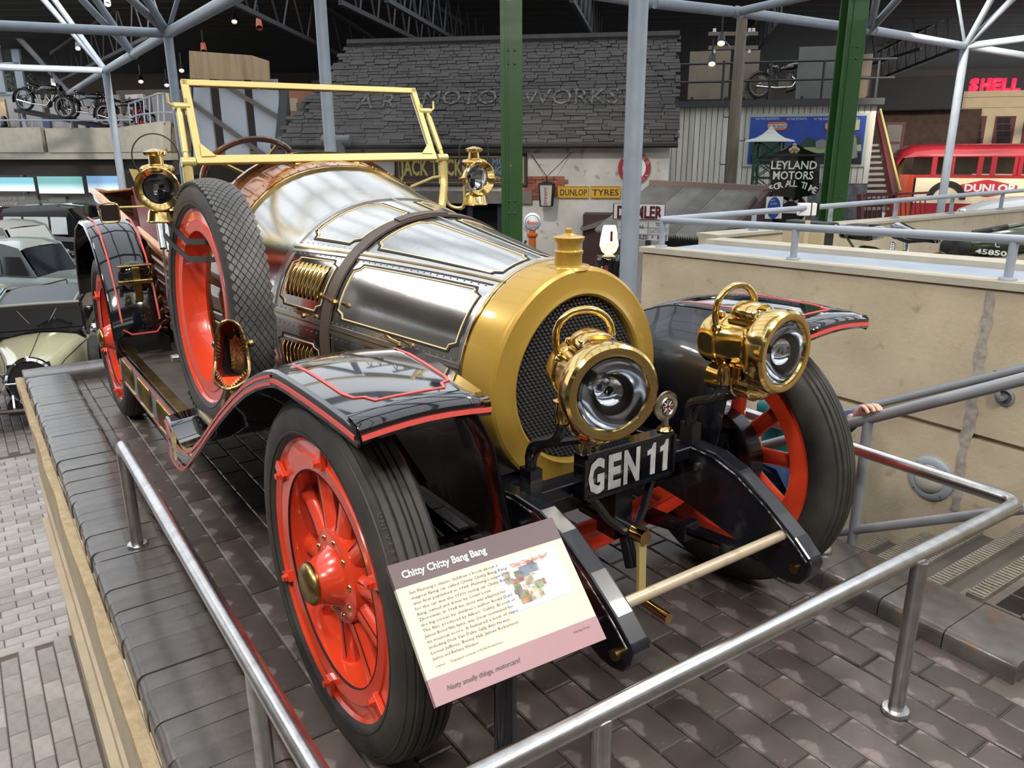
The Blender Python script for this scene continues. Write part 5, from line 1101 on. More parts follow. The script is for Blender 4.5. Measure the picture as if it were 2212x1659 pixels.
def gsec(h, a): return [gl+V((0, 0, h))+fs_*(a*x)+fdir*(a*.8*y) for x, y in ((-1, -.7), (-.7, -1), (.7, -1), (1, -.7), (1, .7), (.7, 1), (-.7, 1), (-1, .7))]
g = G(); g.loft([gsec(-.205, .05), gsec(-.16, .10), gsec(-.07, .135), gsec(.02, .125), gsec(.17, .095), gsec(.20, .085)]); g.obj('lit_globe', LITG, t, 0)
g = G(); g.box(gl+fdir*.105+fs_*.03+V((0, 0, .06)), (.035, .012, .14), M((fs_, fdir, V((0, 0, 1)))).transposed()); g.obj('red_stripe', RED2, t, 0)
text('REDLINE', 'globe_lettering', RED2, t, gl+fdir*.112-fs_*.05+V((0, 0, -.075)), fs_, (0, 0, 1), .028, .13)
g = G(); g.lathe([(1e-4, -.20), (.17, -.22), (.19, -.26), (.19, -.30), (.16, -.40), (.16, FZ-gl.z)], gl, (0, 0, 1), 18); g.obj('pump_body', BLACK, t)
g = G(); g.bx(gl.x-.06, gl.x+.12, gl.y-.15, gl.y-.02, gl.z-.6, gl.z-.34); g.obj('red_panel', RED2, t, 0); g = G(); g.tube([gl+V((.05, -.16, -.36)), gl+V((.06, -.2, -.5)), gl+V((.05, -.18, -.7))], .02, 6); g.obj('nozzle', STEEL, t)
# maroon lean-to porch beside the pumps
lt = thing('lean_to_porch', 'small maroon timber lean-to against the garage wall', 'shed', GA.p(1290, 600, .3))
g = G(); a, b = GA.p(1262, 482, .05), GA.p(1345, 452, .05); g.prism([GA.p(1258, 486, .05), GA.p(1345, 455, .05), GA.p(1345, 470, .05), GA.p(1262, 492, .05)], GA.n*.6); g.obj('sloping_roof', mat('old_felt_roof', (.13, .12, .105), .8), lt, 0)
g = G(); g.box(GA.p(1290, 560, .3), (.5, 1.6, .5), GA.R); g.obj('timber_side', mat('maroon_timber', (.045, .018, .018), .6), lt, 0)
# ================================================================= right-hand background
PLK = vary(mat('white_painted_plank', (.64, .62, .555), .7, 0, noise=(2, (.48, .46, .40), .35, .7, (6, 6, .6)), bump=(20, .1)), .10, .005)
WB = Fac((1440, 300, 17.6), (1895, 300, 16.6))
wb = thing('planked_building', 'white vertically planked building carrying a large billboard', 'building', WB.p(1680, 420))
a0 = WB.local(WB.p(1440, 300))[0]; a1 = WB.local(WB.p(1886, 300))[0]; zt0 = WB.local(WB.p(1670, 230))[1]; zb0 = WB.local(WB.p(1800, 396))[1]
n = 36; pw = (a1-a0)/n
for i in range(n): WB.rect(a0+pw*i+.006, a0+pw*(i+1)-.006, zb0-(.9 if i < 26 else 0), zt0+random.uniform(-.01, .01), random.uniform(0, .012), .03, 'plank', PLK, wb)
WB.rect(a0, a1, FZ, zt0-.02, -.06, .05, 'backing', BLACKM, wb); WB.rect(a0+(a1-a0)*.72, a1, FZ, zb0, .0, .02, 'stone_plinth', mat('blue_rubble_stone', (.16, .17, .185), .8, 0, noise=(7, (.09, .095, .105), .4, .6)), wb)
WB.rect(a0-.3, a1+.1, zt0, zt0+.13, .0, .2, 'balcony_fascia', mat('dark_steel_edge', (.03, .033, .037), .5), wb)
# mezzanine rail above it
mz = thing('mezzanine_railing', 'dark mezzanine railing above the planked building', 'railing', WB.w(a0, zt0+.13, .1)); DK = mat('dark_rail_paint', (.02, .022, .025), .5)
for v in (133, 173): z = WB.local(WB.p(1700, v, .1))[1]; g = G(); g.tube([WB.w(a0-.3, z, .1), WB.w(a1+.25, z, .1)], .025, 6); g.obj('rail', DK, mz)
for u in (1562, 1664, 1778, 1895): a = WB.local(WB.p(u, 170, .1))[0]; g = G(); g.tube([WB.w(a, zt0+.1, .1), WB.w(a, WB.local(WB.p(u, 131, .1))[1], .1)], .028, 6); g.obj('post', DK, mz)
for nm, q, off, m, lb in (('display_screen', (1491, 112, 1572, 214), -.6, (.24, .195, .14), 'tan display panel left of the telegraph pole'), ('display_screen', (1602, 110, 1634, 214), -.62, (.22, .18, .13), 'tan display panel right of the telegraph pole'), ('grey_screen', (1727, 102, 1832, 212), -.5, (.17, .17, .155), 'plain grey screen panel on the mezzanine'), ('wooden_screen', (1845, 118, 1874, 212), -.7, (.15, .11, .07), 'brown wooden panel right of the green stanchion'), ('cream_poster', (1626, 160, 1661, 206), -.9, (.45, .37, .23), 'cream poster on the mezzanine behind the railing')):
    m_ = mat(nm+'_face', m, .6, 0, noise=(2, tuple(x*.75 for x in m), .35, .7)); t = thing(nm, lb, 'panel', WB.p((q[0]+q[2])/2, q[3], off)); WB.slab(*q, off, .06, 'board', m_, t)
    for u in (q[0]+4, q[2]-4): WB.slab(u-2, q[3]-4, u+2, q[3]+8, off-.02, .1, 'stand', DK, t)
    if nm == 'cream_poster': WB.txt('His', 1630, 168, 1648, 176, off+.07, INK, t); WB.txt('MOTOR CYCLES', 1628, 184, 1658, 187, off+.07, INK, t)
# billboard
bb_ = thing('billboard', 'blue battery billboard with night countryside scene on the planked wall', 'billboard', WB.p(1740, 355, .05))
WB.slab(1612, 247, 1866, 360, .03, .05, 'frame', mat('pale_green_frame', (.40, .44, .38), .6), bb_); SKYB = mat('printed_night_blue', (.012, .045, .28), .5, 0, noise=(1.2, (.02, .09, .40), .4, .7)); WB.slab(1622, 253, 1860, 354, .08, .012, 'printed_sheet', SKYB, bb_)
def bbp(pts, m, name, off): g = G(); g.prism([WB.p(u, v, off) for u, v in pts], WB.n*.004); g.obj(name, m, bb_, 0)
DG = mat('printed_dark_green', (.014, .045, .03), .6); LG = mat('printed_pale_green', (.25, .33, .16), .6); DK2 = mat('printed_black', (.006, .008, .01), .6); GRY = mat('printed_grey', (.20, .21, .19), .6)
bbp([(1622, 310), (1650, 302), (1690, 312), (1720, 318), (1745, 296), (1770, 306), (1800, 292), (1830, 298), (1860, 290), (1860, 354), (1622, 354)], DG, 'printed_hills', .093)
bbp([(1690, 326), (1740, 318), (1800, 318), (1860, 312), (1860, 326), (1780, 330), (1700, 334)], LG, 'printed_road', .098); bbp([(1622, 336), (1700, 336), (1800, 332), (1860, 330), (1860, 354), (1622, 354)], DK2, 'printed_foreground', .101)
bbp([(1762, 306), (1775, 300), (1790, 305), (1790, 320), (1762, 320)], GRY, 'printed_house', .104); bbp([(1836, 300), (1842, 282), (1850, 300), (1852, 340), (1830, 346)], GRY, 'printed_figure', .104); bbp([(1833, 262), (1858, 258), (1856, 280), (1833, 284)], mat('printed_lamp_yellow', (.42, .40, .20), .6), 'printed_window', .104)
PRW = mat('printed_white', (.55, .58, .62), .6); PRO = mat('printed_orange', (.55, .14, .05), .6)
for s_, u0, u1 in (('ON THE HIGHWAYS...', 1632, 1685), ('IN THE BYWAYS...', 1699, 1745), ('IN THE GARDEN...', 1758, 1803), ('HOME', 1838, 1853)): WB.txt(s_, u0, 254.5, u1, 259.5, .106, PRW, bb_)
for u in (1658, 1782):
    bbp([(u, 268), (u+5, 264), (u+38, 263), (u+43, 267), (u+42, 276), (u+36, 281), (u+6, 282), (u, 278)], PRO, 'printed_badge', .100); bbp([(u+2, 269), (u+41, 268), (u+40, 276), (u+2, 277)], PRW, 'badge_band', .1045); WB.txt('EVER READY', u+3, 270, u+40, 275.5, .1095, INK, bb_, bold=.02)
# telegraph pole
tp = thing('telegraph_pole', 'old wooden telegraph pole with two crossarms and white insulators', 'pole', at(1577, 395, 15.9)-V((0, 0, 0))); WDP = mat('weathered_pole', (.20, .17, .13), .85, 0, noise=(4, (.13, .11, .085), .35, .7, (8, 8, .5)), bump=(30, .3, (6, 6, .5)))
b_ = at(1577, 398, 15.9); g = G(); g.cyl((b_.x, b_.y, FZ), (b_.x, b_.y, at(1597, 52, 15.9).z), .14, .10, 16); g.obj('pole', WDP, tp)
e_ = hr
for v in (73, 103):
    g = G(); c = at(1584, v, 15.7); g.box(c, (.98, .07, .07), M((e_, hf, V((0, 0, 1)))).transposed()); g.obj('crossarm', WDP, tp, 0)
    for k in (-.38, .20, .32, .40):
        if v == 103 and k > .38: continue
        q = c+e_*k; g = G(); s1 = 1 if v == 73 else -1; g.lathe([(.012, -.03), (.012, .03), (.035, .035), (.035, .05), (.024, .055), (.032, .075), (.03, .10), (1e-4, .105)], q, (0, 0, s1), 10); g.obj('insulator', WHITE, tp)
g = G()
for s in (-1, 1): g.tube([at(1584, 102, 15.6)+e_*(s*.05)+V((0, 0, -.0)), at(1584, 75, 15.6)+e_*(s*.28)], .012, 4)
g.obj('brace_struts', GREYT, tp)
for i in range(6): z = .1+.45*i; g = G(); s = 1 if i % 2 else -1; g.tube([V((b_.x, b_.y, z)), V((b_.x, b_.y, z))+e_*(s*.22), V((b_.x, b_.y, z+.05))+e_*(s*.24)], .010, 5); g.obj('step_iron', DK, tp)
# corrugated shed
sd_ = thing('corrugated_shed', 'low maroon shed with a corrugated iron roof beside the concrete wall', 'shed', at(1600, 520, 12))
R0, R1, E1 = at(1410, 400, 13.3), at(1656, 412, 12.6), at(1556, 520, 11.3); E0 = R0+(E1-R1); COR = vary(mat('corrugated_iron', (.40, .39, .37), .5, .15, noise=(3, (.30, .285, .265), .35, .7)), .18)
NS = 6
for k in range(NS):
    g = G(); a, b = R0+(R1-R0)*(k/NS-.02), R0+(R1-R0)*((k+1)/NS); nn = (R1-R0).cross(E1-R1).normalized(); nn = nn if nn.z > 0 else -nn
    g.grid([[a+(b-a)*(j/40)+(E1-R1)*t+nn*(.028*sin(j*pi/2)+(.012 if j < 3 else 0)) for j in range(41)] for t in (-.02, .5, 1.0)]); g.obj('roof_sheet', COR, sd_, 60)
g = G(); g.tube([R0-(R1-R0)*.03+V((0, 0, .03)), R1+(R1-R0)*.02+V((0, 0, .03))], .075, 4); g.obj('ridge_cap', mat('rusty_ridge', (.20, .14, .12), .7), sd_, 0)
MRN = mat('maroon_boards', (.042, .017, .016), .65)
bk = R1+(R1-E1)*0+(R1-E1)-V((0, 0, 2*(R1-E1).z)); bk = R1+V((R1.x-E1.x, R1.y-E1.y, 0))*.35+V((0, 0, E1.z-R1.z)); dn = V((0, 0, -1.2))
for k in range(20):
    t = k/20; t2 = (k+.92)/20; A = E1+(bk-E1)*t; B = E1+(bk-E1)*t2; hA = (R1.z-E1.z)*(1-abs(2*t-1)); hB = (R1.z-E1.z)*(1-abs(2*t2-1)); g = G(); g.prism([A+dn, B+dn, B+V((0, 0, hB-.06)), A+V((0, 0, hA-.06))], (R1-R0).normalized()*.04); g.obj('gable_board', MRN, sd_, 0)
g = G(); g.tube([E1+(R1-R0)*.02, R1+(R1-R0)*.02, bk+(R1-R0)*.02], .07, 4); g.obj('barge_board', MRN, sd_, 0)
g = G(); g.prism([R0, R1, bk, bk+R0-R1], V((0, 0, .02))); g.obj('rear_roof_sheet', COR, sd_, 0)
# road signs in front of the shed
SG = Fac((1330, 470, 10.4), (1442, 470, 10.2))
ds = thing('maker_sign', 'white rounded sign with dark red capitals beside the thick column', 'sign', SG.p(1390, 478, 0)); SG.slab(1325, 439, 1436, 476, 0, .02, 'plate', mat('dark_sign_border', (.03, .02, .03), .5), ds, .01); SG.slab(1327, 440.5, 1434.5, 474.5, .02, .004, 'white_face', WHITE, ds, .008); SG.txt('DAIMLER', 1332, 445, 1430, 470, .026, mat('dark_red_letters', (.10, .012, .02), .4), ds, bold=.04)
gs_ = thing('direction_sign', 'white village direction sign reading GLASTONBURY 8 MILES', 'sign', SG.p(1410, 518, -.02)); SG.slab(1335, 478, 1443, 520, -.02, .02, 'plate', mat('off_white_sign', (.58, .58, .56), .5), gs_); 
for q in ((1399, 479, 1400.2, 519), (1336, 491, 1442, 492), (1336, 506, 1442, 507)): SG.slab(*q, .001, .004, 'divider', mat('sign_grey_line', (.3, .3, .3), .6), gs_)
NV = mat('navy_sign_letters', (.02, .02, .06), .5)
SG.txt('TO', 1416, 481, 1426, 488, .006, NV, gs_, bold=.02); SG.slab(1428, 481.5, 1439, 485.5, .003, .004, 'pointing_hand', NV, gs_); SG.txt('GLASTONBURY', 1402, 494, 1440, 503, .006, mat('sign_grey_letters', (.22, .22, .24), .6), gs_); SG.txt('8', 1407, 508.5, 1411, 514.5, .006, NV, gs_); SG.txt('MILES', 1420, 509, 1440, 517, .006, NV, gs_, bold=.02); SG.txt('WEDMOR', 1345, 494, 1393, 503, .006, NV, gs_) if 0 else SG.txt('AR', 1380, 486, 1391, 494, .006, NV, gs_); SG.txt('MILES', 1372, 507, 1397, 516, .006, NV, gs_, bold=.02)
g = G(); c = SG.p(1400, 520, -.05); g.cyl((c.x, c.y, FZ), (c.x, c.y, c.z+.05), .04); g.obj('sign_post', DK, gs_)
# small green kiosk with tented roof
kc = at(1656, 395, 15.4); KG = mat('dark_green_ironwork', (.012, .06, .04), .5); kk = thing('lattice_kiosk', 'slim green lattice kiosk tower with a pale tented roof', 'kiosk', (kc.x, kc.y, FZ)); zT = at(1656, 306, 15.4).z; hw = .235
R_ = M.Rotation(.5, 3, 'Z'); cn = [R_ @ V((a*hw, b*hw, 0)) for a, b in ((-1, -1), (1, -1), (1, 1), (-1, 1))]
for q in cn: g = G(); g.tube([kc*1+q+V((0, 0, FZ-kc.z)), V((kc.x, kc.y, zT))+q], .03, 4); g.obj('corner_post', KG, kk, 0)
for i in range(4):
    for z in range(5):
        a, b = cn[i], cn[(i+1) % 4]; z0 = zT-.34*(z+1); z1 = z0+.34; P = lambda q, z_: V((kc.x+q.x, kc.y+q.y, z_)); g = G(); g.tube([P(a, z0), P(b, z1)], .013, 4); g.tube([P(b, z0), P(a, z1)], .013, 4); g.tube([P(a, z1), P(b, z1)], .02, 4); g.obj('lattice_panel', KG, kk, 0)
rw = [[V((kc.x, kc.y, 0))+q*k+V((0, 0, zT+h)) for q in cn] for k, h in ((1.75, -.0), (1.6, .03), (1.0, .07), (.55, .14), (.22, .22), (.02, .30))]
g = G(); g.loft(rw); g.obj('tented_roof', mat('pale_zinc_roof', (.40, .43, .38), .5), kk, 0)
# black motor maker's sign
LS = Fac((1655, 400, 12.6), (1775, 400, 12.4)); ls = thing('illuminated_bulb_sign', 'black shaped sign with white bulb letters reading LEYLAND MOTORS FOR ALL TIME', 'sign', LS.p(1712, 470, 0))
g = G(); g.prism([LS.p(u, v, 0) for u, v in ((1659, 337), (1674, 330), (1690, 324), (1708, 313), (1722, 312), (1740, 323), (1756, 329), (1772, 333), (1770, 352), (1768, 412), (1757, 421), (1712, 428), (1672, 420), (1664, 400), (1662, 352))], LS.n*.08); g.obj('board', BLACK, ls, 0)
LS.slab(1659, 333, 1773, 337, .08, .06, 'ledge', BLACKM, ls); BUL = mat('white_bulb_letters', (.72, .71, .66), .5)
LS.txt('LEYLAND', 1664, 348, 1763, 365, .085, BUL, ls, bold=.02); LS.txt('MOTORS', 1668, 370, 1755, 387, .085, BUL, ls, bold=.02)
for i, ch in enumerate('FOR ALL TIME'):
    if ch != ' ': t = (i-5.5)/5.5; u = 1711+t*44; v = 411-12*(1-t*t)+4; a_ = -t*.42; exx = LS.e*cos(a_)+V((0, 0, sin(a_))); eyy = V((0, 0, cos(a_)))-LS.e*sin(a_); text(ch, 'sign_letter', BUL, ls, LS.p(u-3, v, .085), exx, eyy, .095, bold=.02)
c = LS.p(1716, 321, .085)
for k, (dx, dz, r_) in enumerate(((0, 0, .05), (-.05, -.02, .035), (.05, -.02, .035), (0, .055, .03), (-.03, -.05, .03), (.03, -.05, .03))): g = G(); g.sph(c+LS.e*dx+V((0, 0, dz)), r_, (1, 1, .4), 8, LS.n); g.obj('crest_relief', mat('gilt_crest', (.40, .30, .20), .5), ls)
ww = thing('clock_wheel', 'large black dial with white emblems below the bulb sign', 'dial', LS.p(1706, 490, -.05)); c = LS.p(1706, 452, -.06); rr = (LS.p(1742, 452, -.06)-c).length
g = G(); g.lathe([(1e-4, .02), (rr*.86, .02), (rr*.88, .06), (rr, .05), (rr, -.06), (1e-4, -.06)], c, LS.n, 36); g.obj('drum', BLACKM, ww)
for k in range(5): t = pi/2+(k-2)*.62; q = c+LS.n*.03+LS.e*(rr*.62*cos(t))+V((0, 0, rr*.62*sin(t))); g = G(); g.prism([q+LS.e*(.045*cos(t+a))+V((0, 0, .045*sin(t+a))) for a in (0, 2.2, 4.1)], LS.n*.01); g.obj('white_emblem', BUL, ww, 0)
LS.slab(1690, 456, 1735, 461, .0, .02, 'white_bar', BUL, ww)
ps = thing('slow_please_sign', 'white sign with a blue oval in front of the black dial', 'sign', at(1671, 474, 11.6)); PS = Fac((1655, 450, 11.6), (1687, 450, 11.6)); PS.slab(1656, 425, 1687, 472, 0, .02, 'plate', WHITE, ps); c = PS.p(1671.5, 449, .022); g = G(); g.lathe([(1e-4, .004), (1, .004), (1, 0)], c, PS.n, 28, sx=.155, sy=.095); g.obj('blue_oval', mat('sign_blue', (.02, .07, .33), .4), ps); PS.txt('please', 1658, 452, 1685, 462, .03, WHITE, ps, shear=.3); PS.txt('NOT', 1664, 431, 1674, 434.5, .03, WHITE, ps); PS.txt('SLOW', 1664, 438, 1678, 442, .03, WHITE, ps)
# outside staircase with red stringer
sc_ = thing('red_staircase', 'timber outside staircase with a dark red stringer', 'stairs', at(1900, 470, 18)); DR = mat('dark_red_paint', (.09, .014, .014), .5)
g = G(); g.prism([at(1893, 240, 18.6), at(1903, 238, 18.6), at(1945, 414, 17.2), at(1928, 418, 17.2)], hf*.12); g.obj('stringer', DR, sc_, 0); g = G(); g.tube([at(1902, 236, 18.5), at(1945, 412, 17.1)], .025, 6); g.obj('handrail', YEL, sc_)
for i in range(12): v = 312+i*12.5; g = G(); a, b = at(1872-i*1.8, v, 18.4-i*.1), at(1900+i*2.0, v-1, 18.4-i*.1); g.loft([[a, b, b+V((0, 0, -.05)), a+V((0, 0, -.05))], [q+hf*.28 for q in (a, b, b+V((0, 0, -.05)), a+V((0, 0, -.05)))]]); g.obj('tread', mat('worn_tread', (.27, .26, .26), .7), sc_, 0)
for i in range(14): u = 1862+i*10.5; g = G(); g.tube([at(u, 424, 16.2), at(u, 490, 16.2)], .014, 4); g.obj('picket', DR, sc_, 0)
g = G(); g.tube([at(1856, 424, 16.2), at(2008, 416, 16.2)], .03, 4); g.obj('fence_rail', DR, sc_, 0); g = G(); g.tube([at(1858, 420, 16.2), at(1858, 490, 16.2)], .07, 4); g.obj('newel_post', DR, sc_, 0)
# brick back wall with a red window
BW = Fac((1890, 300, 25), (2080, 300, 24)); bw = thing('brick_back_wall', 'dark brick wall with a red framed window behind the stairs', 'wall', BW.p(1980, 430)); bw['kind'] = 'structure'
BW.slab(1885, 240, 2075, 520, 0, .2, 'wall', mat('dark_brick_wall', (.075, .045, .035), .85, 0, noise=(5, (.05, .03, .024), .35, .65), bump=(30, .3, (1, 1, 4))), bw); BW.slab(1885, 170, 2075, 235, .5, .4, 'dark_canopy', mat('dark_canopy', (.006, .008, .014), .7), bw)
BW.slab(1912, 264, 1946, 348, .2, .06, 'window_frame', DR, bw); BW.slab(1917, 270, 1940, 342, .24, .04, 'window_pane', mat('grey_net_pane', (.16, .14, .14), .3), bw); BW.slab(1915, 306, 1943, 311, .27, .03, 'glazing_bar', DR, bw)
# petrol company building with neon letters
SH = Fac((2060, 250, 24.5), (2330, 250, 23.5)); shb = thing('cream_art_deco_building', 'cream rendered building with red framed windows under a neon sign', 'building', SH.p(2150, 430)); CRM = mat('cream_render', (.62, .50, .33), .7, 0, noise=(3, (.55, .44, .29), .35, .7))
SH.slab(2066, 199, 2400, 520, 0, .3, 'wall', CRM, shb); SH.slab(2064, 199, 2400, 204, .3, .06, 'cornice', CRM, shb); SH.slab(2064, 226, 2400, 228, .3, .05, 'string_course', CRM, shb)
for u0 in (2088, 2151, 2214):
    SH.slab(u0, 251, u0+34, 312, .30, .03, 'window_frame', DR, shb); 
    for i in range(2):
        for j in range(4): SH.slab(u0+3+i*15, 254+j*14.5, u0+3+i*15+12, 254+j*14.5+12.5, .32, .02, 'window_pane', mat('dark_window_pane', (.02, .016, .016), .2) if (i, j) == (0, 0) else bpy.data.materials['dark_window_pane'], shb)
ns = thing('neon_letters', 'glowing red SHELL neon letters on the cream building', 'neon sign', SH.p(2150, 199, .2)); NEON = mat('lit_red_neon', (.9, .03, .06), .4, emit=((1, .012, .05), 1.1))
xs_ = [2094, 2117, 2140, 2163, 2184, 2206]
for i, ch in enumerate('SHELL'):
    o = SH.txt(ch, xs_[i], 171, xs_[i+1]-3, 196, .25, NEON, ns, name='letter', bold=.06); m = o.modifiers.new('s', 'SOLIDIFY'); m.thickness = .12
g = G(); g.box(SH.p(2150, 198, .25), (1.7, .05, .08), M((SH.e, V((0, 0, 1)), SH.n)).transposed()); g.obj('mounting_rail', BLACKM, ns, 0)
# double-deck red bus
BS = Fac((2018, 400, 19.5), (2400, 400, 18.3)); bus = thing('red_bus', 'old red and cream bus carrying a DUNLOP advertisement', 'bus', BS.p(2150, 480)); BRD = mat('bus_red', (.30, .018, .028), .25, 0, coat=.6); BOR = mat('bus_front_red', (.42, .06, .025), .3, 0, coat=.5); BCR = mat('bus_cream', (.68, .60, .42), .3, 0, coat=.4); WIN = mat('bus_window_painted_lit', (.42, .34, .22), .15); WND = mat('dark_bus_window', (.02, .022, .026), .1)
a0, zt_ = BS.local(BS.p(2018, 318)); a1 = a0+4.2; zbb = FZ+.35
def bsl(u0, v0, u1, v1, off, th, nm, m): return BS.slab(u0, v0, u1, v1, off, th, nm, m, bus)
rows = []
for off, h in ((0, 0), (-.03, .10), (-.12, .2), (-.35, .27), (-1.2, .30), (-2.0, .27), (-2.3, 0)): rows.append((off, h))
za = BS.local(BS.p(2018, 338))[1]
g = G(); secs = []
for a, k, dz in ((a0-.78, .80, -.35), (a0-.66, .92, -.12), (a0-.40, 1, -.02), (a0, 1, .0), (a1, 1, 0)): secs.append([BS.w(a, za+h*k+(dz if h > 0 else min(dz, 0)*.3), off-(.25*(1-k) if off > -1 else -.25*(1-k))) for off, h in rows])
g.grid(secs); g.obj('roof', BRD, bus, 60)
zw1, zw0 = BS.local(BS.p(2100, 339))[1], BS.local(BS.p(2100, 378))[1]; zc1, zc0 = BS.local(BS.p(2100, 385))[1], BS.local(BS.p(2100, 440))[1]
BS.rect(a0-.35, a1, zw1, za+.02, 0, -.05, 'upper_panel', BRD, bus); BS.rect(a0-.35, a1, zc1, zw0, 0, -.05, 'waist_panel', BRD, bus); BS.rect(a0-.3, a1, zc0, zc1, 0, -.05, 'cream_band', BCR, bus); BS.rect(a0-.3, a1, FZ+.3, zc0, 0, -.05, 'lower_panel', BRD, bus)
BS.rect(a0-.3, a1, zw0, zw1, -.9, -.05, 'far_windows', WIN, bus); BS.rect(a0-.3, a1, FZ+.3, zw0-.05, -.25, -.05, 'inner_lining', WND, bus)  # far windows coloured cream to stand for the lit view behind
for u in (2018, 2051, 2056, 2117, 2146, 2196, 2203): bsl(u-2.5, 338, u+2.5, 379, -.02, .03, 'window_pillar', BRD if u in (2051, 2117, 2196) or True else WND)
g = G(); fp = [BS.w(a0-.35, z, 0) for z in (FZ+.3, za+.05)]; 
front = [[BS.w(a0-.35, z, 0), BS.w(a0-.62, z, -.10), BS.w(a0-.78, z, -.45), BS.w(a0-.80, z, -1.9)] for z in (FZ+.3, zc0, zc1, zw0)]; g.grid(front); g.obj('front_panel', BOR, bus, 60)
g = G(); g.grid([[BS.w(a0-.35, z, 0), BS.w(a0-.62+dx, z, -.10), BS.w(a0-.78+dx, z, -.45), BS.w(a0-.80+dx, z, -1.9)] for z, dx in ((zw1, .03), (za, .08), (za+.12, .16))]); g.obj('front_dome', BOR, bus, 60)
g = G(); g.grid([[BS.w(a0-.61, z, -.10), BS.w(a0-.765+dx, z, -.45), BS.w(a0-.785+dx, z, -1.9)] for z, dx in ((zw0, 0), (zw1, .03))]); g.obj('front_window', mat('amber_front_window', (.20, .15, .07), .12), bus, 0)
fm = BS.w(a0-.70, (zc1+zc0)/2+.03, -.30); fd_ = (BS.w(a0-.80, 0, -.45)-BS.w(a0-.62, 0, -.10)); fd_.z = 0; fd_.normalize(); fn = V((fd_.y, -fd_.x, 0)); fn = fn if fn.dot(CAM-fm) > 0 else -fn
g = G(); g.box(fm+fn*.03, (.26, .05, .40), M((fd_, fn, V((0, 0, 1)))).transposed()); g.obj('route_blind', BLACKM, bus, 0); text('51', 'route_number', CREAM, bus, fm+fn*.062+fd_*.05+V((0, 0, -.12)), -fd_, (0, 0, 1), .13, .10)
HEX = mat('ad_red', (.42, .02, .035), .4); g = G(); g.prism([BS.p(u, v, .0) for u, v in ((2070, 400), (2124, 389), (2135, 388), (2198, 401), (2196, 414), (2134, 425), (2125, 425), (2069, 412))], BS.n*.01); g.obj('advert_hexagon', HEX, bus, 0); BS.txt('DUNLOP', 2081, 398, 2190, 413, .013, PRW, bus, bold=.04)
g = G(); c = BS.p(2042, 430, .01); g.lathe([(.30, .02), (.42, .03), (.44, 0)], c, BS.n, 24, a0=-pi/2, a1=pi/2); g.obj('painted_tyre', BLACKM, bus)
for dx in (.5, 3.1): c = BS.w(a0+dx, FZ+.45, .02); g = G(); g.lathe([(1e-4, .05), (.22, .05), (.25, .02), (.45, .05), (.45, -.25)], c, BS.n, 24); g.obj('wheel', RUB, bus)
# white car in front of the bus
wc = thing('white_car', 'low white car partly hidden behind the concrete parapet', 'car', at(2170, 480, 15.5)); c = at(2185, 462, 15.5); g = G(); secs = []
for a, h, wv in ((-1.0, .0, .2), (-.85, .14, .45), (-.5, .26, .55), (.0, .34, .6), (.9, .36, .6), (1.8, .3, .6)): secs.append([c+hr*a+V((0, 0, h*sin(t)))+hf*(wv*-cos(t)) for t in [pi*i/10 for i in range(11)]]+[c+hr*a+hf*wv+V((0, 0, -.4)), c+hr*a-hf*wv+V((0, 0, -.4))])
g.loft(secs); g.obj('body', mat('white_car_paint', (.62, .63, .62), .2, 0, coat=.6), wc, 60); g = G(); g.lathe([(.05, 0), (.09, .04), (.06, .06)], c+hr*-.95+V((0, 0, .02)), -hf-hr, 14); g.obj('headlamp', CHROME, wc)
# far concrete parapet of the upper ramp
a, b = atx(1545, 514, -1.62), atx(2212, 455, -1.62); b = a+(b-a)*1.25
g = G(); g.loft([[a+V((0, 0, -2.0)), a, a+V((-.14, 0, 0)), a+V((-.14, 0, -2.0))], [b+V((0, 0, -2.0)), b, b+V((-.14, 0, 0)), b+V((-.14, 0, -2.0))]]); g.obj('wall_parapet', CONC, None, 0, kind='structure', label='concrete parapet along the far side of the upper ramp')
g = G(); U_ = V((0, 0, .02)); X_ = V((.02, 0, 0)); g.loft([[a+X_, a+X_+U_, a-X_*8+U_, a-X_*8], [b+X_, b+X_+U_, b-X_*8+U_, b-X_*8]]); g.obj('trim_5', CONCG, None, 0, kind='structure')
for u in (1628, 1792, 1931, 2050, 2156):
    p = atx(u, 480, -1.68); p.z = a.z+(b.z-a.z)*(p.y-a.y)/(b.y-a.y)+.02; zt2 = c0.z+(far.z-c0.z)*(p.y-c0.y)/(far.y-c0.y)
    g = G(); g.cyl(p, (p.x, p.y, zt2), .017); g.obj('post', GREYT, pr); g = G(); g.cyl(p, p+V((0, 0, .012)), .034); g.obj('foot_flange', GREYT, pr)
g = G(); g.bx(-1.5, 4, 2.62, 9, -.05, .02); g.obj('floor_upper', CONCG, None, 0, kind='structure')
jb = thing('junction_box', 'white electrical box strapped to the grey parapet rail', 'electrical box', at(1640, 466, 5.8)); q_ = c0+(far-c0)*((at(1642, 452, 5.75).y-c0.y)/(far.y-c0.y)); c = q_+V((0, 0, -.01)); g = G(); g.box(c, (.12, .06, .085), M((hr, hf, V((0, 0, 1)))).transposed()); g.obj('case', WHITE, jb, 0, bev=.008); g = G(); g.box(c+hr*.07, (.006, .07, .10), M((hr, hf, V((0, 0, 1)))).transposed()); g.box(c+hr*.02, (.006, .066, .095), M((hr, hf, V((0, 0, 1)))).transposed()); g.obj('straps', BLACKM, jb, 0)
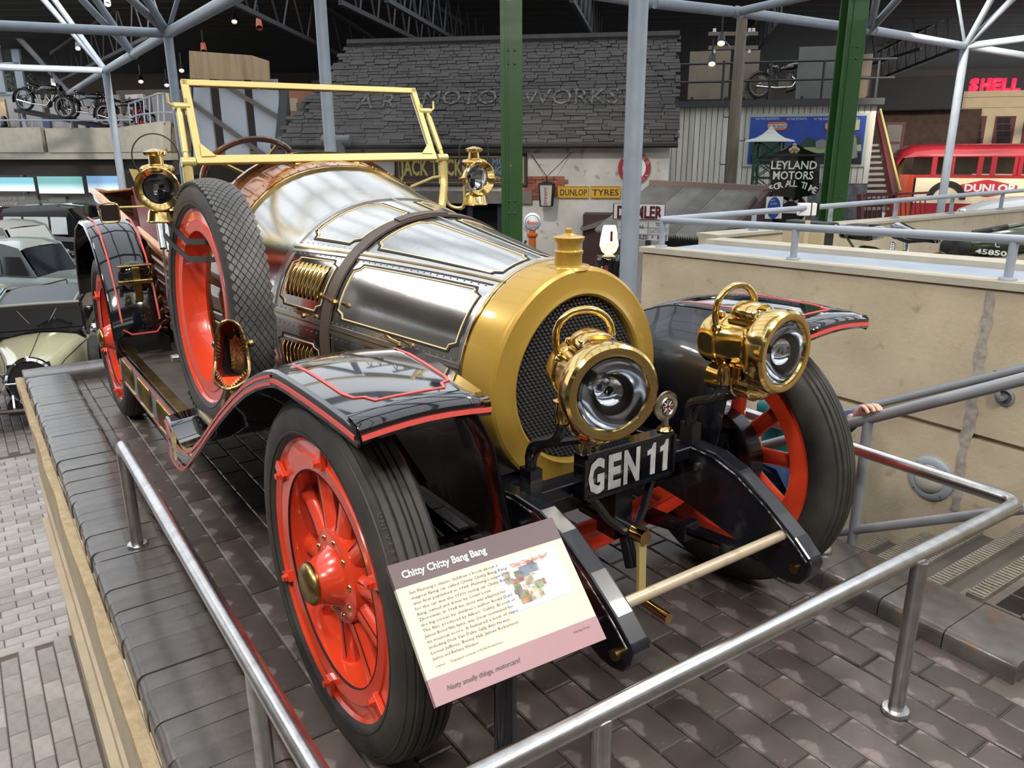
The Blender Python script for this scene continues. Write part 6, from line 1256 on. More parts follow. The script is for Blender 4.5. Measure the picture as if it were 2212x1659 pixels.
# ================================================================= left-hand background
LM = Fac((0, 300, 24.0), (250, 300, 23.4)); LA = Fac((245, 300, 23.4), (350, 300, 22.2)); LR = Fac((352, 300, 22.2), (420, 300, 23.6))
bal = thing('concrete_balcony', 'pale concrete balcony front of the left mezzanine', 'balcony', LM.p(200, 375)); bal['kind'] = 'structure'
LM.slab(-120, 277, 95, 329, 0, -.25, 'panel', CONCG, bal); LM.slab(96, 277, 246, 329, 0, -.25, 'panel', CONCG, bal); LM.slab(-120, 330, 246, 344, -.05, -.3, 'edge_beam', CONCG, bal)
for fc, q in ((LA, (246, 277, 262, 350)), (LR, (352, 262, 420, 264))): pass
g = G(); g.prism([LA.p(245, 277), LA.p(345, 262), LA.p(352, 262), LA.p(352, 327), LA.p(245, 329)], LA.n*-.25); g.obj('angled_panel', CONCG, bal, 0); g = G(); g.prism([LA.p(245, 330, -.03), LA.p(352, 328, -.03), LA.p(352, 343, -.03), LA.p(245, 344, -.03)], LA.n*-.25); g.obj('edge_beam', CONCG, bal, 0)
LR.slab(351, 262, 450, 327, 0, -.2, 'return_panel', mat('brown_board_panel', (.24, .185, .12), .7, 0, noise=(4, (.18, .14, .09), .35, .7)), bal); LR.slab(351, 328, 450, 343, -.03, -.2, 'edge_beam', CONCG, bal)
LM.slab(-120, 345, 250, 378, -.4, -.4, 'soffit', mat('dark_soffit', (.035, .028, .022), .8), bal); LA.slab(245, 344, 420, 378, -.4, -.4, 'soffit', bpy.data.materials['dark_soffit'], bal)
g = G(); z_ = LM.local(LM.p(100, 340))[1]; g.prism([LM.w(-1.6, z_, -.2), LM.w(3.5, z_, -.2), LM.w(6, z_, -.2), LM.w(6, z_, -6), LM.w(-1.6, z_, -6)], V((0, 0, .12))); g.obj('balcony_slab', CONCG, bal, 0)
zd = LM.local(LM.p(100, 277))[1]
br_ = thing('balcony_railing', 'grey balcony railing in front of the motorcycles', 'railing', LM.p(150, 277))
g = G(); g.tube([LM.p(-80, 260), LM.p(245, 260), LA.p(285, 259)], .03, 6); g.obj('long_rail', GREYT, br_)
for u in (70, 155, 240): g = G(); g.tube([LM.p(u, 260), LM.p(u, 278)], .022, 5); g.obj('post', GREYT, br_)
for k in (0, 1): g = G(); g.tube([LA.p(278, 224+k*36-(4 if k else 0)), LA.p(300, 217+k*36-5*k), LA.p(342, 202+k*41), LA.p(375, 202+k*41)], .028, 6); g.obj('stair_rail', GREYT, br_)
for u, v0 in ((278, 224), (292, 219), (310, 213), (322, 208), (340, 202), (352, 202)): g = G(); g.tube([LA.p(u, v0), LA.p(u+3, 266)], .022, 5); g.obj('stair_post', GREYT, br_)
# mezzanine back wall, window, poster
mwall = thing('mezzanine_wall', 'pale grey panelled wall behind the motorcycles', 'wall', LM.p(100, 277, -5)); mwall['kind'] = 'structure'; PGW = mat('pale_lilac_panel', (.42, .42, .44), .6)
for i in range(6): LM.slab(46+i*56, 205, 46+i*56+54, 282, -5, -.1, 'wall_panel', PGW, mwall)
LM.slab(-130, 206, 45, 282, -5, -.1, 'wall_panel', PGW, mwall); LM.slab(92, 252, 110, 276, -4.9, .05, 'blue_board', mat('blue_board', (.06, .11, .24), .5), mwall); LM.slab(193, 268, 213, 276, -4.6, .05, 'lit_blue_strip', mat('lit_blue_strip', (.02, .04, .4), .4, emit=((.02, .06, 1), 1.2)), mwall)
LM.slab(250, 195, 420, 300, -6.5, -.1, 'far_panel', mat('brown_grey_panel', (.22, .19, .16), .7), mwall)
wn_ = thing('window_1', 'tall window with trees outside at the far left', 'window', LM.p(20, 205, -5)); wn_['kind'] = 'structure'
for u in (-60, 0, 43): LM.slab(u-1.5, 95, u+1.5, 206, -5, .1, 'mullion', GREYT, wn_)
for v in (96, 140, 203): LM.slab(-130, v-1.5, 46, v+1.5, -5, .1, 'transom', GREYT, wn_)
LM.slab(-130, 97, 45, 203, -5.02, .02, 'pane', GLASS, wn_)
fol = G(); rn_ = random.Random(5); c = LM.p(15, 185, -8)
for i in range(260): p = c+LM.e*rn_.gauss(0, 1.0)+V((0, 0, rn_.gauss(-.2, .55)))+LM.n*rn_.gauss(0, .4); d = V((rn_.random()-.5, rn_.random()-.5, rn_.random()-.5)).normalized()*.14; e = d.cross(V((0, 0, 1)))*.6; fol.quad(p-d, p+e, p+d, p-e)
tr = thing('tree', 'leafy tree outside the far left window', 'tree', LM.w(1, FZ, -8)); fol.obj('foliage', mat('tree_leaves', (.10, .17, .12), .7), tr, 0); g = G(); g.cyl((c.x, c.y, FZ), (c.x, c.y, c.z), .12); g.obj('trunk', WDP, tr)
po = thing('framed_poster', 'framed cream and orange poster at the far left edge', 'poster', LM.p(5, 275, -4)); LM.slab(-60, 215, 24, 276, -4, .08, 'frame', mat('gilt_frame', (.42, .33, .18), .5), po); LM.slab(-54, 221, 19, 270, -3.9, .01, 'print', mat('poster_print', (.62, .43, .26), .6, 0, noise=(2, (.70, .55, .36), .4, .6)), po)
bs_ = G(); bs_.sph(LM.p(8, 268, -3.2), .22, (1, .6, 1), 12); bust = thing('dark_bust', 'small dark sculpture in front of the framed poster', 'sculpture', LM.p(8, 277, -3.2)); bs_.obj('figure', BLACKS, bust); g = G(); g.sph(LM.p(8, 257, -3.2), .11, n=10); g.obj('figure_top', BLACKS, bust); g = G(); g.box(LM.p(8, 277, -3.2), (.7, .08, .4), LM.R); g.obj('plinth', BLACKM, bust, 0)
# ---- motorcycles
MBK = mat('cycle_black', (.008, .008, .01), .15, 0, coat=.8); ENG = mat('cycle_engine_alloy', (.20, .185, .16), .3, .9); KH = mat('khaki_green_paint', (.022, .034, .013), .22, 0, coat=.6)
DCH = mat('dull_chrome', (.28, .28, .28), .25, 1)
def motorcycle(label, Mw, paint, tank_mark=None, pillion=False, group=None):
    """local: x forward, z up, wheels of radius .33 at x = +-.68"""
    t = thing('motorcycle', label, 'motorcycle', local=True, group=group); t.matrix_world = Mw
    def P(g, nm, m, sm=40, **k): o = g.obj(nm, m, None, sm, **k); o.parent = t; return o
    for x, nm in ((.70, 'front_wheel'), (-.66, 'rear_wheel')):
        g = G(); g.lathe([(.265, .035), (.30, .05), (.33, .03), (.338, 0), (.33, -.03), (.30, -.05), (.265, -.035), (.265, .035)], (x, 0, .335), (0, 1, 0), 28); w_ = P(g, nm, RUB)
        g = G(); g.lathe([(.245, .028), (.268, .03), (.268, -.03), (.245, -.028), (.245, .028)], (x, 0, .335), (0, 1, 0), 28); g.lathe([(.05, .05), (.07, .04), (.07, -.04), (.05, -.05)], (x, 0, .335), (0, 1, 0), 12); o = g.obj('wheel_rim', DCH, w_)
        g = G()
        for k in range(18): q = 2*pi*k/18; s_ = 1 if k % 2 else -1; g.tube([(x+.06*cos(q+.3*s_), s_*.035, .335+.06*sin(q+.3*s_)), (x+.25*cos(q), 0, .335+.25*sin(q))], .0035, 3)
        g.obj('wire_spokes', DCH, w_)
    def guard(x, a0, a1, nm):
        g = G(); g.grid([[V((x+.37*cos(q), y, .335+.37*sin(q)-abs(y)*.5)) for y in (-.075, -.05, 0, .05, .075)] for q in [a0+(a1-a0)*i/14 for i in range(15)]]); P(g, nm, paint, 50, sol=.006)
    guard(.70, rad(35), rad(165), 'front_mudguard'); guard(-.66, rad(15), rad(200), 'rear_mudguard')
    g = G()
    for s in (-1, 1): g.tube([(.70, s*.075, .335), (.56, s*.075, .72), (.50, s*.06, .92)], .018, 6)
    P(g, 'front_fork', paint)
    g = G(); g.tube([(.47, 0, .86), (.30, 0, .42), (-.20, 0, .30), (-.66, .06, .335), (-.30, .05, .66), (.44, 0, .82)], .018, 6); g.tube([(-.66, -.06, .335), (-.30, -.05, .66)], .015, 6); g.tube([(-.28, 0, .66), (-.12, 0, .32)], .016, 6); P(g, 'frame', paint)
    rows = []
    for x, h, w_, zc in ((.44, .03, .03, .83), (.40, .10, .085, .82), (.28, .125, .125, .80), (.08, .115, .125, .775), (-.08, .07, .10, .745), (-.16, .02, .03, .73)): rows.append([V((x, w_*cos(q), zc+h*sin(q)*(1 if sin(q) > 0 else .7))) for q in [2*pi*i/16 for i in range(16)]])
    g = G(); g.loft(rows); tk = P(g, 'fuel_tank', paint, 60); tk.modifiers.new('s', 'SUBSURF').render_levels = 1
    if tank_mark:
        for s in (-1, 1): g = G(); g.lathe([(1e-4, .006), (.9, .006), (1, 0)], (-.0, s*.122, .775), (0, s, 0), 20, hint=(1, 0, 0), sx=.10, sy=.062); g.obj('knee_pad', BLACKM, tk)
        g = G()
    rows = [[V((x, w_*k, z+.02*(1-k*k)-(.03 if abs(k) > .9 else 0))) for k in (-1, -.6, 0, .6, 1)] for x, w_, z in ((-.18, .03, .80), (-.22, .07, .81), (-.32, .11, .80), (-.42, .13, .83), (-.47, .12, .855))]
    g = G(); g.grid(rows); P(g, 'saddle', BLACK, 60, sol=.03)
    for s in (-1, 1): g = G(); g.tube([V((-.43+.018*cos(q*1.0), s*.09+.018*sin(q*1.0), .68+.0015*q*1.3)) for q in [k*.6 for k in range(70)]], .004, 4); P(g, 'saddle_spring', CHROME)
    if pillion:
        g = G(); g.box((-.72, 0, .80), (.26, .22, .10)); P(g, 'pillion_seat', BLACK, 40, bev=.03)
        g = G(); g.box((-1.02, -.20, .74), (.34, .12, .26)); P(g, 'pannier', mat('dark_pannier', (.02, .022, .015), .6), 0, bev=.01); g = G(); g.box((-1.02, -.27, .71), (.34, .03, .20)); P(g, 'canvas_flap', mat('canvas_khaki', (.42, .34, .20), .8), 0, bev=.01); g = G(); g.box((-.98, -.29, .75), (.035, .012, .26)); P(g, 'webbing_strap', mat('webbing', (.50, .42, .28), .8), 0)
        g = G(); g.tube([(-1.2, -.13, .86), (-.84, -.13, .86), (-.66, -.08, .62)], .009, 5); g.tube([(-1.2, -.13, .86), (-1.2, -.13, .62)], .009, 5); P(g, 'rack', paint)
    g = G(); g.cyl((.10, 0, .36), (.16, 0, .62), .085, .075, 14); g.cyl((-.08, -.10, .36), (-.08, .10, .36), .11, n=16); g.cyl((.12, -.09, .34), (.12, .09, .34), .12, n=16); P(g, 'engine', ENG)
    g = G()
    for i in range(5): z = .47+.033*i; g.cyl((.122+.02*i*.4, 0, z), (.122+.02*i*.4, 0, z+.010), .105, n=14)
    P(g, 'cooling_fins', ENG)
    g = G(); g.tube(bend([(.18, -.08, .55), (.30, -.11, .45), (.20, -.13, .28), (-.3, -.14, .26)], .06), .02, 8); g.tube([(-.3, -.14, .26), (-.80, -.15, .30)], [.032, .034], 10); P(g, 'exhaust', CHROME)
    g = G(); g.tube(bend([(.30, -.36, .92), (.40, -.26, .95), (.49, -.10, .97), (.49, .10, .97), (.40, .26, .95), (.30, .36, .92)], .05), .013, 6); P(g, 'handlebar', CHROME if not tank_mark else KH); 
    for s in (-1, 1): g = G(); g.tube([(.36, s*.30, .94), (.22, s*.42, .90)], .017, 8); P(g, 'grip', BLACKM)
    g = G(); g.lathe([(1e-4, -.10), (.06, -.08), (.09, 0), (.085, .012)], (.58, 0, .86), (1, 0, 0), 18); hl = P(g, 'headlamp', paint); g = G(); g.lathe([(.085, .012), (.05, .03), (1e-4, .035)], (.58, 0, .86), (1, 0, 0), 18); g.obj('headlamp_glass', LENS, hl)
    return t, tk
def placed(p, fwd, pitch=0, s=.87):
    f = V((fwd.x, fwd.y, 0)).normalized(); l = V((0, 0, 1)).cross(f); R = M((f, l, V((0, 0, 1)))).transposed().to_4x4() @ M.Rotation(pitch, 4, 'Y'); return M.Translation(p) @ R @ M.Scale(s, 4)
ra, rb2 = LM.p(48, 236, -.8), LM.p(330, 290, -.8)
dsp = thing('display_ramp', 'dark sloping display ramp carrying the motorcycles', 'ramp', (rb2.x, rb2.y, zd)); g = G(); q = LM.n*.35; g.loft([[ra-q, ra+q, ra+q+V((0, 0, -.10)), ra-q+V((0, 0, -.10))], [rb2-q, rb2+q, rb2+q+V((0, 0, -.10)), rb2-q+V((0, 0, -.10))]]); g.obj('ramp_deck', BLACKM, dsp, 0); g = G(); g.tube([ra+V((0, 0, -.05)), V((ra.x, ra.y, zd-.3))], .07, 6); g.tube([(ra+rb2)/2, V(((ra+rb2)/2).to_2d().to_3d())+V((0, 0, zd-.3))], .07, 6); g.obj('ramp_leg', GREYT, dsp)
dr = rb2-ra; pt = math.atan2(-dr.z, dr.to_2d().length)
for k, (t_, lb) in enumerate(((.215, 'black motorcycle highest on the display ramp'), (.53, 'black motorcycle in the middle of the display ramp'), (.83, 'black motorcycle lowest on the display ramp'))): motorcycle(lb, placed(ra+dr*t_+LM.n*(.25-.2*(k % 2)), dr, pt, .98), MBK, group='motorcycles on the display ramp')
rm = thing('red_fuel_dispenser', 'small red machine behind the balcony stair rail', 'machine', LA.p(303, 268, -1)); g = G(); g.box(LA.p(303, 252, -1), (.30, .55, .3), LA.R); g.obj('body', mat('bright_red_enamel', (.45, .02, .02), .3), rm, 0, bev=.05); g = G(); g.sph(LA.p(299, 238, -1), .14, n=12); g.obj('glass_top', LENS, rm)
rw_ = thing('script_sign', 'white sign with dark script behind the balcony rail', 'sign', LA.p(290, 224, -2)); LA.slab(272, 205, 312, 228, -2, .04, 'board', WHITE, rw_); LA.txt('Norton', 276, 211, 307, 222, -1.95, INK, rw_, shear=.3, bold=.02) if 0 else LA.txt('Sports', 276, 210, 308, 221, -1.95, INK, rw_, shear=.3, bold=.02)
# ---- lower level: backlit panels, fascia, pilaster, maroon walls
LL = Fac((-20, 450, 24.8), (300, 450, 24.0)); low = thing('lower_gallery', 'lower gallery front with maroon walls and a grey fascia', 'gallery', LL.w(0, FZ)); low['kind'] = 'structure'
GFA = mat('warm_grey_fascia', (.20, .20, .18), .6); MRW = mat('maroon_wall', (.055, .018, .018), .6)
LL.slab(-120, 418, 88, 446, .06, .06, 'fascia', GFA, low); LL.slab(-120, 420, 260, 446, 0, .05, 'fascia_back', GFA, low); LL.slab(-120, 446, 260, 640, -.2, .05, 'maroon_wall', MRW, low)
g = G(); g.prism([LL.p(u, v, .0) for u, v in ((112, 424), (148, 424), (148, 446), (146, 448), (147, 640), (118, 640), (116, 448), (112, 446))], LL.n*.14); g.obj('pilaster', GFA, low, 0)
for u in (124, 129, 134): LL.slab(u, 475, u+1.6, 500, .14, .01, 'flute', DK, low)
LL.slab(165, 440, 168, 560, -.1, .06, 'door_edge', mat('thin_grey_edge', (.25, .23, .22), .6), low); LL.slab(237, 446, 262, 640, -.12, .04, 'navy_panel', mat('navy_panel', (.012, .018, .03), .5), low)
FT = mat('fascia_letters', (.42, .42, .40), .6); LL.txt('Luxury of', -14, 421, 54, 431, .125, FT, low); LL.txt('Motoring', -24, 433, 37, 442, .125, FT, low)
dc = thing('display_case', 'dark display case with small gilt figures at far left', 'display case', LL.p(30, 505, -.1)); LL.slab(-100, 475, 84, 512, -.12, .06, 'case_frame', mat('grey_case_frame', (.20, .21, .21), .5), dc); LL.slab(-96, 479, 80, 508, -.05, .02, 'case_back', mat('case_dark', (.006, .008, .014), .3), dc)
for i, (u, h) in enumerate(((5, 10), (15, 7), (25, 12), (34, 6), (44, 9), (52, 8))): p = LL.p(u, 497, .02); g = G(); g.lathe([(.03, -.02), (.02, .02), (.05, .06), (.035, .06+.012*h), (1e-4, .09+.012*h)], p, (0, 0, 1), 8); g.obj('gilt_figure', BRASS, dc)
niche = thing('wall_niche', 'small lit niche with two bottles in the maroon wall', 'niche', LL.p(205, 497, -.1)); LL.slab(192, 481, 226, 497, -.14, .02, 'recess', mat('niche_brown', (.11, .055, .045), .6), niche)
for u in (201, 217): g = G(); g.lathe([(.04, 0), (.04, .10), (.012, .14), (.012, .18), (1e-4, .18)], LL.p(u, 496, -.08), (0, 0, 1), 8); g.obj('bottle', mat('amber_bottle', (.30, .14, .07), .3), niche)
LB = Fac((-20, 400, 24.2), (265, 400, 23.6))
def lbox(u0, v0, u1, v1, c1, c2, lb):
    t = thing('light_box', lb, 'light box', LB.p((u0+u1)/2, v1), group='backlit panels under the balcony'); m = mat('backlit_panel', c1, .5); nt = m.node_tree; N = nt.nodes; L = nt.links; b = N['Principled BSDF']; tc = N.new('ShaderNodeTexCoord'); sp = N.new('ShaderNodeSeparateXYZ'); r = N.new('ShaderNodeValToRGB'); L.new(tc.outputs['Generated'], sp.inputs[0]); L.new(sp.outputs[2], r.inputs[0]); r.color_ramp.elements[0].color = (.85, .97, 1, 1); r.color_ramp.elements[1].color = (*c1, 1); r.color_ramp.elements[1].position = .62; L.new(r.outputs[0], b.inputs['Emission Color']); L.new(r.outputs[0], b.inputs['Base Color']); b.inputs['Emission Strength'].default_value = .42
    LB.slab(u0, v0, u1, v1, .05, .02, 'lit_face', m, t); LB.slab(u0-1, v0-1, u1+1, v1+1, -.05, .09, 'casing', BLACKM, t)
lbox(-80, 383, 77, 413, (.18, .42, .50), 0, 'leftmost backlit panel under the balcony'); lbox(80, 381, 183, 418, (.13, .33, .33), 0, 'greenish middle backlit panel under the balcony'); lbox(187, 380, 262, 416, (.15, .30, .48), 0, 'bluish backlit panel behind the brass side lamp')
# ---- wooden fascia and pale partition seen over and through the windscreen
WP = Fac((405, 200, 18.2), (640, 200, 17.6)); pt_ = thing('pale_partition', 'pale blue partition with brown diagonal braces seen through the windscreen', 'partition', WP.p(500, 345)); PBL = mat('pale_blue_panel', (.50, .545, .59), .55, 0, noise=(1, (.44, .48, .53), .35, .7))
for i in range(3): WP.slab(398+i*72, 172, 398+i*72+71, 352, 0, -.06, 'panel', PBL, pt_)
for a_, b_ in (((470, 175), (615, 262)), ((405, 215), (570, 335))): g = G(); g.tube([WP.p(*a_, .08), WP.p(*b_, .08)], .06, 4); g.obj('diagonal_brace', mat('brown_brace', (.13, .105, .09), .6), pt_, 0)
g = G(); g.prism([WP.p(u, v, .02) for u, v in ((612, 186), (628, 186), (618, 352), (594, 352))], WP.n*.12); g.obj('edge_post', mat('dark_grey_post', (.05, .055, .06), .6), pt_, 0)
wf = thing('plywood_screen', 'tan plywood panel high above the windscreen', 'panel', WP.p(500, 172, .3)); g = G(); g.prism([WP.p(u, v, .3) for u, v in ((411, 110), (545, 120), (582, 132), (584, 174), (413, 170))], WP.n*.05); g.obj('board', mat('plywood_tan', (.42, .30, .17), .6, 0, noise=(1.5, (.30, .19, .10), .4, .7, (5, 5, .4))), wf, 0); g = G(); g.tube([WP.p(415, 172, .2), WP.p(415, 345, .1)], .03, 5); g.obj('support', DK, wf)
yp = thing('yellow_enamel_sign', 'yellow enamel sign with black capitals seen through the windscreen', 'sign', at(640, 286, 16.4)); YP = Fac((628, 270, 16.4), (680, 270, 16.4)); YP.slab(628, 254, 676, 288, 0, .02, 'plate', ENY, yp); YP.txt('PRATTS', 630, 257, 672, 271, .022, INK, yp, bold=.03); YP.txt('MOTOR', 633, 275, 668, 280, .022, INK, yp)
op = thing('orange_poster', 'orange poster with a dark figure seen through the windscreen', 'poster', at(655, 252, 16.9)); OP = Fac((620, 230, 16.9), (690, 230, 16.8)); OP.slab(624, 192, 690, 252, 0, .03, 'sheet', mat('orange_print_sheet', (.30, .11, .05), .6), op); OP.slab(626, 212, 645, 240, .03, .01, 'pale_patch', mat('pale_print', (.40, .32, .22), .6), op); OP.slab(640, 222, 664, 250, .035, .01, 'dark_figure', INK, op)
# ---- cars on the lower floor
CRP = mat('cream_car_paint', (.62, .58, .36), .22, 0, coat=.7); CARB = mat('black_car_paint', (.006, .006, .008), .1, 0, coat=.9); FABR = mat('grey_hood_fabric', (.14, .155, .17), .7, 0, bump=(90, .2)); WSC = mat('dark_car_glass', (.012, .014, .018), .06, 0, coat=.5)
def cream_car():
    p1 = atz(88, 930, FZ); p2 = atz(66, 945, FZ); q = at(118, 612, 11.9); f = (p1-V((q.x, q.y, FZ))); f.z = 0
    t = thing('cream_saloon', 'cream vintage saloon with grey roof parked below the platform', 'car', local=True); t.matrix_world = placed(p1, f, 0, .9)
    def P(g, nm, m, sm=40, par=None, **k): o = g.obj(nm, m, None, sm, **k); o.parent = par or t; return o
    rows = []
    for x, w_, zt2, zs in ((-.05, .29, .96, .80), (-.5, .36, 1.0, .86), (-1.05, .50, 1.06, .92), (-1.3, .58, 1.08, .95)): rows.append([V((x, -w_, .45)), V((x, -w_, zs)), V((x, -w_*.82, zt2-.05)), V((x, -w_*.4, zt2-.005)), V((x, 0, zt2+.012)), V((x, w_*.4, zt2-.005)), V((x, w_*.82, zt2-.05)), V((x, w_, zs)), V((x, w_, .45))])
    g = G(); g.grid(rows); P(g, 'bonnet', CRP, 50)
    g = G(); g.tube([r[4]+V((0, 0, .004)) for r in rows], .006, 4); g.tube([r[4]+V((.0, 0, .004)) for r in rows[:1]]+[rows[0][4]], .006, 4) if 0 else None; P(g, 'bonnet_hinge', CARB)
    for s in (-1, 1): g = G(); g.tube([V((r[1].x, s*abs(r[1].y)*1.005, r[1].z-.02)) for r in rows], .008, 4); P(g, 'side_moulding', CARB)
    g = G(); g.ribbon([rows[-1][i]+V((.03, 0, .003)) for i in range(1, 8)], [(0, -.8, .3), (0, -.5, .8), (0, 0, 1), (0, 0, 1), (0, 0, 1), (0, .5, .8), (0, .8, .3)], .02, .003); P(g, 'scuttle_line', CARB)
    for s in (-1, 1): g = G(); g.bx(-2.9, -1.3, s*.60-.02, s*.60+.02, .42, 1.02); P(g, 'door', CRP, 0, bev=.01); g = G(); g.bx(-2.9, -1.3, s*.605-.02, s*.605+.02, 1.0, 1.06); P(g, 'waist_moulding', CARB, 0)
    g = G(); g.bx(-1.42, -1.30, -.58, .58, 1.06, 1.12); P(g, 'windscreen_base', CARB, 0); g = G(); g.loft([[V((-1.34, y, z)) for y, z in ((-.56, 1.10), (.56, 1.10), (.56, 1.44), (-.56, 1.44))], [V((-1.40, y, z)) for y, z in ((-.56, 1.10), (.56, 1.10), (.56, 1.44), (-.56, 1.44))]]); P(g, 'windscreen', WSC, 0)
    for s in (-1, 1): g = G(); g.tube([(-1.33, s*.25, 1.42), (-1.325, s*.12, 1.22)], .006, 4); P(g, 'wiper', CHROME); g = G(); g.tube([(-1.34, s*.58, 1.05), (-1.40, s*.57, 1.48)], .03, 4); P(g, 'screen_pillar', CARB, 0)
    g = G(); g.loft([[V((x, y, z)) for y, z in ((-.56, 1.44), (.56, 1.44), (.55, 1.50), (-.55, 1.50))] for x in (-1.36, -1.28)]); P(g, 'visor', CARB, 0); g = G(); g.tube([(-1.29, -.56, 1.505), (-1.27, 0, 1.515), (-1.29, .56, 1.505)], .018, 6); P(g, 'roof_edge', mat('pale_roof_edge', (.45, .44, .38), .5))
    g = G(); g.grid([[V((x, y*w_, z-.07*abs(y)**3)) for y in (-1, -.8, -.5, 0, .5, .8, 1)] for x, w_, z in ((-1.30, .54, 1.52), (-1.8, .57, 1.57), (-2.4, .57, 1.585), (-2.75, .55, 1.56), (-2.95, .50, 1.48))]); P(g, 'roof', FABR, 60)
    for s in (-1, 1):
        g = G(); g.tube([(-1.30, s*.50, 1.52), (-2.4, s*.53, 1.575), (-2.9, s*.48, 1.52)], .012, 5); P(g, 'roof_bead', mat('pale_bead', (.5, .49, .43), .5)); g = G(); g.bx(-2.95, -1.36, s*.575-.012, s*.575+.012, 1.06, 1.50); P(g, 'side_windows', WSC, 0); g = G(); g.tube([(-1.30, s*.56, 1.50), (-2.6, s*.595, 1.55), (-2.98, s*.54, 1.42), (-3.0, s*.55, 1.0)], .03, 5); P(g, 'cabin_edge', CARB)
    g = G(); g.lathe([(1, -.06), (1, .02), (.9, .035), (.86, .02), (.84, -.01)], (0, 0, .68), (1, 0, 0), 32, sx=.34, sy=.30); P(g, 'radiator_shell', CHROME); g = G(); g.bx(-.03, .0, -.25, .25, .42, .94); P(g, 'radiator_core', mat('dark_radiator', (.012, .012, .013), .5), 0)
    g = G(); g.lathe([(.03, 0), (.035, .02), (.015, .05), (1e-4, .06)], (-.01, 0, .985), (0, 0, 1), 10); P(g, 'radiator_mascot', CHROME)
    g = G(); g.cyl((.06, -.42, .70), (.06, .42, .70), .014); P(g, 'lamp_bar', CHROME)
    for s in (-1, 1):
        g = G(); g.lathe([(1e-4, -.16), (.08, -.12), (.115, -.02), (.118, .01), (.10, .015)], (.10, s*.40, .72), (1, 0, 0), 24); h_ = P(g, 'headlamp', CHROME); g = G(); g.lathe([(.102, .012), (.06, .03), (1e-4, .038)], (.10, s*.40, .72), (1, 0, 0), 20); P(g, 'headlamp_glass', mat('lamp_glass_pale', (.45, .46, .44), .1, .4), par=h_)
        g = G(); g.grid([[V((x, s*y, z-(.05 if y > .74 else 0))) for y in (.36, .50, .66, .76)] for x, z in ((.22, .42), (.18, .60), (.02, .72), (-.22, .76), (-.5, .70), (-.85, .52), (-1.2, .36), (-2.8, .34))]); P(g, 'fender', CARB, 60, sol=.02)
        for x in (-.15, -2.65): g = G(); g.lathe([(.24, .05), (.32, .07), (.36, .04), (.365, 0), (.36, -.04), (.32, -.07), (.24, -.05), (1e-4, -.03)], (x, s*.62, .365), (0, 1, 0), 28); w_ = P(g, 'wheel', RUB); g = G(); g.lathe([(1e-4, .03), (.10, .04), (.24, .052), (.26, .05)], (x, s*.62, .365), (0, s, 0), 20); g.obj('wheel_disc', mat('cream_wire_wheel', (.40, .37, .27), .4), w_)
    g = G(); g.lathe([(.20, .05), (.30, .08), (.34, .04), (.345, 0), (.34, -.04), (.30, -.07), (.2, -.05), (1e-4, -.03)], (-.95, .70, .70), (0, 1, 0), 28); P(g, 'spare_wheel', RUB); g = G(); g.lathe([(.05, -.03), (.07, 0), (.05, .03)], (-1.15, .72, 1.12), (1, 0, 0), 14); g.sph((-1.13, .72, 1.12), .068, n=10); P(g, 'wing_mirror', CHROME)
    g = G(); g.tube([(.34, -.75, .42), (.36, 0, .41), (.34, .75, .42)], .03, 6); P(g, 'bumper', mat('dark_bumper', (.07, .05, .05), .3, .6)); g = G(); g.bx(.20, .215, -.15, .21, .44, .56); np = P(g, 'number_plate', BLACKM, 0); text('GO 62', 'plate_letters', FT, np, (.216, -.14, .46), (0, 1, 0), (0, 0, 1), .08, .33)
    for s in (-1, 1): g = G(); g.tube([(.25, s*.20, .42), (.10, s*.22, .55)], .02, 5); P(g, 'bumper_iron', CHROME)
    g = G(); g.bx(-2.95, .1, -.3, .3, .28, .44); P(g, 'chassis', BLACKM, 0)
cream_car()
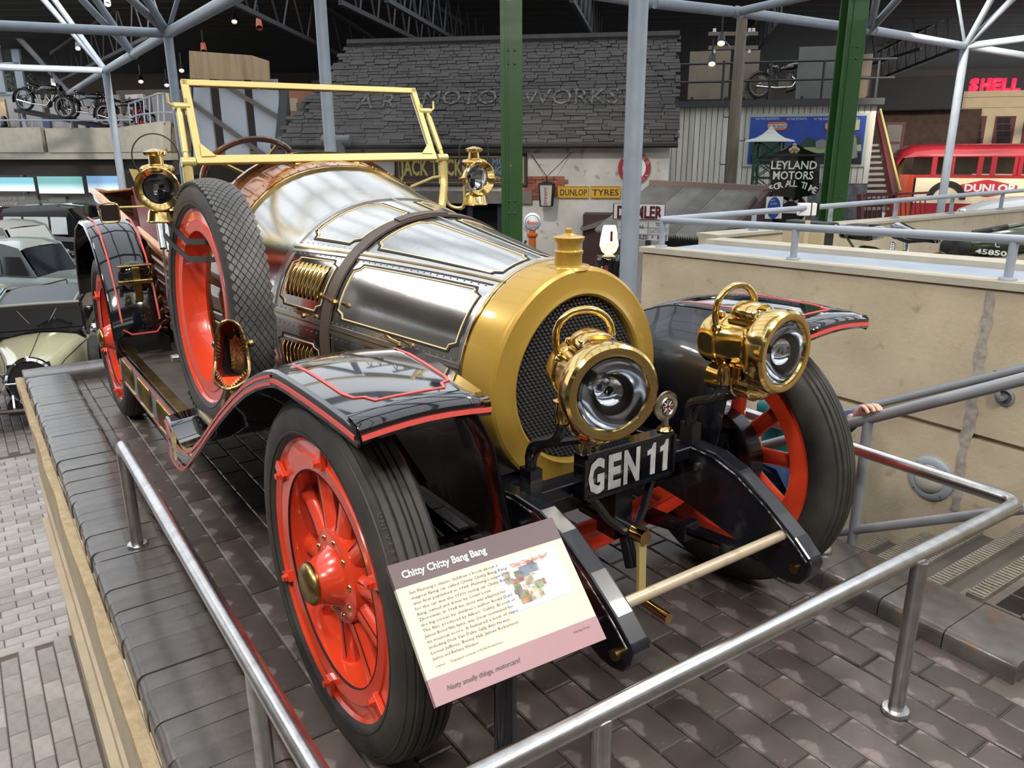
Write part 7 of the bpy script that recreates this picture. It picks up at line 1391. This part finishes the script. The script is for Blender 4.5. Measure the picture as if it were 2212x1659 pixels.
def saloon(name, label, u, v, d, fwd, paint, roofm, s=.9, open_=False, L=4.0, hgt=1.5, glass=WSC):
    p = at(u, v, d); t = thing(name, label, 'car', local=True, group=None); t.matrix_world = placed(V((p.x, p.y, FZ)), fwd, 0, s)
    def P(g, nm, m, sm=50, **k): o = g.obj(nm, m, None, sm, **k); o.parent = t; return o
    h0 = hgt*.58
    rows = []
    for x, w_, z in ((L*.5, .45, h0*.8), (L*.47, .58, h0*.92), (L*.25, .66, h0), (-L*.2, .72, h0+.02), (-L*.42, .66, h0-.02), (-L*.5, .5, h0*.8)): rows.append([V((x, -w_, .3)), V((x, -w_, z-.15)), V((x, -w_*.85, z)), V((x, 0, z+.04)), V((x, w_*.85, z)), V((x, w_, z-.15)), V((x, w_, .3))])
    g = G(); g.loft(rows); P(g, 'body', paint)
    if not open_:
        prof = [(L*.12, h0), (L*.04, hgt-.10), (-.05*L, hgt-.01), (-.22*L, hgt), (-.34*L, hgt-.06), (-.42*L, h0+.1), (-.44*L, h0-.02)]
        g = G(); g.grid([[V((x, y*(.62 if z < hgt-.2 else .56), z-(.05*abs(y)**4))) for y in (-1, -.7, 0, .7, 1)] for x, z in prof[1:]]); P(g, 'roof', roofm)
        for s_ in (-1, 1):
            for a, b in ((.08, -.06), (-.075, -.22), (-.235, -.33)): g = G(); g.prism([V((a*L-(.0 if a < .05 else -.02), s_*.63, h0+.04)), V((a*L-(.05*L if a > .05 else 0), s_*.575, hgt-.13)), V((b*L, s_*.575, hgt-.13)), V((b*L, s_*.63, h0+.04))], V((0, s_*.01, 0))); P(g, 'side_window', glass, 0)
            g = G(); g.prism([V((x, s_*.60, z)) for x, z in prof], V((0, s_*-.02, 0))); P(g, 'cabin_side', roofm, 0)
        g = G(); g.prism([V((L*.12, -.56, h0+.03)), V((L*.12, .56, h0+.03)), V((L*.045, .52, hgt-.13)), V((L*.045, -.52, hgt-.13))], V((.012, 0, .006))); P(g, 'windscreen', glass, 0)
    else:
        for x in (.15, -.9): g = G(); g.box((x, 0, h0+.10), (.22, 1.1, .36)); P(g, 'seat_back', mat('cream_leather', (.50, .46, .34), .5), 40, bev=.08)
        g = G(); g.prism([V((L*.17, -.55, h0)), V((L*.17, .55, h0)), V((L*.13, .52, h0+.38)), V((L*.13, -.52, h0+.38))], V((.01, 0, 0))); P(g, 'windscreen', LENS, 0); g = G(); g.tube([(L*.13, -.54, h0), (L*.13, -.52, h0+.38), (L*.13, .52, h0+.38), (L*.13, .54, h0)], .015, 5); P(g, 'screen_frame', BRASS)
        for i in range(7): g = G(); g.bx(-L*.46+i*.13, -L*.46+i*.13+.12, -.5, .5, h0+.03, h0+.06); P(g, 'deck_slat', mat('brown_deck', (.10, .055, .035), .4), 0)
    for s_ in (-1, 1):
        for x in (L*.33, -L*.30): g = G(); g.lathe([(1e-4, .04), (.2, .05), (.22, .03), (.30, .06), (.34, .03), (.34, -.05), (1e-4, -.06)], (x, s_*.64, .34), (0, s_, 0), 22); P(g, 'wheel', RUB); g = G(); g.grid([[V((x+.42*cos(q), s_*y, .34+.42*sin(q))) for y in (.5, .62, .74)] for q in [pi*i/10 for i in range(11)]]); P(g, 'fender', paint, sol=.02)
        g = G(); g.lathe([(1e-4, -.14), (.08, -.1), (.10, .0), (1e-4, .03)], (L*.47, s_*.42, h0*.85), (1, 0, 0), 14); P(g, 'headlamp', CHROME)
    return t
SGR = mat('sage_silver_paint', (.25, .29, .28), .25, .3, coat=.5); GRH = mat('grey_canvas_roof', (.20, .20, .19), .6)
def dirpx(u0, v0, d0, u1, v1, d1): return at(u1, v1, d1)-at(u0, v0, d0)
saloon('open_tourer', 'open tourer with cream seats and brown deck behind the cream saloon', 60, 640, 13.2, dirpx(0, 600, 13, 200, 600, 12.8), CARB, CARB, .88, True, 3.6, 1.55)
saloon('silver_saloon', 'silver grey saloon with a rounded roof behind the open tourer', 85, 600, 15.8, dirpx(0, 600, 16, 200, 600, 15.6), SGR, SGR, .95, False, 4.0, 1.62)
saloon('grey_hooded_tourer', 'black tourer with a raised grey hood in the third row', 55, 550, 18.6, dirpx(0, 600, 19, 200, 600, 18), CARB, GRH, .95, False, 4.2, 1.72, mat('bright_car_glass', (.30, .33, .34), .1))
saloon('black_limousine', 'long black limousine in the furthest row at left', 70, 520, 21.4, dirpx(200, 600, 21, 0, 600, 21.4), CARB, CARB, 1.0, False, 4.8, 1.85, mat('pale_limousine_glass', (.36, .42, .43), .1))
# ---- military motorcycle on the upper ramp
mp = aty(2125, 540, 3.02); fwd = V((1, .03, 0))
t, tk = motorcycle('khaki army motorcycle with canvas pannier behind the concrete ledge', placed(V((mp.x-.10, 3.02, mp.z-.755*.80)), fwd, 0, .80), KH, tank_mark=True, pillion=True)
text('C', 'tank_lettering', WHITE, tk, (.235, -.128, .795), (1, 0, 0), (0, 0, 1), .032, bold=.02); text('45850', 'tank_lettering', WHITE, tk, (.13, -.128, .745), (1, 0, 0), (0, 0, 1), .030, .185, bold=.03)
t, tk = motorcycle('dark motorcycle on the mezzanine beside the grey screen', placed(WB.p(1690, 212, -.6), hr, 0, .8), MBK)
# ================================================================= people on the stairs
SKIN = mat('skin', (.66, .40, .30), .5); HAIR = mat('brown_hair', (.06, .035, .02), .6)
def skinned(name, chains, m, parent, sub=2, root=0):
    "chains: lists of (point, radius); equal points are shared"
    vs = []; rs = []; es = []; idx = {}
    for ch in chains:
        prev = None
        for p, r in ch:
            k = tuple(round(c, 4) for c in p)
            if k not in idx: idx[k] = len(vs); vs.append(k); rs.append(r)
            i = idx[k]
            if prev is not None: es.append((prev, i))
            prev = i
    me = bpy.data.meshes.new(name); me.from_pydata(vs, es, []); o = bpy.data.objects.new(name, me); COL.objects.link(o); o.modifiers.new('skin', 'SKIN').use_smooth_shade = True
    for i, r in enumerate(rs):
        d = me.skin_vertices[0].data[i]; rr = r if isinstance(r, tuple) else (r, r); d.radius = rr; d.use_root = i == root
    sm = o.modifiers.new('sub', 'SUBSURF'); sm.levels = sub; sm.render_levels = sub; me.materials.append(m); fin(o, parent); return o
def person(label, pel, facing, hgt, top_m, leg_m, hand, loc_y=None, other=None):
    """pel: pelvis point; facing: horizontal direction; hgt: standing height; hand: target for the near hand on the rail"""
    k = hgt/1.0; pel = V(pel); f = V(facing).normalized(); l = V((0, 0, 1)).cross(f); Z = V((0, 0, 1)); P = lambda a, b, c: pel+f*(a*k)+l*(b*k)+Z*(c*k)
    foot = pel.z-.47*k; t = thing('person', label, 'person', (pel.x, pel.y, foot))
    chest, neck, head = P(.01, 0, .26), P(.0, 0, .34), P(.02, 0, .44)
    sh = [P(0, s*.115, .30) for s in (1, -1)]
    far = V(hand) if hand is not None else P(.12, -.2, -.02)
    sd = 1 if (far-pel).dot(l) > 0 else -1; shn = sh[0] if sd > 0 else sh[1]; sho = sh[1] if sd > 0 else sh[0]
    el = shn+(far-shn)*.5-Z*.04*k; wr = far+(el-far).normalized()*.075*k
    if hand is not None: wr = far+V((-.050, .022, -.045))*k; el = far+V((-.17, .11, -.155))*k
    el2 = sho-Z*.17*k+f*.02*k; wr2 = el2-Z*.13*k+f*.06*k
    hips = [P(0, s*.06, -.03) for s in (1, -1)]; kn = [P(.05, .065, -.25), P(-.01, -.065, -.26)]; an = [P(.03, .07, -.44), P(-.03, -.07, -.44)]
    body = skinned('body', [[(pel, .075*k), (chest, (.085*k, .07*k)), (neck, .034*k), (head, (.068*k, .075*k)), (head+Z*.045*k, .055*k)], [(chest, 0), (shn, .035*k), (el, .027*k), (wr, .020*k)], [(chest, 0), (sho, .035*k), (el2, .027*k), (wr2, .020*k)], [(pel, 0), (hips[0], .06*k), (kn[0], .042*k), (an[0], .03*k), (an[0]+f*.09*k-Z*.02*k, .025*k)], [(pel, 0), (hips[1], .06*k), (kn[1], .042*k), (an[1], .03*k), (an[1]+f*.09*k-Z*.02*k, .025*k)]], SKIN, t)
    # near hand: palm and five fingers curling over the rail
    d = (far-wr).normalized(); cr = d.cross(Z).normalized(); un = cr.cross(d); pc_ = far
    ch = [[(wr, .020*k), (wr+d*.035*k, (.017*k, .026*k)), (pc_+d*.0, (.014*k, .03*k))]]
    for i, (o_, L) in enumerate(((-.026, .050), (-.009, .060), (.009, .057), (.026, .044))):
        b0 = pc_+cr*(o_*k)+d*.008*k; ch.append([(pc_, 0), (b0, .0095*k), (b0+d*L*.5*k+un*.004*k, .0085*k), (b0+d*L*.85*k-un*.014*k, .0078*k), (b0+d*L*.9*k-un*.032*k, .007*k)])
    b0 = wr+d*.028*k+cr*(-sd*.0)*k-cr*.028*k; ch.append([(wr+d*.035*k, 0), (b0, .010*k), (b0+d*.02*k-un*.022*k-cr*.008*k, .009*k), (b0+d*.045*k-un*.034*k, .008*k)])
    skinned('hand', ch, SKIN, t)
    tp = skinned('top', [[(P(0, 0, -.04), (.105*k, .09*k)), (P(0, 0, .06), (.10*k, .085*k)), (chest, (.10*k, .082*k)), (P(0, 0, .325), .05*k)], [(chest, 0), (shn, .048*k), (el, .043*k), (wr+(el-wr)*.30, .036*k), (wr+(el-wr)*.22, .037*k)], [(chest, 0), (sho, .048*k), (el2, .043*k), (wr2+(el2-wr2)*.2, .036*k)]], top_m[0], t)
    if top_m[1]:
        skinned('sleeve', [[(el+(wr-el)*-.1, .046*k), (el+(wr-el)*.5, .043*k), (wr+(el-wr)*.20, .040*k), (wr+(el-wr)*.16, .041*k)]], top_m[1], t)
    skinned('trousers', [[(pel+Z*.01*k, (.10*k, .085*k)), (hips[0], .078*k), (kn[0], .06*k), (an[0], .048*k)], [(pel+Z*.01*k, 0), (hips[1], .078*k), (kn[1], .06*k), (an[1], .048*k)]], leg_m, t)
    for i in (0, 1): g = G(); g.sph(an[i]+f*.045*k-Z*.015*k, .045*k, (1, .9, .7), 10, Z) if 0 else g.box(an[i]+f*.04*k-Z*.012*k, (.15*k, .06*k, .05*k), M((f, l, Z)).transposed()); g.obj('shoe', BLACKM, t, 40, bev=.015)
    g = G(); g.sph(head+Z*.012*k-f*.008*k, .080*k, (1, 1, 1.05), 16); hr_ = g.obj('hair', HAIR, t); 
    g = G(); g.sph(head+f*.062*k-Z*.004*k, .011*k, n=8); g.obj('nose', SKIN, t)
    for s in (-1, 1):
        g = G(); g.sph(head+f*.062*k+l*(s*.025*k)+Z*.012*k, .007*k, n=8); g.obj('eye', BLACKM, t); g = G(); g.sph(head+l*(s*.076*k), .015*k, (.5, 1, 1), 8); g.obj('ear', SKIN, t)
    g = G(); g.box(head+f*.064*k-Z*.03*k, (.006*k, .028*k, .006*k), M((f, l, Z)).transposed()); g.obj('mouth', RD, t, 0)
    return t
NAVY = mat('navy_sleeve', (.012, .045, .11), .8, 0, bump=(200, .2)); TEAL = mat('teal_jacket', (.01, .17, .17), .7, 0, bump=(40, .2)); DENIM = mat('blue_trousers', (.012, .05, .13), .8, 0, bump=(120, .2)); PDEN = mat('pale_denim', (.12, .18, .30), .8, 0, bump=(120, .2)); WHT = mat('white_cotton', (.62, .63, .66), .8)
hand = aty(1868, 890, 1.12)+V((0, 0, .008)); pel = aty(1682, 1000, 1.40)
person('child in a teal top and blue trousers holding the stair handrail', pel, (.9, -.1, 0), .92, (TEAL, NAVY), DENIM, hand)
pel = aty(1475, 905, 1.50)
person('person in pale denim further down the stairs behind the far wheel', pel+V((0, 0, -.17)), (-.9, .1, 0), 1.0, (PDEN, None), WHT, None)
